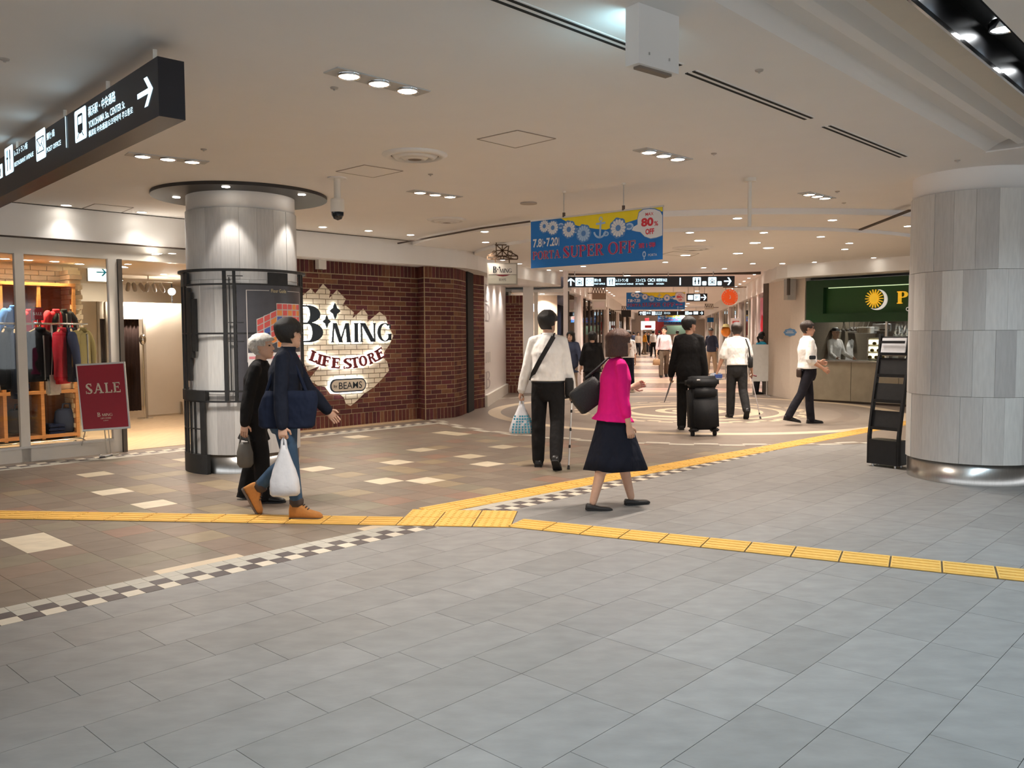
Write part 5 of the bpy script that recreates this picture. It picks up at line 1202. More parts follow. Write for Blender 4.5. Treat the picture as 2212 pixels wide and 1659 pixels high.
# ================================================================== hanging lattice sign
Yh = 14.0; hs = thing('lattice_sign', 'white hanging shop sign under a brown iron lattice crest', 'hanging sign', tuple(atY(1086, 618, Yh)))
def h(px, py): return atY(px, py, Yh)
br_ = mat('lattice_brown', (0.10, 0.06, 0.035), 0.5, 0.3)
mb = MB()
for a, b in (((1053, 553), (1118, 553)), ((1053, 560), (1118, 560)), ((1053, 553), (1053, 560)), ((1118, 553), (1118, 560)), ((1053, 553), (1072, 543)), ((1118, 553), (1099, 543)), ((1069, 529), (1101, 529)), ((1072, 529), (1072, 553)), ((1099, 529), (1096, 553)), ((1072, 541), (1099, 541)), ((1072, 529), (1085, 541)), ((1099, 529), (1085, 541)), ((1085, 529), (1085, 553)), ((1072, 553), (1085, 541)), ((1097, 553), (1085, 541)), ((1060, 560), (1085, 553)), ((1110, 560), (1085, 553)), ((1070, 560), (1070, 569)), ((1100, 560), (1100, 569))):
    mb.bar(h(*a), h(*b), 0.018, 0.018, up=(0, 1, 0))
for cx, cy, r in ((1068, 547, 5), (1102, 547, 5), (1085, 557, 3.5), (1070, 556, 3), (1101, 556, 3)):
    n = 14
    for k in range(n):
        a0, a1 = 2*PI*k/n, 2*PI*(k + 1)/n; mb.bar(h(cx + r*math.cos(a0), cy + r*math.sin(a0)), h(cx + r*math.cos(a1), cy + r*math.sin(a1)), 0.014, 0.014, up=(0, 1, 0))
mb.obj('lattice_crest', br_, hs, world=True)
def hbox(x0, y0, x1, y1, d0, d1, nm, m):
    a, b = h(x0, y1), h(x1, y0); return MB().box(((a.x + b.x)/2, Yh + (d0 + d1)/2, (a.z + b.z)/2), (b.x - a.x, d1 - d0, b.z - a.z)).obj(nm, m, hs, world=True)
hbox(1053, 568, 1118, 616, -0.02, 0.05, 'sign_frame', mat('sign_grey', (0.42, 0.38, 0.32), 0.5)); hbox(1056, 571, 1115, 593, -0.03, -0.02, 'sign_face', M['offwhite']); hbox(1056, 594, 1115, 613, -0.028, -0.02, 'lower_face', mat('sign_lower', (0.52, 0.48, 0.38), 0.3, 0.2))
o_ = h(1056, 613); o_.y = Yh - 0.028; kx = Yh/FPX
def hw(vf, x0, y0, x1, y1, m): MB().add(*lay(vf[0], vf[1], ((x0 - 1056)*kx, (613 - y1)*kx, (x1 - 1056)*kx, (613 - y0)*kx), o_, (1, 0, 0), (0, 0, 1), (0, -1, 0), 0.005)).obj('lettering', m, hs, world=True)
hw(serif('B', 0.24, 0.07, 0.05), 1065, 576, 1073, 590, ink); hw(serif('MING', 0.17, 0.07, 0.03), 1079, 581, 1105, 590, ink); hw(poly_vf([st8]), 1077, 575, 1081, 582, ink); hw(poly_vf([st8]), 1074, 580, 1077, 585, ink)
shape([[(a*kx, b*kx) for a, b in ((14, 19), (22, 16), (30, 15), (38, 16), (46, 19))]], o_, (1, 0, 0), (0, 0, 1), (0, -1, 0), 0.006, wine, hs, 'red_arc')
vs, fs, me = text_mesh('BEAMS'); bpy.data.meshes.remove(me); hw((vs, fs), 1078, 602, 1093, 607, M['brown'])
for px_ in (1072, 1099): q_ = h(px_, 529); MB().cyl((q_.x, q_.y), 0.008, q_.z - 0.01, 2.985, 8).obj('hanger', br_, hs, world=True)
# ================================================================== corridor beyond the plaza
cw = struct('wall_corridor')
CWD = 4.90
def cslab(t0, t1, w0, w1, z0, z1, name, m, parent=None):
    P = [CO(t0, w0), CO(t1, w0), CO(t1, w1), CO(t0, w1)]
    if (w1 - w0)*(t1 - t0) > 0: P = P[::-1]
    return MB().slab([(p.x, p.y) for p in P], z0, z1).obj(name, m, parent or cw)
CTN = 48.0
cslab(0.0, CTN, -0.22, 0.0, 2.62, CZ, 'fascia', M['white']); cslab(0.0, CTN, CWD, CWD + 0.22, 2.62, CZ, 'fascia', M['white'])
cslab(0.0, CTN, -3.0, 0.0, 2.56, 2.62, 'soffit', M['white']); cslab(0.6, CTN, CWD, CWD + 3.0, 2.56, 2.62, 'soffit', M['white'])
cslab(0, CTN, -3.1, -3.0, 0, 2.6, 'shop_back', M['cream']); cslab(0.8, CTN, CWD + 2.6, CWD + 2.7, 0, 2.6, 'shop_back', M['cream'])
cslab(CTN, CTN + 0.2, -4, 9, 0, CZ, 'end_wall', mat('far_wall', (0.68, 0.60, 0.54), 0.6))
pinkw = mat('pink_column', (0.80, 0.71, 0.67), 0.45, var=0.03)
for t_ in (2.7, 14.2, 22.5, 30, 38): cslab(t_, t_ + 0.6, -0.35, -0.02, 0, 2.58, 'column', pinkw)
for t_ in (1.0, 3.6, 5.3, 10.2, 15, 21, 28, 36): cslab(t_, t_ + 0.5, CWD + 0.02, CWD + 0.34, 0, 2.58, 'column', pinkw)
def bay(t0, t1, side, wallm, n, goods, lum, mull=True):
    """glazed shop bay: side wall partitions, panes, dark frames"""
    w = -0.12 if side < 0 else CWD + 0.12
    nb_ = max(1, int((t1 - t0)/1.4))
    for k in range(nb_):
        a = t0 + (t1 - t0)*k/nb_; b = t0 + (t1 - t0)*(k + 1)/nb_
        cslab(a + 0.02, b - 0.02, w - 0.006, w + 0.006, 0.1, 2.5, 'pane', M['glass'])
        if mull: cslab(a - 0.025, a + 0.025, w - 0.04, w + 0.04, 0, 2.56, 'mullion', M['brown'] if side < 0 else M['offwhite'])
    back = (w - 1.5) if side < 0 else (w + 1.5)
    cslab(t0, t1, back - 0.03, back + 0.03, 0, 2.56, 'display_back', wallm)
    rr = random.Random(int(t0*10) + n)
    for k in range(n):
        tt = t0 + 0.3 + (t1 - t0 - 0.6)*k/max(1, n - 1); ww = w + (-1 if side < 0 else 1)*rr.uniform(0.35, 0.9)
        P = CO(tt, ww); kind = goods[k % len(goods)]
        nm, m, hh, lb = kind
        g = thing(nm, lb, nm.split('_')[-1], (P.x, P.y, 0), rr.uniform(0, 3), 'shop goods in the corridor windows')
        MB().cyl((0, 0), 0.16, 0, 0.03, 14).obj('base', M['steel'], g); MB().cyl((0, 0), 0.015, 0.03, hh*0.55, 8).obj('stem', M['steel'], g)
        MB().loft([[(0.20*f*math.cos(2*PI*q_/12), 0.12*f*math.sin(2*PI*q_/12), hh*z) for q_ in range(12)] for z, f in ((0.45, 0.9), (0.6, 0.85), (0.72, 0.75), (0.85, 0.95), (0.92, 0.9), (0.95, 0.35), (1.0, 0.25))]).obj('garment_bust', m, g, smooth=True)
    P = CO((t0 + t1)/2, w + (-0.8 if side < 0 else 0.8), 2.4)
    if lum:
        d_ = downlight(0, 0, 2.555, 'downlight inside a corridor shop window', 'corridor shop lamps', lum, WARM, 0.07, 130, None, Vector((P.x, P.y, 2.555)))
dkw = mat('dark_shopwall', (0.02, 0.018, 0.022), 0.5, var=0.2); pkw = mat('pink_display', (0.62, 0.22, 0.33), 0.6, var=0.25, scale=6); whw = mat('white_display', (0.74, 0.70, 0.66), 0.6)
mq = lambda n_, c_, h_, l_: (n_, cl[c_], h_, l_)
bay(0.25, 2.7, -1, whw, 3, [mq('bust_form', 'navy', 1.5, 'dressed display bust in the bright window left of the corridor')], 90)
bay(3.3, 14.2, -1, dkw, 6, [mq('bust_form', 'white', 1.55, 'pale display bust in the dark window left of the corridor')], 10)
bay(14.8, 22.5, -1, dkw, 4, [mq('bust_form', 'grey', 1.5, 'grey display bust in the farther dark window')], 12)
bay(23.2, 38, -1, whw, 4, [mq('bust_form', 'red', 1.5, 'red display bust far down the corridor on the left')], 130)
bay(1.5, 3.6, 1, pkw, 2, [mq('bust_form', 'black', 1.6, 'black display bust in the pink window at the corridor right')], 80)
bay(4.1, 5.3, 1, whw, 1, [mq('bust_form', 'cream', 1.6, 'cream display bust in the white window at the corridor right')], 60)
bay(5.8, 10.2, 1, dkw, 3, [mq('bust_form', 'orange', 1.55, 'orange display bust in a corridor window on the right')], 50)
bay(10.7, 21, 1, whw, 5, [mq('bust_form', 'brown', 1.55, 'brown display bust in a corridor window on the right'), mq('bust_form', 'wine', 1.55, 'wine-red display bust in a corridor window on the right')], 110)
bay(21.5, 36, 1, dkw, 4, [mq('bust_form', 'white', 1.55, 'pale display bust far down the corridor on the right')], 60)
for t_ in (5.5, 8, 11): cslab(t_, t_ + 0.12, -1.45, -1.38, 0.3, 2.3, 'lit_strip', glow('lit_blue_strip', (0.45, 0.5, 0.8), 0.8))
# beam across the corridor mouth, its end post and smoke panel
t6 = struct('trim_6'); a, b = onz(1205, 586, CZ), onz(1642, 584, CZ)
MB().bar((a.x, a.y, CZ - 0.05), (b.x, b.y, CZ - 0.05), 0.14, 0.10).obj('beam', M['brown'], t6)
pz_ = onz(1222, 858); wpst = struct('trim_7'); MB().box((atY(1222, 700, 20.0).x, 20.0, 1.52), (0.10, 0.10, 3.05)).obj('post', pinkw, wpst)
a, b = atY(1170, 620, 21.3), atY(1220, 588, 21.3); MB().box(((a.x + b.x)/2, 21.32, (a.z + b.z)/2), (b.x - a.x, 0.02, b.z - a.z)).obj('smoke_panel', mat('smoke_panel', (0.36, 0.32, 0.28), 0.2, spec=0.6), wpst)
# shops straight behind the post
rb_ = struct('wall_recess')
MB().box((0.62, 23.4, 1.35), (1.25, 0.1, 2.7)).obj('back_panel', mat('peach_wall', (0.72, 0.56, 0.42), 0.6), rb_); MB().box((0.62, 21.75, 1.33), (0.1, 0.1, 2.5)).obj('frame', M['offwhite'], rb_)
MB().box((0.7, 22.5, 2.56), (1.4, 1.9, 0.06)).obj('ceiling_board', M['white'], rb_)
P = Vector((0.8, 22.3, 2.53)); downlight(0, 0, 2.53, 'lamp in the peach recess behind the white post', None, 70, WARM, 0.06, 130, None, P)
P = atY(1160, 665, 22.9); wl9 = thing('wall_lamp', 'small lit white wall lamp in the peach recess', 'lamp', (P.x, P.y, P.z)); MB().cyl((0, 0), 0.11, -0.10, 0.10, 16).obj('shade', glow('wall_lamp_glow', (1, 0.93, 0.85), 4.0), wl9); MB().box((0, 0.2, 0), (0.06, 0.4, 0.05)).obj('arm', M['white'], wl9)
cd = thing('display_counter', 'brown wooden cabinet in the peach recess', 'cabinet', tuple(atY(1151, 851, 22.6)[:2]) + (0,)); MB().box((0, 0, 0.65), (0.5, 0.4, 1.3)).obj('body', M['wood'], cd); MB().box((0, -0.21, 0.7), (0.44, 0.02, 1.1)).obj('door', mat('dark_wood', (0.20, 0.085, 0.03), 0.6), cd)
# corridor downlights
for k in range(10):
    for w in (1.3, 3.5):
        P = CO(2.0 + k*4.6, w, CZ); downlight(0, 0, CZ, 'downlight in the corridor ceiling', 'corridor ceiling lamps', 190, WARM, 0.09, 130, lamp_glow, P)
for k in range(10):
    for w, dr in ((0.22, -1), (CWD - 0.22, 1)):
        P = CO(0.9 + k*1.5, w, CZ); downlight(0, 0, CZ, 'small downlight washing the %s corridor fascia' % ('left' if dr < 0 else 'right'), 'corridor fascia lamps', 15, WARM, 0.04, 70, None, P)
# ------------------------------------------------------------------ overhead signs in the corridor mouth
def oversign(name, label, x0, x1, y0, y1, Y, items):
    a, b = atY(x0, y1, Y), atY(x1, y0, Y); W = b.x - a.x; Hh = b.z - a.z; o = Vector((a.x, Y, a.z)); k = W/(x1 - x0)
    t = thing(name, label, 'sign', tuple(o))
    MB().box((a.x + W/2, Y + 0.06, a.z + Hh/2), (W, 0.12, Hh)).obj('sign_box', sig_bk, t, world=True)
    for f in (0.08, 0.36, 0.62, 0.88): MB().cyl((a.x + W*f, Y + 0.06), 0.012, a.z + Hh, CZ, 8).obj('hanger', M['steel'], t, world=True)
    X = (1, 0, 0); Z = (0, 0, 1); N_ = (0, -1, 0); cv = lambda px: (px - x0)*k
    for it in items:
        if it[0] == 'ar': s_ = Hh*0.72; shape(arrow_polys(cv(it[1]), Hh*0.14, s_, it[2]), o, X, Z, N_, 0.004, sig_w, t, 'arrow')
        elif it[0] == 'pi': picto(it[2], cv(it[1]), Hh*0.11, Hh*0.78, o, X, Z, N_, t)
        elif it[0] == 'bar': shape([[(cv(it[1]), Hh*0.15), (cv(it[1]) + 0.03, Hh*0.15), (cv(it[1]) + 0.03, Hh*0.85), (cv(it[1]), Hh*0.85)]], o, X, Z, N_, 0.004, sig_w, t, 'divider')
        elif it[0] == 'sq': shape([rrect(cv(it[1]), Hh*it[3], cv(it[2]), Hh*it[4], 0.015)], o, X, Z, N_, 0.004, sig_w, t, 'pictogram_plate')
        else: write(it[0], (cv(it[1]), Hh*it[3], cv(it[2]), Hh*it[4]), o, X, Z, N_, sig_w, t, bold=0.006)
    return t
oversign('direction_sign', 'wide black illuminated direction sign across the corridor mouth', 1212, 1587, 596, 620.5, 20.3, [('ar', 1225, True), ('pi', 1243, 'coin'), ('pi', 1265, 'mail'), ('郵便局', 1284, 1298, 0.5, 0.8), ('POST OFFICE', 1284, 1307, 0.22, 0.38), ('pi', 1311, 'food'), ('レストラン街', 1330, 1357, 0.48, 0.80), ('RESTAURANT AVENUE', 1330, 1368, 0.2, 0.36), ('スカイビル', 1373, 1395, 0.48, 0.80), ('SKY BLDG.', 1373, 1391, 0.2, 0.36), ('OIOI', 1399, 1415, 0.48, 0.80), ('MARUI', 1400, 1411, 0.2, 0.36), ('崎陽軒本店', 1418, 1441, 0.48, 0.80), ('KIYOKEN', 1418, 1434, 0.2, 0.36), ('bar', 1468), ('pi', 1496.5, 'wc'), ('sq', 1517, 1526, 0.12, 0.5), ('pi', 1530, 'coin'), ('sq', 1550, 1559, 0.12, 0.5), ('ar', 1564, False)])
oversign('direction_sign', 'distant small black direction sign below the second banner', 1379, 1521, 671.5, 681.5, 52.0, [('ar', 1381, True), ('pi', 1388, 'wc'), ('郵便局', 1397, 1405, 0.3, 0.8), ('pi', 1408, 'food'), ('レストラン街', 1416, 1430, 0.5, 0.85), ('RESTAURANT', 1416, 1430, 0.15, 0.4), ('スカイビル', 1434, 1448, 0.3, 0.8), ('bar', 1463), ('pi', 1480, 'wc'), ('sq', 1488, 1495, 0.2, 0.7), ('sq', 1498, 1508, 0.2, 0.85), ('ar', 1512, False)])
oversign('parking_sign', 'small black sign with a P and white arrow right of the second banner', 1484, 1528, 634, 651, 29.0, [('sq', 1486, 1497, 0.2, 0.8), ('pi', 1499, 'p'), ('ar', 1514, False)])
for lb, nm, x0, x1, y0, y1, Y in (('second, smaller sale banner hanging above the corridor', 'sale_banner', 1353, 1480, 631, 669, 25.2), ('third sale banner, far down the corridor behind the small sign', 'sale_banner', 1421, 1479, 681, 695, 55.0), ('farthest sale banner, lowest behind the third one', 'sale_banner', 1434, 1479, 693, 701, 68.0)):
    a, b = atY(x0, y1, Y), atY(x1, y0, Y); t, _ = banner(nm, lb, a, Vector((1, 0, 0)), b.x - a.x, b.z - a.z)
    for f in (0.25, 0.8): MB().cyl((a.x + (b.x - a.x)*f, Y), 0.01, b.z, CZ, 6).obj('hanging_rod', M['steel'], t, world=True)
def plate(name, label, cat, x0, x1, y0, y1, Y, m, face=None, wallx=None, crest=False, txt=None):
    a, b = atY(x0, y1, Y), atY(x1, y0, Y); t = thing(name, label, cat, ((a.x + b.x)/2, Y, a.z))
    W, Hh = b.x - a.x, b.z - a.z
    MB().box((0, 0, Hh/2), (W, 0.05, Hh)).obj('sign_plate', m, t)
    if face: MB().box((0, -0.03, Hh/2), (W*0.78, 0.012, Hh*0.6)).obj('sign_face', face, t)
    if wallx is not None: MB().bar((0, 0, Hh*0.98), (wallx - (a.x + b.x)/2, 0, Hh*0.98), 0.025).obj('wall_bracket', br_, t)
    if crest:
        mb = MB()
        for k in range(5): mb.bar((-W/2 + W*k/5, 0, Hh), (-W/2 + W*(k + 0.5)/5, 0, Hh + 0.16), 0.02); mb.bar((-W/2 + W*(k + 0.5)/5, 0, Hh + 0.16), (-W/2 + W*(k + 1)/5, 0, Hh), 0.02)
        mb.bar((-W/2, 0, Hh + 0.16), (W/2, 0, Hh + 0.16), 0.02); mb.obj('lattice_crest', br_, t)
    if txt:
        for k, (s_, y_, hh, m_) in enumerate(txt): write(s_, (-W*0.36, Hh*y_, W*0.36, Hh*(y_ + hh)), (0, -0.038, 0), (1, 0, 0), (0, 0, 1), (0, -1, 0), m_, t, world=False, bold=0.01)
    return t
plate('shop_sign', 'white hanging sign with thin border on the corridor left, below a brown plate', 'hanging sign', 1279, 1309, 648, 669, 26.0, M['offwhite'], pinkw, None, False)
plate('shop_sign', 'brown lattice-topped hanging plate above the white corridor sign', 'hanging sign', 1279, 1309, 633, 647, 26.0, mat('sign_brown', (0.25, 0.17, 0.11), 0.5), None, CO(4.6, 0).x, True)
plate('shop_sign', 'dark square hanging sign farther down the corridor left', 'hanging sign', 1342, 1363, 670, 685, 36.0, M['blackmatte'], None, CO(15, 0).x, True)
plate('shop_sign', 'small blue hanging sign far down the corridor right', 'hanging sign', 1528, 1547, 686, 696, 48.0, bn['blue'], None, CO(27, CWD).x)
plate('shop_sign', 'pale lattice hanging sign behind the round orange one', 'hanging sign', 1522, 1541, 664, 668, 40.0, M['offwhite'], None, CO(19, CWD).x, True)
plate('shop_sign', 'small red sign above the bright far shop front', 'hanging sign', 1393, 1402, 687, 694, 55.0, bn['red'])
# round orange sign
Yo = 26.0; P = atY(1576, 642, Yo); os_ = thing('round_sign', 'round orange hanging sign ringed with pale lettering', 'hanging sign', (P.x, P.y, P.z))
ro = 17.2*Yo/FPX; org = mat('sign_orange', (0.85, 0.11, 0.02), 0.45, emit=(0.85, 0.11, 0.02), es=0.25)
mb = MB().prism(circle_poly(0, 0, ro, 40), (0, -0.03, 0), (1, 0, 0), (0, 0, 1), (0, 1, 0), 0.06).obj('disc', org, os_)
for k, ch in enumerate('ICECREAM CREPE CAFE '):
    a = PI/2 - 2*PI*k/20
    if ch == ' ': continue
    vs, fs, me = text_mesh(ch, 0.02); bpy.data.meshes.remove(me)
    ux = Vector((math.sin(a), 0, -math.cos(a))); uy = Vector((math.cos(a), 0, math.sin(a)))
    hh = ro*0.16; MB().add(*lay(vs, fs, (-hh*0.4, ro*0.76, hh*0.4, ro*0.76 + hh), (0, -0.034, 0), ux, uy, (0, -1, 0), 0.0)).obj('lettering', pr['white'], os_)
shape([[(-0.02, -0.05), (0.02, -0.05), (0.03, 0.0), (0.01, 0.06), (-0.01, 0.06), (0.01, 0)]], (0, -0.036, 0), (1, 0, 0), (0, 0, 1), (0, -1, 0), 0, pr['white'], os_, 'emblem', world=False)
wx = CO(4.6, CWD).x - P.x
MB().bar((-0.2, 0, ro + 0.06), (wx, 0, ro + 0.06), 0.03).obj('wall_bracket', br_, os_)
for dx in (-0.12, 0.12): MB().bar((dx, 0, ro - 0.02), (dx, 0, ro + 0.06), 0.015).obj('hook', br_, os_)
# far end of the corridor
for nm, lb, x0, x1, y0, y1, Y, m in (('lit_shop_front', 'glaring white lit shop front at the far end of the corridor', 1385, 1415, 694, 712, 62.0, glow('far_white', (1, 0.97, 0.93), 3.0)), ('red_shop_front', 'dark red shop front at the far end of the corridor', 1414, 1434, 694, 730, 63.0, mat('far_red', (0.25, 0.02, 0.02), 0.5)), ('green_shop_front', 'greenish shop fascia at the far end of the corridor', 1440, 1494, 703, 722, 64.0, mat('far_green', (0.10, 0.16, 0.12), 0.4))):
    t = plate(nm, lb, 'shop front', x0, x1, y0, y1, Y, m)
    a = atY(x0, y1, Y); 
    for q_ in (0.05, 0.95): MB().box(((q_ - 0.5)*(atY(x1, y0, Y).x - a.x), 0.06, -a.z/2), (0.12, 0.1, a.z)).obj('support', M['white'], t)
    if nm == 'lit_shop_front': shape([[(-0.25, 0.12), (0.25, 0.12), (0.25, 0.32), (-0.25, 0.32)]], (0, -0.04, 0), (1, 0, 0), (0, 0, 1), (0, -1, 0), 0, bn['red'], t, 'red_panel', world=False)
# white notice board on the corridor right
Yb = 19.9; a, b = atY(1629, 824, Yb), atY(1655, 744, Yb); t = thing('notice_board', 'white notice board standing at the corridor mouth on the right', 'sign stand', ((a.x + b.x)/2, Yb, 0), 0.0)
put('board', bevel_mesh(MB().box((0, 0, (a.z + b.z)/2), (b.x - a.x + 0.12, 0.04, b.z - a.z)).mesh('board', mat('board_white', (0.62, 0.62, 0.60), 0.4)), 0.012, 2), t)
for dx in (-0.16, 0.16): MB().tube([(dx, 0, 0), (dx, 0, a.z)], 0.015, 8).obj('leg', M['steel'], t); MB().box((dx, 0, 0.012), (0.05, 0.4, 0.02)).obj('foot', M['steel'], t)
# ================================================================== right-hand corner and green counter shop
wr_ = struct('wall_right')
RA = (6.34, 18.48); RANG = -49.7; rd = Vector((math.cos(math.radians(RANG)), math.sin(math.radians(RANG)), 0)); rn = Vector((-rd.y, rd.x, 0))
def RW(s, n, z=0.0): return Vector((RA[0], RA[1], z)) + rd*s + rn*n          # n = into the shop
def RWP(px, py, n=0.0): p0 = RW(0, n); return onplane(px, py, (p0.x, p0.y), RANG)
def rs(px, py, n=0.0): p = RWP(px, py, n); d = p - RW(0, n); return d.x*rd.x + d.y*rd.y, p.z
fr_pts = [(6.30, 21.4), (5.80, 18.75), (5.88, 18.25), (5.80 + 6.5*rd.x, 18.25 + 6.5*rd.y - 0.1)]
vslab(fr_pts, FB, CZ - 0.012, 0.2, 'fascia', M['white'], wr_)
MB().slab([(6.30, 21.4), (5.82, 18.75), (5.88, 18.25), (10.1, 13.2), (11.5, 14.5), (7.4, 20.5)], FB - 0.003, FB + 0.1).obj('soffit', M['white'], wr_)
cwm = mat('peach_column', (0.70, 0.60, 0.50), 0.55, var=0.03)
MB().slab([(6.12, 20.35), (6.20, 19.0), (6.34, 18.48), (6.9, 18.9), (6.8, 20.6)], 0, FB).obj('corner_wall', cwm, wr_)
MB().slab([(6.06, 20.6), (6.10, 20.36), (6.2, 20.36), (6.16, 20.6)], 0, FB).obj('dark_jamb', M['brown'], wr_)
P = onz(1700, 858); MB().box((6.10, 18.75, (2.2 + CZ)/2), (0.20, 0.16, CZ - 2.2), rz=0.2).obj('shutter_housing', mat('housing_grey', (0.38, 0.34, 0.29), 0.4, 0.3), wr_)
MB().box((6.02, 18.60, (2.3 + CZ)/2), (0.05, 0.06, CZ - 2.3), rz=0.2).obj('shutter_rail', M['brown'], wr_)
grn = mat('deep_green', (0.010, 0.045, 0.012), 0.4, var=0.08); grn2 = mat('lit_green', (0.016, 0.066, 0.012), 0.45, var=0.08)
gs = thing('green_sign', 'deep green shop sign with golden sun, white crescent and gold letters', 'sign', tuple(RW(0.4, 0, 1.75)))
sA, sB = 0.03, 5.2; zA, zB = rs(1800, 696)[1], rs(1800, 606)[1]
def RBX(s0, s1, z0, z1, n0, n1, name, m, parent, w=True):
    P = [RW(s0, n0), RW(s1, n0), RW(s1, n1), RW(s0, n1)]
    if (n1 - n0) < 0: P = P[::-1]
    return MB().slab([(p.x, p.y) for p in P], z0, z1).obj(name, m, parent, world=w)
sr = rs(1778, 650)[0]; z1_, z2_ = rs(1850, 676)[1], rs(1850, 618)[1]
RBX(sA, sB, z2_, zB + 0.02, 0.0, 0.2, 'top_board', grn, gs); RBX(sA, sB, zA, z1_, 0.0, 0.2, 'lower_board', grn, gs); RBX(sA, sr, z1_, z2_, 0.0, 0.2, 'side_board', grn, gs); RBX(sr, sB, z1_, z2_, 0.12, 0.2, 'recess_panel', grn2, gs)
RBX(sr + 0.1, sB, z2_ - 0.02, z2_ - 0.005, 0.03, 0.05, 'sign_lamp', glow('green_strip', (0.75, 1.0, 0.5), 0.55), gs)
gold = mat('gold_letter', (0.85, 0.50, 0.03), 0.35, emit=(0.85, 0.5, 0.03), es=0.35); gwh = mat('crescent_white', (0.75, 0.72, 0.68), 0.4, emit=(0.8, 0.78, 0.7), es=0.35)
ax_, az_ = rd, -rn
ec = rs(1886, 645); oE = RW(ec[0], 0.06, ec[1]); R_ = rs(1886, 625)[1] - ec[1]
su = MB().prism(circle_poly(0, 0, R_*0.48, 20), oE, ax_, (0, 0, 1), az_, 0.04)
for k in range(18):
    a = 2*PI*k/18; b_ = 0.085
    su.prism([(R_*0.42*math.cos(a - b_*1.6), R_*0.42*math.sin(a - b_*1.6)), (R_*math.cos(a - b_*0.5), R_*math.sin(a - b_*0.5)), (R_*math.cos(a + b_*0.5), R_*math.sin(a + b_*0.5)), (R_*0.42*math.cos(a + b_*1.6), R_*0.42*math.sin(a + b_*1.6))], oE, ax_, (0, 0, 1), az_, 0.03)
su.obj('sun_emblem', gold, gs, world=True)
cr = []
for k in range(25): a = math.radians(-115 + 190*k/24); cr.append((R_*0.35 + R_*1.12*math.cos(a), -R_*0.12 + R_*1.12*math.sin(a)))
for k in range(25): a = math.radians(75 - 190*k/24); cr.append((R_*0.10 + R_*1.06*math.cos(a), -R_*0.04 + R_*1.06*math.sin(a)))
mb = MB()
for k in range(24): mb.prism([cr[k], cr[k + 1], cr[48 - k], cr[49 - k]], oE, ax_, (0, 0, 1), az_, 0.035)
mb.obj('crescent_emblem', gwh, gs, world=True)
sp = rs(1935, 656); spx = rs(1958, 656)[0]; spz = rs(1946, 629)[1]
vs, fs = serif('PORTA', 0.22, 0.08, 0.07); n_ = len([1 for p_ in serif_glyph('P', 0.22, 0.08, 0.07)[0]])
vsP, fsP = serif('P', 0.22, 0.08, 0.07); V, F = lay(vsP, fsP, (0, 0, spx - sp[0], spz - sp[1]), RW(sp[0], 0.07, sp[1]), ax_, (0, 0, 1), az_, 0.0); mb = MB(); mb.add(*extrude_flat(V, F, az_, 0.03)); mb.obj('letter', gold, gs, world=True)
write('C', (0, 0, 0.06, 0.08), RW(rs(1957, 672)[0], 0.0, rs(1957, 672)[1]), ax_, (0, 0, 1), az_, gwh, gs, bold=0.01)
# counter
ct = thing('shop_counter', 'long shop counter with stone front under the green sign', 'counter', tuple(RW(0.1, 0)))
stf = mat('counter_stone', (0.30, 0.26, 0.19), 0.35, var=0.15, scale=5)
zc_ = rs(1830, 779)[1]
for k in range(5):
    RBX(0.06 + k*1.0, 1.05 + k*1.0, 0.05, zc_ - 0.03, 0.04, 0.5, 'front_panel', stf, ct)
RBX(0.04, 5.2, 0.0, 0.05, 0.08, 0.5, 'plinth', M['brown'], ct); RBX(0.04, 5.2, zc_ - 0.03, zc_, 0.0, 0.6, 'worktop', M['steel'], ct)
wn = struct('window_3')
for k in range(3):
    RBX(0.1 + k*1.7, 1.75 + k*1.7, zc_, zA, 0.06, 0.07, 'pane', M['glass'], wn); RBX(0.06 + k*1.7, 0.10 + k*1.7, zc_, zA, 0.04, 0.09, 'mullion', M['alu'], wn)
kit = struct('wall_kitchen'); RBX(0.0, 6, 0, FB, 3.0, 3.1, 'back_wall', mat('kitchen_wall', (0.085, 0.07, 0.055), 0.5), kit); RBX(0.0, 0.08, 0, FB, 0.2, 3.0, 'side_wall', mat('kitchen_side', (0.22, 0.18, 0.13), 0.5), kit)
RBX(0.0, 6, 2.55, 2.62, 0.2, 3.0, 'kitchen_ceiling', M['white'], kit)
def kbox(name, label, cat, px0, px1, py0, py1, n, d, m, parts=None):
    s0, zb_ = rs(px0, py1, n); s1, zt2 = rs(px1, py0, n)
    t = thing(name, label, cat, tuple(RW((s0 + s1)/2, n, zb_)), math.radians(RANG)); w = s1 - s0; hh = zt2 - zb_
    put('body', bevel_mesh(MB().box((0, d/2, hh/2), (w, d, hh)).mesh('body', m), 0.01, 1), t)
    if parts: parts(t, w, hh, d)
    return t
def lit(t, w, hh, d):
    for k in range(3): MB().box((0, -0.012, hh*(0.2 + 0.3*k)), (w*0.86, 0.02, hh*0.20)).obj('lit_shelf', glow('case_light', (1.0, 0.85, 0.55), 2.6), t)
    for k in range(8): MB().ball((-w*0.36 + w*0.1*k, -0.03, hh*(0.14 + 0.3*(k % 3))), (0.05, 0.03, 0.035), 8, 5).obj('pastry', cl['camo'], t)
    for sx_ in (-1, 1): MB().box((sx_*w*0.47, -0.01, hh/2), (0.03, 0.04, hh)).obj('frame', M['steel'], t)
kbox('pastry_case', 'brightly lit glass pastry case on the counter at the right', 'display case', 1874, 1922, 729, 778, 0.35, 0.4, mat('case_body', (0.35, 0.34, 0.28), 0.4), lit)
def shelfparts(t, w, hh, d):
    for k in range(4): MB().cyl((-w*0.36 + w*0.24*k, -0.02), 0.05, 0.02, hh*0.8, 10).obj('jar', cl['cream'], t)
kbox('white_cabinet', 'white wall box above the kitchen window', 'cabinet', 1853, 1880, 706, 721, 1.2, 0.3, M['white'], shelfparts)
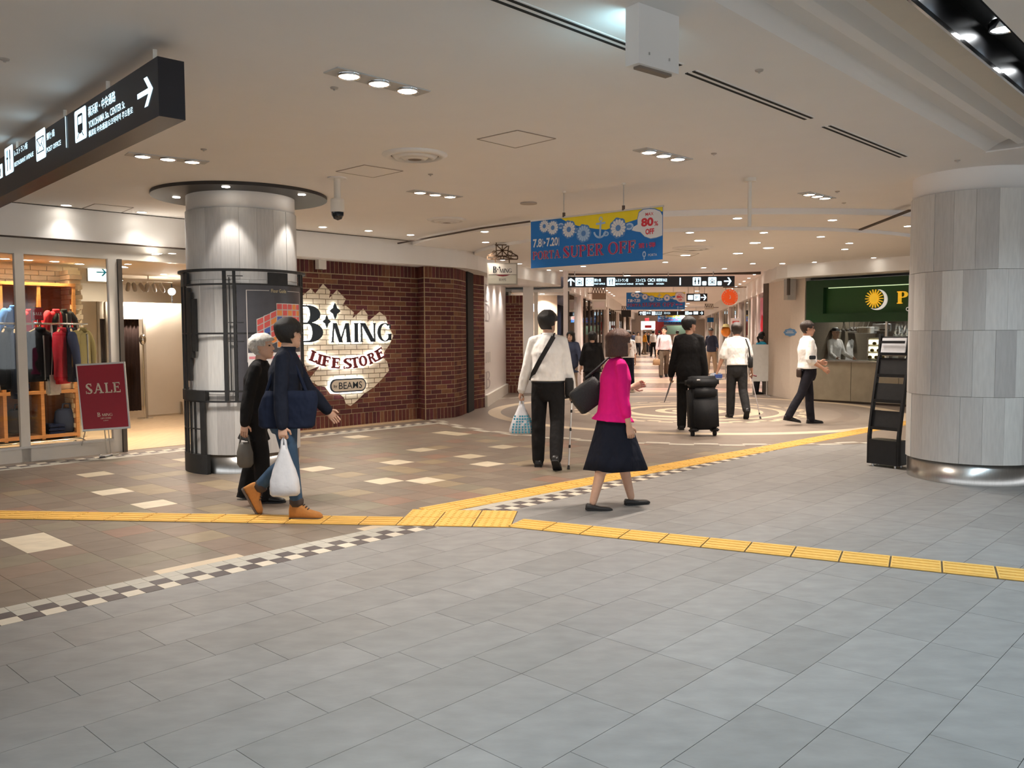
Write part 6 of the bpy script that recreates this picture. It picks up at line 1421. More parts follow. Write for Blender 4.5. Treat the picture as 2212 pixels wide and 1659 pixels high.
kbox('red_machine', 'dark red coffee machine behind the counter glass', 'machine', 1762, 1790, 745, 770, 1.0, 0.4, mat('machine_red', (0.22, 0.02, 0.02), 0.3), shelfparts)
kbox('wall_cabinet', 'grey-beige kitchen cabinet behind the man in the white shirt', 'cabinet', 1760, 1796, 705, 735, 1.6, 0.3, mat('cab_beige', (0.40, 0.35, 0.27), 0.5), shelfparts)
kbox('menu_panel', 'pale menu panel behind the black rack', 'panel', 1928, 1962, 722, 762, 0.5, 0.06, mat('panel_blue', (0.45, 0.48, 0.48), 0.4), lambda t, w, hh, d: MB().box((0, -0.01, hh*0.25), (w*0.95, 0.02, hh*0.16)).obj('stripe', M['black'], t))
for k in range(7):
    s, z = rs(1812 + k*11, 700, 1.5); t = thing('hanging_pan', 'steel pan hanging in the kitchen behind the counter', 'pan', tuple(RW(s, 1.5, z)), 0.4*k, 'pans hanging in the kitchen')
    MB().lathe((0, 0), [(0.002, -0.16), (0.07, -0.16), (0.09, -0.10)], 14).obj('bowl', M['chrome'], t, smooth=True); MB().tube([(0.05, 0, -0.11), (0.0, 0, 0.06)], 0.008, 6).obj('handle', M['steel'], t)
kr = thing('pan_rail', 'steel rail carrying the pans in the kitchen', 'rail', tuple(RW(rs(1850, 698, 1.5)[0], 1.5, rs(1850, 694, 1.5)[1])), math.radians(RANG))
MB().tube([(-0.8, 0, 0.03), (0.8, 0, 0.03)], 0.01, 8).obj('bar', M['steel'], kr); [MB().tube([(x_, 0, 0.03), (x_, 0, 0.6)], 0.006, 6).obj('drop', M['steel'], kr) for x_ in (-0.6, 0.6)]
for s, n in ((0.8, 1.6), (2.0, 1.6), (3.2, 1.6)):
    P = RW(s, n, 2.55); downlight(0, 0, 2.55, 'kitchen lamp behind the counter shop window', 'kitchen lamps', 26, NEUT, 0.06, 140, None, P)
# blue cloud-shaped sticker on the corner wall
P = onplane(1707, 718, RA, math.degrees(math.atan2(18.48 - 19.0, 6.34 - 6.20))); stk = thing('wall_sticker', 'small blue cloud-shaped sticker on the corner wall', 'sticker', (P.x, P.y, P.z))
wv = Vector((6.34 - 6.20, 18.48 - 19.0, 0)).normalized(); wn2 = Vector((wv.y, -wv.x, 0))
mb = MB().prism(circle_poly(0, 0, 0.24, 32, 0.085, 0.07, 8), Vector((P.x, P.y, P.z)) + wn2*0.004, wv, (0, 0, 1), wn2, 0.004).obj('sticker_sheet', mat('sticker_blue', (0.12, 0.28, 0.52), 0.5), stk, world=True)
shape([[(-0.15, -0.015), (0.15, -0.015), (0.15, 0.0), (-0.15, 0.0)], [(-0.11, 0.02), (0.11, 0.02), (0.11, 0.035), (-0.11, 0.035)]], Vector((P.x, P.y, P.z)), wv, (0, 0, 1), wn2, 0.010, pr['white'], stk, 'printed_lines')
# ================================================================== black brochure rack
ra_ = Vector((3.97, 9.45, 0)); rwid = Vector((0.6, -0.8, 0)); rback = Vector((0.8, 0.6, 0)); RWd = 0.34
rk = thing('brochure_rack', 'black leaning brochure rack standing beside the right-hand pillar', 'rack', tuple(ra_))
def RK(w, b, z): return ra_ + rwid*w + rback*b + Vector((0, 0, z))
prf = [(0.0, 0.03), (0.0, 0.34), (0.05, 0.62), (0.13, 1.0), (0.185, 1.25), (0.20, 1.47)]
for w in (0.0, RWd):
    for (b0, z0), (b1, z1) in zip(prf, prf[1:]):
        MB().prism([(b0, z0), (b0 + 0.055, z0), (b1 + 0.055, z1), (b1, z1)], RK(w - 0.012, 0, 0), rback, (0, 0, 1), rwid, 0.024).obj('side_rail', M['blackmatte'], rk, world=True)
MB().prism([(0, 0.03), (0.20, 0.03), (0.20, 0.30), (0, 0.30)], RK(0, 0, 0), rback, (0, 0, 1), rwid, RWd).obj('base_box', M['black'], rk, world=True)
for k, (b, z) in enumerate(((0.02, 0.42), (0.07, 0.72), (0.13, 1.0), (0.175, 1.24))):
    P = [RK(0.012, b + 0.02, z), RK(RWd - 0.012, b + 0.02, z), RK(RWd - 0.012, b + 0.065, z + 0.20), RK(0.012, b + 0.065, z + 0.20)]
    MB().add(P, [(0, 1, 2, 3)]).obj('shelf_back', M['blackmatte'], rk, world=True)
    MB().prism([(b, z - 0.01), (b + 0.09, z - 0.02), (b + 0.09, z), (b, z + 0.025)], RK(0.012, 0, 0), rback, (0, 0, 1), rwid, RWd - 0.024).obj('shelf_lip', M['black'], rk, world=True)
br2 = mat('brochure_white', (0.62, 0.62, 0.64), 0.4)
for k, (b, z, hh) in enumerate(((0.16, 1.262, 0.16),)):
    P = [RK(0.03, b + 0.01, z), RK(RWd - 0.03, b + 0.01, z), RK(RWd - 0.03, b + 0.045, z + hh), RK(0.03, b + 0.045, z + hh)]
    t = thing('brochure_stack', 'white brochures in the top pocket of the black rack', 'brochures', tuple(P[0])); MB().add([*P, *[p + rback*0.02 for p in P]], [(0, 1, 2, 3), (7, 6, 5, 4), (0, 4, 5, 1), (2, 6, 7, 3)]).obj('brochure', br2, t, world=True); MB().add([P[0] - rback*0.003 + Vector((0, 0, 0.10)), P[1] - rback*0.003 + Vector((0, 0, 0.10)), P[1] - rback*-0.004 + Vector((0, 0, 0.13)), P[0] - rback*-0.004 + Vector((0, 0, 0.13))], [(0, 1, 2, 3)]).obj('print_band', M['black'], t, world=True)
for w in (0.04, RWd - 0.04):
    for b in (0.04, 0.16): P = RK(w, b, 0); MB().cyl((P.x, P.y), 0.015, 0, 0.035, 8).obj('foot', M['steel'], rk, world=True)

# more of the kitchen: a steel cooker with hood, stacked white crates, a dark oven
kbox('range_hood', 'steel hood over the cooker in the kitchen', 'hood', 1884, 1925, 699, 716, 1.4, 0.5, M['steel'], lambda t, w, hh, d: MB().box((0, -0.01, hh*0.2), (w*0.9, 0.02, hh*0.2)).obj('hood_lip', M['chrome'], t))
kbox('dark_oven', 'tall dark oven between the kitchen workers', 'oven', 1814, 1856, 720, 778, 2.4, 0.5, M['black'], lambda t, w, hh, d: (MB().box((0, -0.012, hh*0.5), (w*0.8, 0.02, hh*0.3)).obj('oven_window', M['glass'], t), MB().box((0, -0.03, hh*0.72), (w*0.8, 0.03, 0.03)).obj('oven_handle', M['chrome'], t)))
kbox('steel_shelf', 'steel shelf with cups at the top of the kitchen window', 'shelf', 1800, 1852, 716, 720, 1.7, 0.3, M['steel'], lambda t, w, hh, d: [MB().cyl((-w*0.42 + w*0.12*k, 0.1), 0.04, hh, hh + 0.10, 10).obj('cup', M['white'], t) for k in range(8)])
# poster in the first corridor window on the right, with a round balloon display beside it
po = thing('window_poster', 'pink floral window poster at the corridor mouth on the right', 'poster', tuple(CO(2.5, CWD + 0.06, 0.9)))
Pq = [CO(1.62, CWD + 0.06, 0.75), CO(3.5, CWD + 0.06, 0.75), CO(3.5, CWD + 0.06, 2.45), CO(1.62, CWD + 0.06, 2.45)]
MB().add([*Pq, *[p + CN*0.01 for p in Pq]], [(0, 1, 2, 3), (7, 6, 5, 4), (0, 4, 5, 1), (1, 5, 6, 2), (2, 6, 7, 3), (3, 7, 4, 0)]).obj('poster_sheet', pkw, po, world=True)
for k_, (t_, z_, r_, m_) in enumerate(((2.0, 2.1, 0.22, 'navy'), (2.9, 1.7, 0.28, 'red'), (2.3, 1.35, 0.2, 'white'), (3.1, 1.1, 0.22, 'wine'), (2.5, 0.95, 0.2, 'black'))):
    shape([circle_poly(0, 0, r_*1.3, 18, r_, 0.1, 5)], CO(t_, CWD + 0.06, z_), CD, (0, 0, 1), -CN, 0.006, cl[m_], po, 'printed_flower')
P = atY(1568, 716, 27.0); ob = thing('balloon_display', 'round orange balloon display on a stand by the right shops', 'display', (P.x, P.y, 0))
MB().ball((0, 0, P.z), (0.15, 0.15, 0.17), 18, 12).obj('balloon', mat('balloon_orange', (0.75, 0.25, 0.03), 0.3), ob, smooth=True); MB().cyl((0, 0), 0.015, 0.02, P.z - 0.14, 8).obj('stem', M['steel'], ob); MB().cyl((0, 0), 0.2, 0, 0.03, 18).obj('base', M['steel'], ob); MB().lathe((0, 0), [(0.18, P.z + 0.14), (0.10, P.z + 0.16), (0.08, P.z + 0.23), (0.002, P.z + 0.24)], 18).obj('straw_hat', cl['camo'], ob, smooth=True)
P = atY(1589, 711, 25.0); pn = thing('poster_stand', 'small white poster on a stand behind the short-sleeved man', 'sign stand', (P.x, P.y, 0))
MB().box((0, 0, P.z + 0.15), (0.30, 0.02, 0.34)).obj('poster_sheet', M['white'], pn); MB().cyl((0, 0), 0.012, 0.02, P.z, 8).obj('stem', M['steel'], pn); MB().cyl((0, 0), 0.16, 0, 0.02, 16).obj('base', M['steel'], pn); MB().box((0, -0.012, P.z + 0.2), (0.2, 0.004, 0.08)).obj('printed_panel', pr['red'], pn)

# lamps along the corner fascias
fd_ = Vector((1.93, 5.07, 0)).normalized(); fn_ = Vector((fd_.y, -fd_.x, 0))
for k in range(5):
    P = Vector((-0.48, 16.43, 0)) + fd_*(0.35 + 0.95*k) + fn_*0.20
    zz_ = 2.925 if in_plaza(P.x, P.y, 4.12) else 2.975
    downlight(0, 0, zz_, 'small downlight washing the fascia between the lattice sign and the post', 'fascia lamps left of the corridor mouth', 10, WARM, 0.045, 85, None, Vector((P.x, P.y, zz_)), 0.8)
for k in range(4):
    P = Vector((5.88, 18.25, 0)) + rd*(0.75 + 1.25*k) - rn*0.22
    zz_ = 2.925 if in_plaza(P.x, P.y, 4.12) else (2.975 if in_plaza(P.x, P.y, 5.38) else CZ)
    downlight(0, 0, zz_, 'small downlight washing the fascia above the green sign', 'fascia lamps above the green sign', 10, WARM, 0.045, 85, None, Vector((P.x, P.y, zz_)), 0.8)
# ================================================================== people
def remesh(mb, voxel, it=2, fac=0.5):
    me = mb.mesh('t'); o = bpy.data.objects.new('t', me); WSC.collection.objects.link(o)
    r = o.modifiers.new('r', 'REMESH'); r.mode = 'VOXEL'; r.voxel_size = voxel; r.use_smooth_shade = True
    if it: s = o.modifiers.new('s', 'SMOOTH'); s.factor = fac; s.iterations = it
    WSC.view_layers[0].update()
    out = bpy.data.meshes.new_from_object(o.evaluated_get(WSC.view_layers[0].depsgraph))
    bpy.data.objects.remove(o); bpy.data.meshes.remove(me)
    return out
def ering(c, rx, ry, X, Y, n=22):
    return [c + X*(rx*math.cos(2*PI*k/n)) + Y*(ry*math.sin(2*PI*k/n)) for k in range(n)]
HEADT = [(-0.118, 0.016, 0.075, 0.030), (-0.108, 0.036, 0.088, 0.005), (-0.085, 0.052, 0.092, -0.02), (-0.055, 0.061, 0.090, -0.055), (-0.025, 0.067, 0.088, -0.080), (0.0, 0.071, 0.086, -0.092), (0.03, 0.075, 0.090, -0.100), (0.06, 0.075, 0.084, -0.099), (0.085, 0.066, 0.068, -0.086), (0.105, 0.045, 0.042, -0.060), (0.117, 0.018, 0.012, -0.028)]
def headsec(z):
    T = HEADT
    if z <= T[0][0]: return T[0][1:]
    for a, b in zip(T, T[1:]):
        if z <= b[0]:
            f = (z - a[0])/(b[0] - a[0]); return tuple(a[i] + (b[i] - a[i])*f for i in (1, 2, 3))
    return T[-1][1:]
def lerp(a, b, t): return a + (b - a)*t
def person(label, x, y, yaw, H, pose, wear, voxel=0.009, group=None, z0=0.0):
    """local frame: +Y forward, +X to the person's right, Z up; returns (thing, joints in world)"""
    k = H/1.75; bw = wear.get('build', 1.0)
    d2r = math.radians; X = Vector((1, 0, 0))
    tz, ts, an = 0.245*H, 0.238*H, 0.045*H
    legs = {}
    for sd, nm in ((1, 'R'), (-1, 'L')):
        hip, kn, ft = pose['leg' + nm]
        h = Vector((sd*0.088*k, 0, 0)); a = d2r(hip); b = a - d2r(kn); ab = d2r(pose.get('spread', 1.5))*sd
        kne = h + Vector((math.sin(ab), math.sin(a), -math.cos(a)))*tz
        ank = kne + Vector((math.sin(ab)*0.3, math.sin(b), -math.cos(b)))*ts
        legs[nm] = [h, kne, ank, d2r(ft), sd]
    def sole(l):
        _, _, ank, ft, _ = l
        return min(ank.z - an*math.cos(ft) - 0.02*abs(math.sin(ft)), ank.z + math.sin(-ft)*0.17*k*1.0 - an*math.cos(ft)*0.6)
    hz = -min(sole(l) for l in legs.values()) + z0*0
    up = Vector((0, 0, hz))
    for l in legs.values(): l[0] = l[0] + up; l[1] = l[1] + up; l[2] = l[2] + up
    t_ = d2r(pose.get('lean', 3)); T = Vector((0, math.sin(t_), math.cos(t_))); Fw = Vector((0, math.cos(t_), -math.sin(t_)))
    Hc = up.copy(); tl = 0.292*H
    tw = d2r(pose.get('twist', 0)); Xs = Vector((math.cos(tw), math.sin(tw), 0)); Ys = Vector((-math.sin(tw), math.cos(tw), 0)); Ys = Ys - T*Ys.dot(T)
    arms = {}
    for sd, nm in ((1, 'R'), (-1, 'L')):
        sw, ab, el = pose['arm' + nm][:3]; inn = pose['arm' + nm][3] if len(pose['arm' + nm]) > 3 else 0
        s = Hc + T*(0.262*H) + Xs*(sd*0.094*H*bw**0.5)
        def dirv(sw_, ab_): return (Xs*(sd*math.sin(ab_)) + Ys*(math.sin(sw_)*math.cos(ab_)) + Vector((0, 0, -1))*(math.cos(sw_)*math.cos(ab_))).normalized()
        u1 = dirv(d2r(sw), d2r(ab)); e = s + u1*(0.172*H)
        u2 = dirv(d2r(sw + el), d2r(ab - inn)); w = e + u2*(0.148*H)
        arms[nm] = [s, e, w, u2, sd]
    nb = Hc + T*tl; hd = pose.get('head', (0, 0)); hy, hp = d2r(hd[0]), d2r(hd[1])
    hc = nb + T*(0.045*H) + Vector((0, 0.018*k, 0.075*k))
    HF = Matrix.Rotation(hy + tw*0.5, 3, 'Z') @ Matrix.Rotation(-hp, 3, 'X')
    hp_ = lambda a, b, c: hc + HF @ (Vector((a, b, c))*(k*1.06))
    top = bm_ = None
    th = thing('person', label, 'person', (x, y, z0), d2r(yaw), group)
    # ---- body, one continuous surface
    mb = MB()
    tor = [(-0.36, 0.10, 0.085), (-0.18, 0.158, 0.112), (0.0, 0.170, 0.118), (0.25, 0.150, 0.108), (0.45, 0.146, 0.108), (0.65, 0.157, 0.114), (0.80, 0.152, 0.106), (0.90, 0.118, 0.088), (0.965, 0.078, 0.070), (1.0, 0.058, 0.058)]
    mb.loft([ering(Hc + T*(tl*f), rx*k*bw, ry*k*bw, Xs if f > 0.4 else X, Fw, 20) for f, rx, ry in tor])
    mb.tube([nb - T*0.05*k, nb + T*0.05*k, hp_(0, -0.012, -0.05)], [0.062*k, 0.054*k, 0.052*k], 14)
    n = 20; rings = []
    for z, hw, yf, yb in HEADT:
        cy, ry = (yf + yb)/2, (yf - yb)/2
        rings.append([hp_(hw*math.cos(2*PI*q/n), cy + ry*math.sin(2*PI*q/n), z) for q in range(n)])
    mb.loft(rings)
    mb.tube([hp_(0, 0.086, 0.018), hp_(0, 0.100, -0.012), hp_(0, 0.106, -0.028)], [0.007*k, 0.011*k, 0.014*k], 8)
    mb.ball(hp_(0, 0.082, -0.066), 0.020*k, 8, 6)
    for sd in (-1, 1): mb.tube([hp_(sd*0.076, -0.004, 0.018), hp_(sd*0.080, -0.012, -0.02)], [0.018*k, 0.012*k], 8)
    for l in legs.values():
        h, kn, an_, ft, sd = l; calf = kn.lerp(an_, 0.32) + Vector((0, -0.012*k, 0))
        mb.tube([h + Vector((0, 0, 0.02)), h.lerp(kn, 0.35), kn, calf, an_], [0.088*k*bw, 0.080*k*bw, 0.055*k, 0.054*k, 0.036*k], 14)
    for a in arms.values():
        s, e, w, u2, sd = a
        mb.tube([s - Xs*(sd*0.05*k), s, s.lerp(e, 0.5), e, e.lerp(w, 0.35), w], [0.046*k, 0.050*k, 0.044*k, 0.036*k, 0.039*k, 0.026*k], 12)
        mb.tube([nb - T*0.01*k, s + Vector((0, 0, 0.004*k))], [0.046*k, 0.044*k], 12)
    palms = []
    for nm, a in arms.items():
        s, e, w, u2, sd = a
        inw = -Xs*sd; inw = (inw - u2*inw.dot(u2)).normalized()
        pn = pose.get('palm' + nm)
        if pn: inw = Vector(pn); inw = (inw - u2*inw.dot(u2)).normalized()
        spd = u2.cross(inw).normalized()
        if spd.dot(Ys + Vector((0, 0, 0.3))) < 0: spd = -spd
        R = [ering(w + u2*(q*k), rw*k, rt*k, spd, inw, 12) for q, rw, rt in ((-0.01, 0.026, 0.022), (0.02, 0.034, 0.019), (0.055, 0.041, 0.017), (0.085, 0.040, 0.014), (0.095, 0.034, 0.010))]
        mb.loft(R); palms.append((nm, w, u2, inw, spd, pose.get('curl' + nm, 28)))
    me = remesh(mb, voxel, 2, 0.45)
    fb = MB(); fb.v = [tuple(v.co) for v in me.vertices]; fb.f = [tuple(p.vertices) for p in me.polygons]; bpy.data.meshes.remove(me)
    grips = {}
    for nm, w, u2, inw, spd, curl in palms:
        c = d2r(curl); base = w + u2*(0.085*k)
        for j, (o_, L) in enumerate(((0.029, 0.072), (0.010, 0.082), (-0.010, 0.076), (-0.028, 0.060))):
            p = base + spd*(o_*k); pts = [p - u2*0.02*k, p]; a = c*0.5; dseg = (0.45, 0.32, 0.23)
            for f in dseg:
                d = (u2*math.cos(a) + inw*math.sin(a)); p = p + d*(L*f*k); pts.append(p.copy()); a += c
            fb.tube(pts, [0.0092*k, 0.0092*k, 0.0085*k, 0.008*k, 0.0068*k], 8)
        p = w + u2*(0.03*k) + spd*(0.028*k); q = p + (spd*0.7 + u2*0.6 + inw*0.4).normalized()*(0.036*k); r_ = q + (spd*0.15 + u2*0.85 + inw*0.55).normalized()*(0.032*k)
        fb.tube([p - spd*0.01*k, p, q, r_], [0.013*k, 0.012*k, 0.0105*k, 0.008*k], 8)
        grips[nm] = w + u2*(0.105*k) + inw*(0.025*k)
    fb.obj('body', wear.get('skin', M['skin']), th, smooth=True)
    # ---- top
    tm = wear['top']; hem = wear.get('hem', 0.02); loose = wear.get('loose', 0.014)*k; mb = MB()
    prof = [(f, rx, ry) for f, rx, ry in tor if f > hem + 0.05]
    def sec(f):
        for a, b in zip(tor, tor[1:]):
            if a[0] <= f <= b[0]: u = (f - a[0])/(b[0] - a[0]); return lerp(a[1], b[1], u), lerp(a[2], b[2], u)
        return tor[0][1:] if f < tor[0][0] else tor[-1][1:]
    hx, hy_ = sec(max(hem, -0.16)); fl = wear.get('flare', 1.0)
    rings = [ering(Hc + T*(tl*hem), hx*k*bw*fl + loose, hy_*k*bw*wear.get('flare_y', fl) + loose*1.1, X, Fw, 24)]
    for f, rx, ry in prof:
        if f < 0.99: rings.append(ering(Hc + T*(tl*f), rx*k*bw + loose*(1.0 if f < 0.8 else 0.55), ry*k*bw + loose*(1.15 if f < 0.8 else 0.6), Xs if f > 0.4 else X, Fw, 24))
    rings.append(ering(nb + T*0.005, 0.060*k + loose*0.3, 0.062*k + loose*0.3, Xs, Fw, 24))
    if wear.get('collar', 0): rings.append(ering(nb + T*(wear['collar']*k) + Fw*0.012*k, 0.062*k, 0.064*k, Xs, Fw, 24))
    mb.loft(rings)
    sl = wear.get('sleeve', 1.0); sr_ = wear.get('sleeve_r', 0.013)*k; cuffs = []
    for a in arms.values():
        s, e, w, u2, sd = a; pts = [s - Xs*(sd*0.06*k) - Vector((0, 0, 0.012*k)), s, s.lerp(e, 0.5), e]; rr = [0.052*k, 0.052*k + sr_*0.4, 0.045*k + sr_*0.8, 0.038*k + sr_]
        mb.tube([nb - T*0.012*k, s + Vector((0, 0, 0.006*k))], [0.048*k + sr_*0.3, 0.047*k + sr_*0.3], 14)
        if sl <= 0.55: en = s.lerp(e, sl/0.5); pts = pts[:2] + [s.lerp(en, 0.5), en]; rr = [0.052*k, 0.052*k + sr_*0.4, 0.049*k + sr_, 0.050*k + sr_]
        else:
            f = (sl - 0.5)/0.5; en = e.lerp(w, f); pts += [e.lerp(en, 0.5), en]; rr += [0.042*k + sr_, lerp(0.040, 0.029, f)*k + sr_]
        P = [Vector(p) for p in pts]; mb.tube(P, rr, 14); cuffs.append((P[-1], (P[-1] - P[-2]).normalized(), rr[-1]))
    put(wear.get('topname', 'shirt'), _setm(remesh(mb, voxel*1.1, 2, 0.4), tm), th)
    if wear.get('cuff'):
        for cp_, cd_, cr_ in cuffs: MB().tube([cp_ - cd_*0.045*k, cp_ + cd_*0.012*k], [cr_*1.06, cr_*0.98], 16, cap=False).obj('cuff', tm, th, smooth=True)
    if wear.get('collar', 0) and wear.get('topname', 'shirt') == 'shirt': MB().loft([ering(nb + T*(zz_*k) + Fw*0.004*k, rr_*k, rr_*1.02*k, Xs, Fw, 20) for zz_, rr_ in ((0.0, 0.066), (0.022, 0.066), (0.040, 0.060))]).obj('shirt_collar', tm, th, smooth=True)
    # ---- bottom
    bmat = wear['bottom']
    if wear.get('skirt'):
        z1 = wear['skirt']; rr = []; n = 40
        for f in (0.0, 0.12, 0.3, 0.55, 0.8, 1.0):
            z = lerp(hz + 0.015*k, z1, f); rx = lerp(0.180, 0.255, f**1.05)*k; ry = lerp(0.134, 0.30, f**1.1)*k
            rr.append([Vector((rx*math.cos(2*PI*q/n)*(1 + 0.05*f*math.sin(q*2*PI/n*7)), 0.02*f + ry*math.sin(2*PI*q/n)*(1 + 0.05*f*math.sin(q*2*PI/n*7)), z + 0.012*f*math.sin(q*2*PI/n*5))) for q in range(n)])
        put('skirt', MB().loft(rr).mesh('skirt', bmat, True), th)
    else:
        pl = wear.get('pl', 0.016)*k; mb = MB(); wf = wear.get('waist', 0.14)
        mb.loft([ering(Hc + T*(tl*f), rx*k*bw + 0.010*k, ry*k*bw + 0.011*k, X, Fw, 24) for f, rx, ry in ((-0.38, 0.09, 0.08), (-0.3, 0.13, 0.10), (-0.18, 0.160, 0.114), (0.0, 0.170, 0.118), (wf, sec(wf)[0], sec(wf)[1]))])
        for l in legs.values():
            h, kn, a_, ft, sd = l; hm = kn.lerp(a_, wear.get('leglen', 1.02)) if True else a_
            mb.tube([h + Vector((0, 0, 0.02)), h.lerp(kn, 0.4), kn, kn.lerp(hm, 0.5) + Vector((0, -0.008*k, 0)), hm], [0.092*k*bw, 0.083*k*bw + pl*0.5, 0.060*k + pl, 0.058*k + pl, wear.get('hemr', 0.055)*k + pl], 16)
        put('trousers', _setm(remesh(mb, voxel*1.1, 2, 0.4), bmat), th)
        if wear.get('belt'): MB().loft([ering(Hc + T*(tl*f), sec(f)[0]*k*bw + 0.016*k, sec(f)[1]*k*bw + 0.018*k, X, Fw, 24) for f in (hem - 0.035, hem + 0.02)]).obj('belt', M['black'], th)
    # ---- shoes
    for l in legs.values():
        h, kn, a_, ft, sd = l; fy = Vector((0, math.cos(ft), math.sin(-ft))); fz = Vector((0, math.sin(ft), math.cos(ft)))
        toe = d2r(pose.get('toe', 6))*sd; fx = Vector((1, 0, 0)); fy = (fy + fx*math.sin(toe)*0.6).normalized(); fx = fy.cross(fz).normalized()
        o_ = a_ - fz*an; R = []; lo = wear.get('shoe', 'low'); n = 14
        if lo == 'boot': S_ = ((-0.072, 0.030, 0.10), (-0.06, 0.040, 0.15), (0.0, 0.042, 0.155), (0.05, 0.042, 0.115), (0.09, 0.047, 0.082), (0.14, 0.050, 0.066), (0.18, 0.044, 0.055), (0.205, 0.022, 0.036))
        elif lo == 'flat': S_ = ((-0.066, 0.020, 0.045), (-0.055, 0.033, 0.058), (0.0, 0.034, 0.05), (0.07, 0.038, 0.036), (0.12, 0.042, 0.034), (0.16, 0.034, 0.030), (0.185, 0.012, 0.02))
        else: S_ = ((-0.07, 0.026, 0.055), (-0.058, 0.037, 0.085), (0.0, 0.040, 0.088), (0.05, 0.040, 0.075), (0.10, 0.046, 0.060), (0.15, 0.046, 0.050), (0.19, 0.036, 0.042), (0.212, 0.014, 0.028))
        for yy, hw, hh in S_:
            ring = []
            for q in range(n):
                a = 2*PI*q/n; c, s = math.cos(a), math.sin(a)
                ring.append(o_ + fy*(yy*k) + fx*(hw*k*math.copysign(abs(c)**0.75, c)) + fz*(k*(hh*(0.5 + 0.5*math.copysign(abs(s)**0.75, s))) + 0.003))
            R.append(ring)
        sh = MB().loft(R).obj('boot' if lo == 'boot' else 'shoe', wear['shoes'], th, smooth=True)
        SR = [[o_ + fy*(yy*k*1.02) + fx*(hw*k*1.06*c_) + fz*z_ for c_, z_ in ((-1, 0), (1, 0), (1, 0.016*k), (-1, 0.016*k))] for yy, hw, hh in S_]
        if lo == 'boot':
            put('boot_collar', MB().loft([[o_ + fz*(zz_*k) + fx*(rx_*k*math.cos(2*PI*q/14)) + fy*((-0.012 + rx_*1.15*math.sin(2*PI*q/14))*k) for q in range(14)] for zz_, rx_ in ((0.11, 0.046), (0.135, 0.052), (0.165, 0.053), (0.18, 0.048))]).mesh('boot_collar', mat('boot_collar', (0.05, 0.035, 0.03), 0.8), True), sh)
            for q in range(4):
                a0_ = o_ + fy*((0.052 + q*0.018)*k) + fz*((0.122 - q*0.017)*k); put('lace', MB().bar(a0_ - fx*0.024*k, a0_ + fx*0.024*k, 0.008*k).mesh('lace', mat('boot_collar', (0.05, 0.035, 0.03), 0.8)), sh)
        put('sole', MB().loft(SR).mesh('sole', M['brown'] if lo == 'boot' else M['blackmatte']), sh)
    # ---- hair
    hs_ = wear.get('hairstyle', 'short'); hm_ = wear.get('hair', M['hair'])
    tk = wear.get('hairthick', 0.014) + 0.007; n = 44; rings = []; rr_ = random.Random(hash(label) % 999)
    zb = {'short': -0.085, 'bob': -0.118, 'cap': -0.06, 'curly': -0.085, 'long': -0.20}[hs_]
    zs = [zb + (0.128 - zb)*i/15 for i in range(16)]
    for z in zs:
        hw, yf, yb = headsec(max(-0.1, min(z, 0.112))); cy, ry = (yf + yb)/2, (yf - yb)/2; ring = []
        if z > 0.112: f_ = max(0.15, (0.1285 - z)/0.0165); hw *= f_*1.3; ry *= f_*1.3
        if z < -0.0 and hs_ in ('bob', 'long'): hw = 0.073 + 0.010*(-z)/0.1; yb = -0.095; yf = 0.06; cy, ry = (yf + yb)/2, (yf - yb)/2
        for q in range(n):
            a = 2*PI*q/n; th_ = abs((math.degrees(a) - 90 + 180) % 360 - 180)      # 0 = front
            wob = 0.006*noise.noise(Vector((math.cos(a)*3, math.sin(a)*3, z*18 + len(label)))) + (0.012*noise.noise(Vector((math.cos(a)*6, math.sin(a)*6, z*60))) if hs_ == 'curly' else 0)
            if hs_ == 'bob' or hs_ == 'long': cov = (th_ > 48) or z > 0.058 - 0.0006*th_
            elif hs_ == 'cap': cov = z > 0.045
            else: cov = (z > 0.062 - 0.00025*th_) if th_ < 52 else ((z > 0.012 - 0.0*th_) if th_ < 100 else z > (-0.078 if th_ > 125 else -0.04))
            t2 = tk*(1.0 if th_ > 100 else 0.8)
            ex = (1.0 + wob*6) * 1.0
            ox, oy = (hw + t2 + wob), (ry + t2 + wob)
            if not cov: ox, oy = hw*0.86, ry*0.86
            ring.append(hp_(ox*math.cos(a), cy + oy*math.sin(a), z + (0.004 if z > 0.1 else 0)))
        rings.append(ring)
    MB().loft(rings).obj('hair', hm_, th, smooth=True)
    if hs_ == 'long': pass
    if wear.get('tail'): MB().tube([hp_(0, -0.10, 0.04), hp_(0, -0.15, 0.0), hp_(0, -0.14, -0.12), hp_(0, -0.13, -0.20)], [0.03*k, 0.035*k, 0.03*k, 0.012*k], 10).obj('ponytail', hm_, th, smooth=True)
    if wear.get('hat'):
        MB().lathe((0, 0), [(0.01, 0), (0.01, 0)], 4) if False else None
        R = []
        for z, s_ in ((0.045, 1.12), (0.08, 1.12), (0.11, 1.15), (0.135, 0.8)):
            hw, yf, yb = headsec(min(z, 0.1)); cy, ry = (yf + yb)/2, (yf - yb)/2; R.append([hp_(hw*s_*math.cos(2*PI*q/20), cy + ry*s_*math.sin(2*PI*q/20), z) for q in range(20)])
        MB().loft(R).obj('cap', wear['hat'], th, smooth=True); MB().add([hp_(-0.06, 0.07, 0.05), hp_(0.06, 0.07, 0.05), hp_(0.045, 0.16, 0.04), hp_(-0.045, 0.16, 0.04), hp_(-0.06, 0.07, 0.056), hp_(0.06, 0.07, 0.056), hp_(0.045, 0.16, 0.046), hp_(-0.045, 0.16, 0.046)], [(0, 1, 2, 3), (7, 6, 5, 4), (0, 4, 5, 1), (1, 5, 6, 2), (2, 6, 7, 3), (3, 7, 4, 0)]).obj('cap_brim', wear['hat'], th)
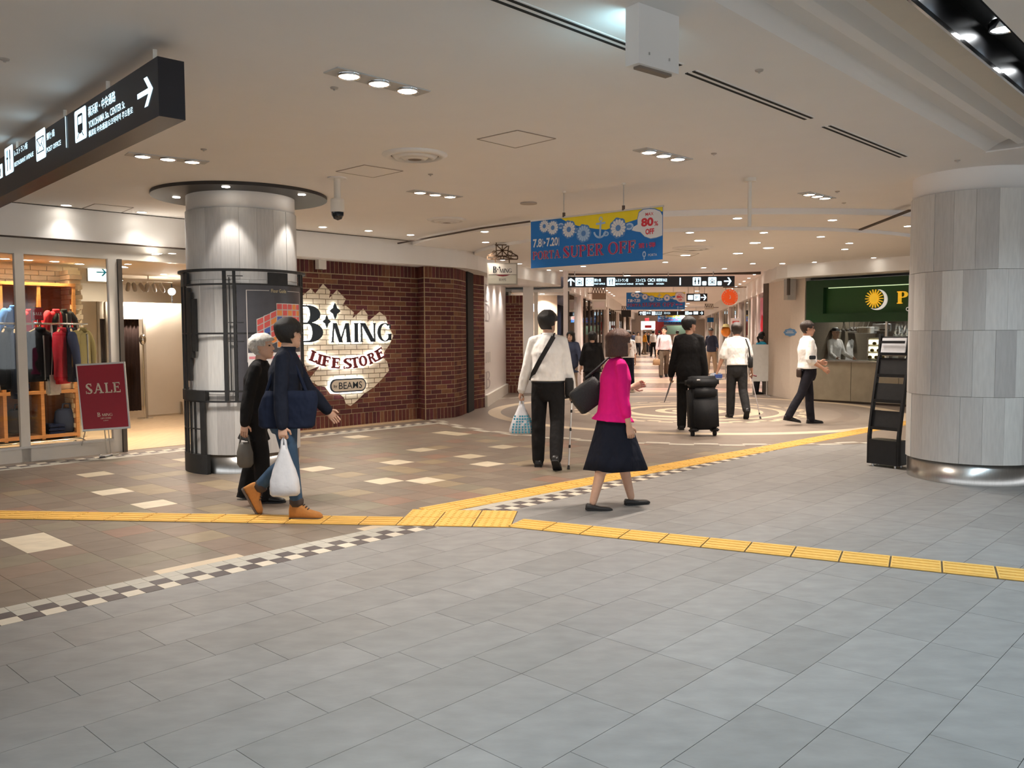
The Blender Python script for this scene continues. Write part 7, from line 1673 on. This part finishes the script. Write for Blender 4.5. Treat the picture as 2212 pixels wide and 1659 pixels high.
    for sd in (-1, 1):
        MB().ball(hp_(sd*0.031, 0.079, 0.006), (0.012*k, 0.012*k, 0.008*k), 8, 5).obj('eye', mat('eye_dark', (0.03, 0.02, 0.018), 0.2, spec=0.6), th, smooth=True)
        MB().tube([hp_(sd*0.017, 0.092, 0.026), hp_(sd*0.036, 0.089, 0.031), hp_(sd*0.052, 0.074, 0.026)], 0.0042*k, 6).obj('eyebrow', hm_, th)
    MB().tube([hp_(-0.020, 0.094, -0.060), hp_(0, 0.101, -0.058), hp_(0.020, 0.094, -0.060)], 0.0048*k, 6).obj('lips', mat('lips', (0.42, 0.17, 0.14), 0.5), th)
    W = FRAME[th.name]
    J = {n_: W @ p for n_, p in (('neck', nb), ('hip', Hc), ('head', hc), ('shR', arms['R'][0]), ('shL', arms['L'][0]), ('elR', arms['R'][1]), ('elL', arms['L'][1]), ('wrR', arms['R'][2]), ('wrL', arms['L'][2]))}
    J['gripR'] = W @ grips['R']; J['gripL'] = W @ grips['L']; J['chest'] = W @ (Hc + T*(tl*0.7)); J['W'] = W; J['hz'] = hz; J['cuffs'] = cuffs
    return th, J
def _setm(me, m):
    me.materials.clear(); me.materials.append(m)
    for p in me.polygons: p.use_smooth = True
    return me
cm_ = lambda n, c, **kw: mat('wear_' + n, c, kw.get('rough', 0.85), var=0.06, scale=25, bump=kw.get('bump', 0.75), bscale=kw.get('bs', 9), spec=0.2, bdist=0.05, stretch=(1, 1, 0.7))
w_white = cm_('white_shirt', (0.86, 0.83, 0.79)); w_black = cm_('black', (0.011, 0.010, 0.010)); w_navy = cm_('navy_jacket', (0.010, 0.013, 0.024)); w_jean = cm_('jeans', (0.040, 0.075, 0.125)); w_pink = cm_('magenta_knit', (0.78, 0.012, 0.22)); w_skirt = cm_('navy_skirt', (0.010, 0.012, 0.022)); w_dark = cm_('dark_trousers', (0.014, 0.013, 0.018)); w_ppale = cm_('pale_pink_shirt', (0.66, 0.50, 0.52)); w_olive = cm_('olive_trousers', (0.12, 0.09, 0.065)); w_grey = cm_('grey_trousers', (0.022, 0.021, 0.021)); w_blue = cm_('dusk_blue', (0.05, 0.06, 0.10)); w_khaki = cm_('khaki', (0.52, 0.38, 0.25)); w_yel = cm_('mustard', (0.62, 0.28, 0.03)); w_cyan = cm_('sky_blue', (0.03, 0.36, 0.60)); w_skirt2 = cm_('beige', (0.42, 0.33, 0.26))
tan_boot = mat('tan_suede', (0.42, 0.17, 0.040), 0.8, var=0.12, scale=30, bump=0.15); blk_shoe = mat('black_leather', (0.012, 0.011, 0.011), 0.35, var=0.1); dk_flat = mat('dark_flat_shoe', (0.030, 0.026, 0.024), 0.5)
# -- the couple crossing at the left
p1, j1 = person('young man in navy jacket, jeans and tan boots striding right past the pillar', -1.86, 6.92, -88, 1.665, dict(legR=(10, 3, 0), legL=(2, 50, 62), armR=(-2, 8, 6), armL=(27, 6, 14), head=(52, 0), lean=4, curlR=75, palmL=(1, 0, 0.2)), dict(top=w_navy, topname='jacket', hem=-0.26, flare=1.04, loose=0.028, sleeve_r=0.02, collar=0.045, bottom=w_jean, pl=0.006, hemr=0.045, leglen=0.86, shoe='boot', shoes=tan_boot, hair=M['hair'], hairthick=0.024), 0.008)
p2, j2 = person('grey-haired woman in black walking beside the young man', -2.29, 7.60, -88, 1.535, dict(legR=(9, 6, 0), legL=(-6, 10, 12), armR=(-14, 7, 8), armL=(14, 5, 20), head=(-8, -4), lean=6), dict(top=w_black, topname='coat', hem=-0.55, flare=1.12, loose=0.032, sleeve_r=0.022, collar=0.02, bottom=w_black, pl=0.022, shoes=blk_shoe, hair=M['hairgrey'], hairstyle='curly', hairthick=0.032), 0.009)
# -- man with a cane and shopping bag, from behind
p3, j3 = person('dark-haired man in white long-sleeved shirt seen from behind, cane in right hand', 0.40, 9.46, -8, 1.78, dict(legR=(-9, 24, 34), legL=(3, 2, 0), armR=(4, 10, 10), armL=(3, 14, 4), head=(-22, -2), lean=1, curlR=70, curlL=75, spread=2.5), dict(cuff=True, top=w_white, hem=0.05, loose=0.028, sleeve_r=0.015, collar=0.03, bottom=w_black, pl=0.018, hemr=0.048, belt=True, shoes=blk_shoe, hair=M['hair'], hairthick=0.020), 0.009)
# -- woman in pink
p4, j4 = person('woman in bright pink cardigan and navy skirt walking right', 0.86, 7.22, -82, 1.575, dict(legR=(-13, 4, 4), legL=(16, 4, -2), armR=(2, 4, 10), armL=(-6, 6, 116), head=(4, -2), lean=4, curlR=55, curlL=50), dict(top=w_pink, topname='cardigan', hem=-0.13, flare=1.24, flare_y=1.52, loose=0.028, sleeve=0.80, sleeve_r=0.014, bottom=w_skirt, skirt=0.345, shoe='flat', shoes=dk_flat, hair=M['hairbrown'], hairstyle='bob', hairthick=0.024), 0.008)
# -- man in black suit with suitcase
p5, j5 = person('man in black suit seen from behind with wheeled suitcase', 2.70, 12.98, -10, 1.775, dict(legR=(-3, 3, 0), legL=(5, 3, 0), armR=(-10, 7, 14), armL=(4, 10, 10), head=(-52, -2), lean=2, curlR=75, curlL=60), dict(top=w_black, topname='suit_jacket', hem=-0.42, flare=1.06, loose=0.034, sleeve_r=0.024, collar=0.012, bottom=w_black, pl=0.018, hemr=0.05, shoes=blk_shoe, skin=M['skin2'], hair=M['hair'], hairthick=0.018), 0.011)
# -- man in short sleeves with cane
p6, j6 = person('man in short-sleeved white shirt seen from behind with a thin cane', 3.93, 14.86, -2, 1.70, dict(legR=(-6, 34, 40), legL=(4, 2, 0), armR=(4, 13, 10), armL=(6, 16, 10), head=(-8, -4), lean=4, curlR=70, curlL=60), dict(top=w_white, hem=0.05, loose=0.032, sleeve=0.44, sleeve_r=0.028, collar=0.02, bottom=w_grey, pl=0.020, hemr=0.05, belt=True, shoes=blk_shoe, skin=M['skin2'], hair=M['hairdk'], hairthick=0.018), 0.011)
# -- man in white shirt by the counter
p7, j7 = person('man in white shirt with rolled sleeves walking past the green counter', 4.78, 13.75, -86, 1.715, dict(legR=(-20, 10, 10), legL=(10, 5, 0), armR=(-8, 8, 62), armL=(12, 6, 62), head=(-12, 4), lean=-3, curlR=45, curlL=45), dict(top=w_white, hem=0.02, flare=1.08, loose=0.030, sleeve=0.62, sleeve_r=0.024, collar=0.025, bottom=w_dark, pl=0.010, shoes=blk_shoe, skin=M['skin2'], hair=M['hairdk'], hairthick=0.014), 0.011)
# -- people in and before the corridor
bg = 0.014
p8, j8 = person('woman in loose black top seen from behind near the corridor mouth', 1.72, 18.2, -4, 1.56, dict(legR=(-6, 10, 10), legL=(6, 3, 0), armR=(8, 10, 30), armL=(-2, 12, 8), head=(0, 0)), dict(top=w_black, hem=-0.35, flare=1.25, loose=0.04, sleeve=0.75, sleeve_r=0.035, bottom=w_dark, shoes=blk_shoe, hairstyle='short', hairthick=0.024), bg)
p9, j9 = person('long-haired woman in dusky blue tunic coming towards the plaza', 1.36, 19.6, 165, 1.58, dict(legR=(8, 3, 0), legL=(-6, 10, 8), armR=(4, 8, 10), armL=(16, 16, 12), head=(-10, 0)), dict(top=w_blue, hem=-0.5, flare=1.15, loose=0.03, sleeve_r=0.02, bottom=w_skirt2, pl=0.0, shoes=blk_shoe, hairstyle='bob', hairthick=0.02), bg)
p10, j10 = person('person in white shirt and navy trousers mostly hidden behind the woman in pink', 3.05, 22.4, 4, 1.60, dict(legR=(-5, 8, 8), legL=(6, 3, 0), armR=(4, 8, 14), armL=(2, 8, 10)), dict(top=w_white, hem=0.0, loose=0.03, sleeve=0.5, bottom=w_navy, shoes=blk_shoe), bg)
p11, j11 = person('man in pale pink shirt and brown trousers walking towards us down the corridor', 5.12, 28.7, 176, 1.74, dict(legR=(10, 4, 0), legL=(-10, 22, 20), armR=(2, 9, 10), armL=(4, 10, 14), head=(-20, 0)), dict(top=w_ppale, hem=0.04, loose=0.03, sleeve=0.72, sleeve_r=0.025, collar=0.02, bottom=w_olive, pl=0.02, belt=True, shoes=blk_shoe), bg)
far = [(1463, 776, 0, 1.66, w_white, w_black, 'person with dark backpack straps walking away behind the man in pale pink', None, 0), (1392, 766, -80, 1.66, w_yel, w_olive, 'person in mustard top crossing far down the corridor', None, 0), (1411, 770, 10, 1.70, w_white, w_black, 'person in white shirt beside the mustard top far down the corridor', None, 0), (1369, 762, 20, 1.62, w_blue, w_khaki, 'small figure in grey-blue far down the corridor on the left', None, 0), (1378, 768, 180, 1.60, w_skirt2, w_dark, 'small figure in beige far down the corridor near the mustard top', None, 0), (1424, 768, -8, 1.70, w_grey, w_dark, 'small figure in grey far down the corridor behind the man in pale pink', None, 0), (1401, 761, 170, 1.62, w_black, w_dark, 'tiny figure in black at the far end of the corridor', None, 0)]
for px, py, yaw, hh, tp, bt, lb, hat, ln in far:
    P = onz(px, py); person(lb, P.x, P.y, yaw, hh, dict(legR=(-8, 12, 10), legL=(9, 3, 0), armR=(10, 8, 14), armL=(-8, 8, 14)), dict(top=tp, hem=0.0, loose=0.03, sleeve=0.6, bottom=bt, shoes=blk_shoe), 0.022)
P = onz(1537, 808); p12, j12 = person('man in dark cap, navy waistcoat and khaki trousers leaning by the right shops', P.x, P.y, 140, 1.70, dict(legR=(12, 4, 0), legL=(-6, 8, 0), armR=(-20, 20, 50), armL=(20, 25, 40), lean=6, head=(25, 0)), dict(top=w_blue, topname='waistcoat', hem=-0.15, loose=0.03, bottom=w_khaki, pl=0.02, shoes=blk_shoe, hat=w_black, hairstyle='cap'), bg)
P = atY(1634, 845, 20.6); p13, j13 = person('woman with ponytail in sky-blue top behind the white notice board', P.x, 20.55, -75, 1.55, dict(legR=(-4, 4, 0), legL=(4, 4, 0), armR=(30, 10, 40), armL=(30, 10, 40), lean=14, head=(0, -10)), dict(top=w_cyan, hem=-0.15, loose=0.03, sleeve=0.5, bottom=w_dark, shoes=blk_shoe, tail=True), bg)
for px, lb, yw in ((1800, 'kitchen worker in white bending behind the counter', 200), (1828, 'kitchen worker in white apron standing deeper in the kitchen', 10)):
    s, z = rs(px, 760, 1.75 if px > 1810 else 1.0); P = RW(s, 1.75 if px > 1810 else 1.0); person(lb, P.x, P.y, yw, 1.62, dict(legR=(2, 2, 0), legL=(-2, 2, 0), armR=(20, 8, 50), armL=(20, 8, 50), lean=5), dict(top=w_white, hem=-0.3, loose=0.03, bottom=w_dark, shoes=blk_shoe, hat=w_white, hairstyle='cap'), bg)
# ================================================================== things carried
film = mat('bag_plastic', (0.66, 0.66, 0.68), 0.35, var=0.06, scale=20, bump=0.5, bscale=16, spec=0.5)
def plastic_bag(name, label, cat, grip, w, d, h, m, yaw=0.0, spots=None):
    """thin carrier bag: two loops at the hand widening to a full, creased bottom"""
    t = thing(name, label, cat, (grip.x, grip.y, grip.z - h), yaw)
    n = 28; rings = []
    for f in (0.0, 0.03, 0.12, 0.28, 0.45, 0.6, 0.75, 0.86):
        rx = w/2*(0.86, 0.98, 1.0, 0.92, 0.74, 0.52, 0.32, 0.18)[(0.0, 0.03, 0.12, 0.28, 0.45, 0.6, 0.75, 0.86).index(f)]; ry = d/2*(0.5, 0.85, 1.0, 0.95, 0.75, 0.55, 0.4, 0.3)[(0.0, 0.03, 0.12, 0.28, 0.45, 0.6, 0.75, 0.86).index(f)]
        ring = []
        for q in range(n):
            a = 2*PI*q/n; cr_ = 1 + 0.05*noise.noise(Vector((3*math.cos(a), 3*math.sin(a), f*5))) + 0.03*math.sin(7*a + f*6)
            ring.append((rx*cr_*math.copysign(abs(math.cos(a))**0.7, math.cos(a)), ry*cr_*math.copysign(abs(math.sin(a))**0.7, math.sin(a)), h*f))
        rings.append(ring)
    MB().loft(rings).obj('bag_body', m, t, smooth=True)
    for sy in (-1, 1): MB().tube([(-w*0.07, sy*d*0.10, h*0.80), (-w*0.05, sy*d*0.05, h*0.93), (0, sy*0.006, h*1.0), (w*0.05, sy*d*0.05, h*0.93), (w*0.07, sy*d*0.10, h*0.80)], 0.011, 8).obj('handle', m, t, smooth=True)
    if spots:
        mb = MB()
        for i in range(7):
            for j in range(7):
                f = 0.08 + j*0.075; rx = w/2*lerp(1.0, 0.78, max(0, (f - 0.15)/0.35)); x_ = (-0.8 + 1.6*i/6)*rx
                if random.random() < 0.12: continue
                yy = -d/2*1.02*math.sqrt(max(0.05, 1 - (x_/rx)**2*0.75)) - 0.012; s_ = 0.0115*w/0.3
                mb.add([(x_ - s_, yy, h*f - s_), (x_ + s_, yy, h*f - s_), (x_ + s_, yy + 0.002, h*f + s_), (x_ - s_, yy + 0.002, h*f + s_)], [(0, 1, 2, 3)])
        mb.obj('printed_squares', spots, t)
    return t
zb1 = onz(615, 1068).z
plastic_bag('carrier_bag', 'white plastic carrier bag hanging from the young man\'s hand', 'bag', j1['gripR'] + Vector((0, 0, 0.01)), 0.235, 0.16, 0.47, film, 0.15)
plastic_bag('carrier_bag', 'white plastic bag with teal squares in the cane man\'s left hand', 'bag', j3['gripL'] + Vector((0, 0, 0.01)), 0.27, 0.16, 0.40, film, 0.1, mat('teal_print', (0.05, 0.30, 0.42), 0.5))
# navy tote on the young man's shoulder
c = j1['shR'] + Vector((0.0, 0.02, -0.46)); tt = thing('shoulder_tote', 'large navy tote bag slung at the young man\'s side', 'bag', (c.x, c.y, c.z))
tote_m = cm_('tote_navy', (0.010, 0.015, 0.034))
MB().loft([[(0.235*f*math.copysign(abs(math.cos(2*PI*q/24))**0.6, math.cos(2*PI*q/24)) + ox, 0.045*math.sin(2*PI*q/24) + 0.0, z) for q in range(24)] for z, f, ox in ((-0.10, 0.86, 0.02), (-0.08, 0.96, 0.02), (0.05, 1.0, 0.03), (0.14, 0.96, 0.05), (0.20, 0.86, 0.06))]).obj('bag_body', tote_m, tt, smooth=True)
MB().tube([(-0.14, 0.0, 0.18), (-0.08, 0.01, 0.36), (0.0, 0.04, 0.505), (0.03, 0.06, 0.515), (0.10, 0.06, 0.36), (0.18, 0.02, 0.18)], 0.014, 8).obj('strap', tote_m, tt, smooth=True)
# small grey handbag of the grey-haired woman
g = j2['gripR']; tt = thing('grey_handbag', 'small grey handbag hanging from the grey-haired woman\'s hand', 'bag', (g.x, g.y, g.z - 0.30))
MB().loft([[(0.072*f*math.cos(2*PI*q/20), 0.04*f*math.sin(2*PI*q/20), z*1.1) for q in range(20)] for z, f in ((0.0, 0.7), (0.03, 1.0), (0.12, 1.0), (0.18, 0.75), (0.20, 0.5))]).obj('bag_body', mat('grey_bag', (0.11, 0.10, 0.085), 0.5), tt, smooth=True)
MB().tube([(-0.05, 0, 0.18), (-0.03, 0, 0.28), (0, 0, 0.30), (0.03, 0, 0.28), (0.05, 0, 0.18)], 0.008, 8).obj('handle', mat('grey_bag', (0.11, 0.10, 0.085), 0.5), tt)
# black strap bag of the cane man: strap over the back
W3 = j3['W']; L3 = lambda v: W3 @ Vector(v)
st_ = thing('cross_bag', 'black cross-body bag of the man in white, strap slanting over his back', 'bag', tuple(L3((0.16, 0.02, 0.86))))
hz3 = j3['hz']; back_pts = [(0.075, 0.03, hz3 + 0.535), (0.07, -0.075, hz3 + 0.515), (0.01, -0.148, hz3 + 0.40), (-0.07, -0.158, hz3 + 0.26), (-0.15, -0.10, hz3 + 0.12), (-0.185, 0.0, hz3 + 0.03)]
mb = MB()
for a, b in zip(back_pts, back_pts[1:]):
    A, B = L3(a), L3(b); mb.bar(A, B, 0.05, 0.012, up=L3((0, -1, 0)) - L3((0, 0, 0)))
mb.obj('strap', M['blackmatte'], st_, world=True)
MB().loft([[L3((0.235 + 0.05*f*math.cos(2*PI*q/16), 0.03 + 0.11*f*math.sin(2*PI*q/16), z)) for q in range(16)] for z, f in ((hz3 - 0.16, 0.7), (hz3 - 0.12, 1.0), (hz3 + 0.02, 1.0), (hz3 + 0.06, 0.8))]).obj('bag_body', M['blackmatte'], st_, smooth=True, world=True)
# canes
def cane(label, top, foot, col, col2, bands):
    t = thing('walking_cane', label, 'cane', (foot.x, foot.y, 0)); f = Vector((foot.x, foot.y, 0.0)); d = top - f
    MB().tube([f + d*0.04, f + d*0.98], 0.009, 10).obj('shaft', col, t, smooth=True, world=True)
    MB().tube([f + Vector((0, 0, 0.004)), f + d*0.055], [0.017, 0.012], 10, cap=False).obj('rubber_tip', M['blackmatte'], t, world=True)
    for b in bands: MB().tube([f + d*(b - 0.012), f + d*(b + 0.012)], 0.0125, 10).obj('band', M['blackmatte'], t, world=True)
    MB().tube([f + d*0.95, f + d*1.0, f + d*1.0 + Vector((0.03, -0.02, 0.015)), f + d*1.0 + Vector((0.075, -0.04, 0.0))], 0.013, 8).obj('grip', col2, t, smooth=True, world=True)
fo = onz(1228, 1014); cane('silver walking cane with dark bands in the hand of the man in long sleeves', j3['gripR'] + Vector((0, 0, 0.01)), Vector((fo.x, fo.y, 0)), mat('cane_white', (0.62, 0.60, 0.58), 0.3, 0.4), M['black'], (0.32, 0.56, 0.82))
fo = onz(1643, 905); cane('thin pale cane held by the man in short sleeves', j6['gripR'] + Vector((0, 0, 0.01)), Vector((fo.x, fo.y, 0)), mat('cane_grey', (0.35, 0.30, 0.28), 0.4), mat('cane_grip', (0.15, 0.03, 0.04), 0.5), (0.12,))
# furled umbrella of the man in the suit
g = j5['gripL']; fo = Vector((g.x - 0.10, g.y + 0.05, 0.42)); t = thing('furled_umbrella', 'thin furled umbrella in the left hand of the man in the suit', 'umbrella', (fo.x, fo.y, fo.z))
MB().tube([fo, fo.lerp(g, 0.5), g + Vector((0, 0, 0.02))], [0.006, 0.014, 0.012], 8).obj('canopy', mat('umbrella_grey', (0.20, 0.19, 0.20), 0.5), t, smooth=True, world=True); MB().tube([g, g + Vector((0.02, 0, 0.08))], 0.010, 8).obj('grip', M['black'], t, world=True)
# shoulder bag of the woman in pink
W4 = j4['W']; L4 = lambda v: W4 @ Vector(v); hz4 = j4['hz']
sb_ = thing('shoulder_bag', 'big black shoulder bag swinging behind the woman in pink', 'bag', tuple(L4((-0.12, -0.28, hz4))))
wov = mat('woven_black', (0.018, 0.017, 0.018), 0.55, var=0.3, scale=80, bump=0.5, bscale=120)
ctr = Vector((-0.12, -0.19, hz4 + 0.15)); rr = []
for f, s in ((-0.5, 0.80), (-0.44, 0.95), (0.0, 1.0), (0.44, 0.92), (0.5, 0.8)):
    ring = []
    for q in range(24):
        a = 2*PI*q/24; py_ = 0.15*s*math.copysign(abs(math.cos(a))**0.5, math.cos(a)); px_ = 0.055*s*math.copysign(abs(math.sin(a))**0.6, math.sin(a)); pz2 = f*0.22
        ca, sa = math.cos(0.62), math.sin(0.62)
        ring.append(L4(ctr + Vector((px_, py_*ca - pz2*sa, py_*sa + pz2*ca))))
    rr.append(ring)
MB().loft(rr).obj('bag_body', wov, sb_, smooth=True, world=True)
MB().tube([L4(ctr + Vector((0, -0.02, 0.15))), L4((-0.16, -0.10, hz4 + 0.38)), L4((-0.14, 0.0, hz4 + 0.475)), L4((-0.15, 0.07, hz4 + 0.40)), L4(ctr + Vector((0, 0.15, 0.13)))], 0.012, 8).obj('strap', wov, sb_, smooth=True, world=True)
# suitcase
base = onz(1524, 944); sc0 = thing('suitcase', 'black two-wheeled trolley suitcase trailing behind the suited man', 'suitcase', (base.x, base.y + 0.12, 0), 0.12)
cs_m = mat('case_black', (0.012, 0.012, 0.013), 0.7, var=0.1, scale=60, bump=0.2, bscale=120, spec=0.3)
tiltm = Matrix.Rotation(-0.14, 3, 'X')
def case_part(name, c, s, bv, m=cs_m):
    me = bevel_mesh(MB().box(c, s).mesh(name, m), bv, 3); me.transform(tiltm.to_4x4())
    for p in me.polygons: p.use_smooth = True
    return put(name, me, sc0)
case_part('case_shell', (0, 0, 0.40), (0.42, 0.24, 0.62), 0.04); case_part('front_pocket', (0, -0.135, 0.33), (0.36, 0.05, 0.40), 0.02); case_part('upper_pocket', (0, -0.135, 0.62), (0.34, 0.05, 0.14), 0.02)
case_part('top_bag', (0.0, -0.01, 0.78), (0.46, 0.26, 0.17), 0.05); case_part('bag_flap', (0.0, -0.14, 0.76), (0.36, 0.03, 0.10), 0.012)
case_part('luggage_tag', (-0.10, -0.158, 0.80), (0.05, 0.006, 0.02), 0.002, pr['white'])
for sx_ in (-1, 1):
    case_part('base_guard', (sx_*0.16, -0.02, 0.085), (0.08, 0.20, 0.05), 0.015, M['blackmatte'])
    MB().prism(circle_poly(0, 0, 0.042, 18), (sx_*0.165 - 0.018, 0.0, 0.042), (0, 1, 0), (0, 0, 1), (1, 0, 0), 0.036).obj('wheel', M['blackmatte'], sc0)
hg = FRAME[sc0.name].inverted() @ j5['gripR']
for sx_ in (-0.07, 0.07): MB().tube([tiltm @ Vector((sx_, 0.05, 0.70)), hg + Vector((sx_*0.6, 0.0, 0.0))], 0.008, 8).obj('pull_rod', M['steel'], sc0)
MB().tube([hg + Vector((-0.06, 0, 0)), hg + Vector((0.06, 0, 0))], 0.015, 8).obj('pull_grip', M['blackmatte'], sc0)
# small things held or worn
g = j6['gripL']; t = thing('newspaper', 'folded newspaper in plastic under the short-sleeved man\'s left hand', 'newspaper', (g.x, g.y, g.z), 0.5)
put('folded_sheets', bevel_mesh(MB().box((-0.03, 0, -0.01), (0.26, 0.06, 0.13)).mesh('folded_sheets', mat('newsprint', (0.45, 0.48, 0.52), 0.5, var=0.3, scale=30)), 0.02, 2), t); MB().box((0, -0.034, 0.0), (0.18, 0.004, 0.06)).obj('printed_panel', pr['blue'], t)
W6 = j6['W']; hz6 = j6['hz']; t = thing('waist_bag', 'black shoulder bag on the short-sleeved man\'s right hip', 'bag', tuple(W6 @ Vector((0.2, 0, hz6)))); L6 = lambda v: W6 @ Vector(v)
MB().loft([[L6((0.225 + 0.04*f*math.cos(2*PI*q/14), -0.02 + 0.08*f*math.sin(2*PI*q/14), z)) for q in range(14)] for z, f in ((hz6 - 0.02, 0.7), (hz6 + 0.0, 1), (hz6 + 0.14, 1), (hz6 + 0.17, 0.8))]).obj('bag_body', M['blackmatte'], t, smooth=True, world=True)
mb = MB()
for a, b in (((0.215, -0.04, hz6 + 0.16), (0.165, -0.135, hz6 + 0.34)), ((0.165, -0.135, hz6 + 0.34), (0.13, -0.06, hz6 + 0.485))): mb.bar(L6(a), L6(b), 0.022, 0.012)
mb.obj('strap', M['blackmatte'], t, world=True)
W7 = j7['W']; hz7 = j7['hz']; L7 = lambda v: W7 @ Vector(v); t = thing('belt_pouch', 'brown belt pouch at the back of the man by the counter', 'bag', tuple(L7((0.05, -0.16, hz7)))); 
MB().loft([[L7((0.05 + 0.06*f*math.cos(2*PI*q/14), -0.165 + 0.04*f*math.sin(2*PI*q/14), z)) for q in range(14)] for z, f in ((hz7 - 0.13, 0.7), (hz7 - 0.11, 1), (hz7 - 0.01, 1), (hz7 + 0.01, 0.8))]).obj('pouch_body', mat('pouch_brown', (0.05, 0.03, 0.022), 0.5), t, smooth=True, world=True); MB().bar(L7((-0.02, -0.14, hz7 - 0.01)), L7((0.12, -0.14, hz7 - 0.01)), 0.02, 0.03).obj('loop', M['black'], t, world=True)
g = j7['elR'].lerp(j7['shR'], 0.12); t = thing('arm_phone', 'black device strapped on the upper sleeve of the man by the counter', 'device', tuple(g + Vector((0.02, -0.075, 0)))); put('device_body', bevel_mesh(MB().box((0, 0, 0), (0.10, 0.03, 0.06)).mesh('device_body', M['black']), 0.008, 2), t); MB().box((0, 0.05, 0), (0.03, 0.09, 0.03)).obj('arm_strap', M['blackmatte'], t)
g = j11['gripR']; t = thing('hand_bag', 'tan hand bag carried by the man in pale pink', 'bag', (g.x, g.y, g.z - 0.30)); MB().loft([[(0.14*f*math.cos(2*PI*q/16), 0.06*f*math.sin(2*PI*q/16), z) for q in range(16)] for z, f in ((0, 0.8), (0.03, 1), (0.18, 0.9), (0.20, 0.6))]).obj('bag_body', mat('tan_bag', (0.30, 0.18, 0.09), 0.6), t, smooth=True); MB().tube([(-0.06, 0, 0.19), (0, 0, 0.31), (0.06, 0, 0.19)], 0.01, 8).obj('handle', mat('tan_bag', (0.30, 0.18, 0.09), 0.6), t)
W11 = j11['W']; hz11 = j11['hz']; L11 = lambda v: W11 @ Vector(v); mb = MB(); t = thing('shoulder_strap_bag', 'dark strap bag over the shoulder of the man in pale pink', 'bag', tuple(L11((0.2, 0, hz11)))); mb.bar(L11((0.15, 0.125, hz11 + 0.46)), L11((0.20, 0.11, hz11 + 0.1)), 0.03, 0.012); mb.obj('strap', M['blackmatte'], t, world=True); MB().loft([[L11((0.22 + 0.03*f*math.cos(2*PI*q/14), 0.0 + 0.09*f*math.sin(2*PI*q/14), z)) for q in range(14)] for z, f in ((hz11 - 0.1, 0.8), (hz11 + 0.1, 1))]).obj('bag_body', M['blackmatte'], t, world=True)
P = onz(1400, 748); t = thing('green_bag', 'lime green shopping bag carried far down the corridor', 'bag', (P.x + 0.3, 52, 0.35)); put('bag_body', bevel_mesh(MB().box((0, 0, 0.2), (0.42, 0.2, 0.4)).mesh('bag_body', mat('lime', (0.35, 0.45, 0.04), 0.5)), 0.03, 2), t); MB().tube([(-0.1, 0, 0.4), (0, 0, 0.62), (0.1, 0, 0.4)], 0.012, 6).obj('handle', mat('lime', (0.35, 0.45, 0.04), 0.5), t)
# boot laces and jacket details for the nearest man
bpy.data.scenes.remove(WSC)
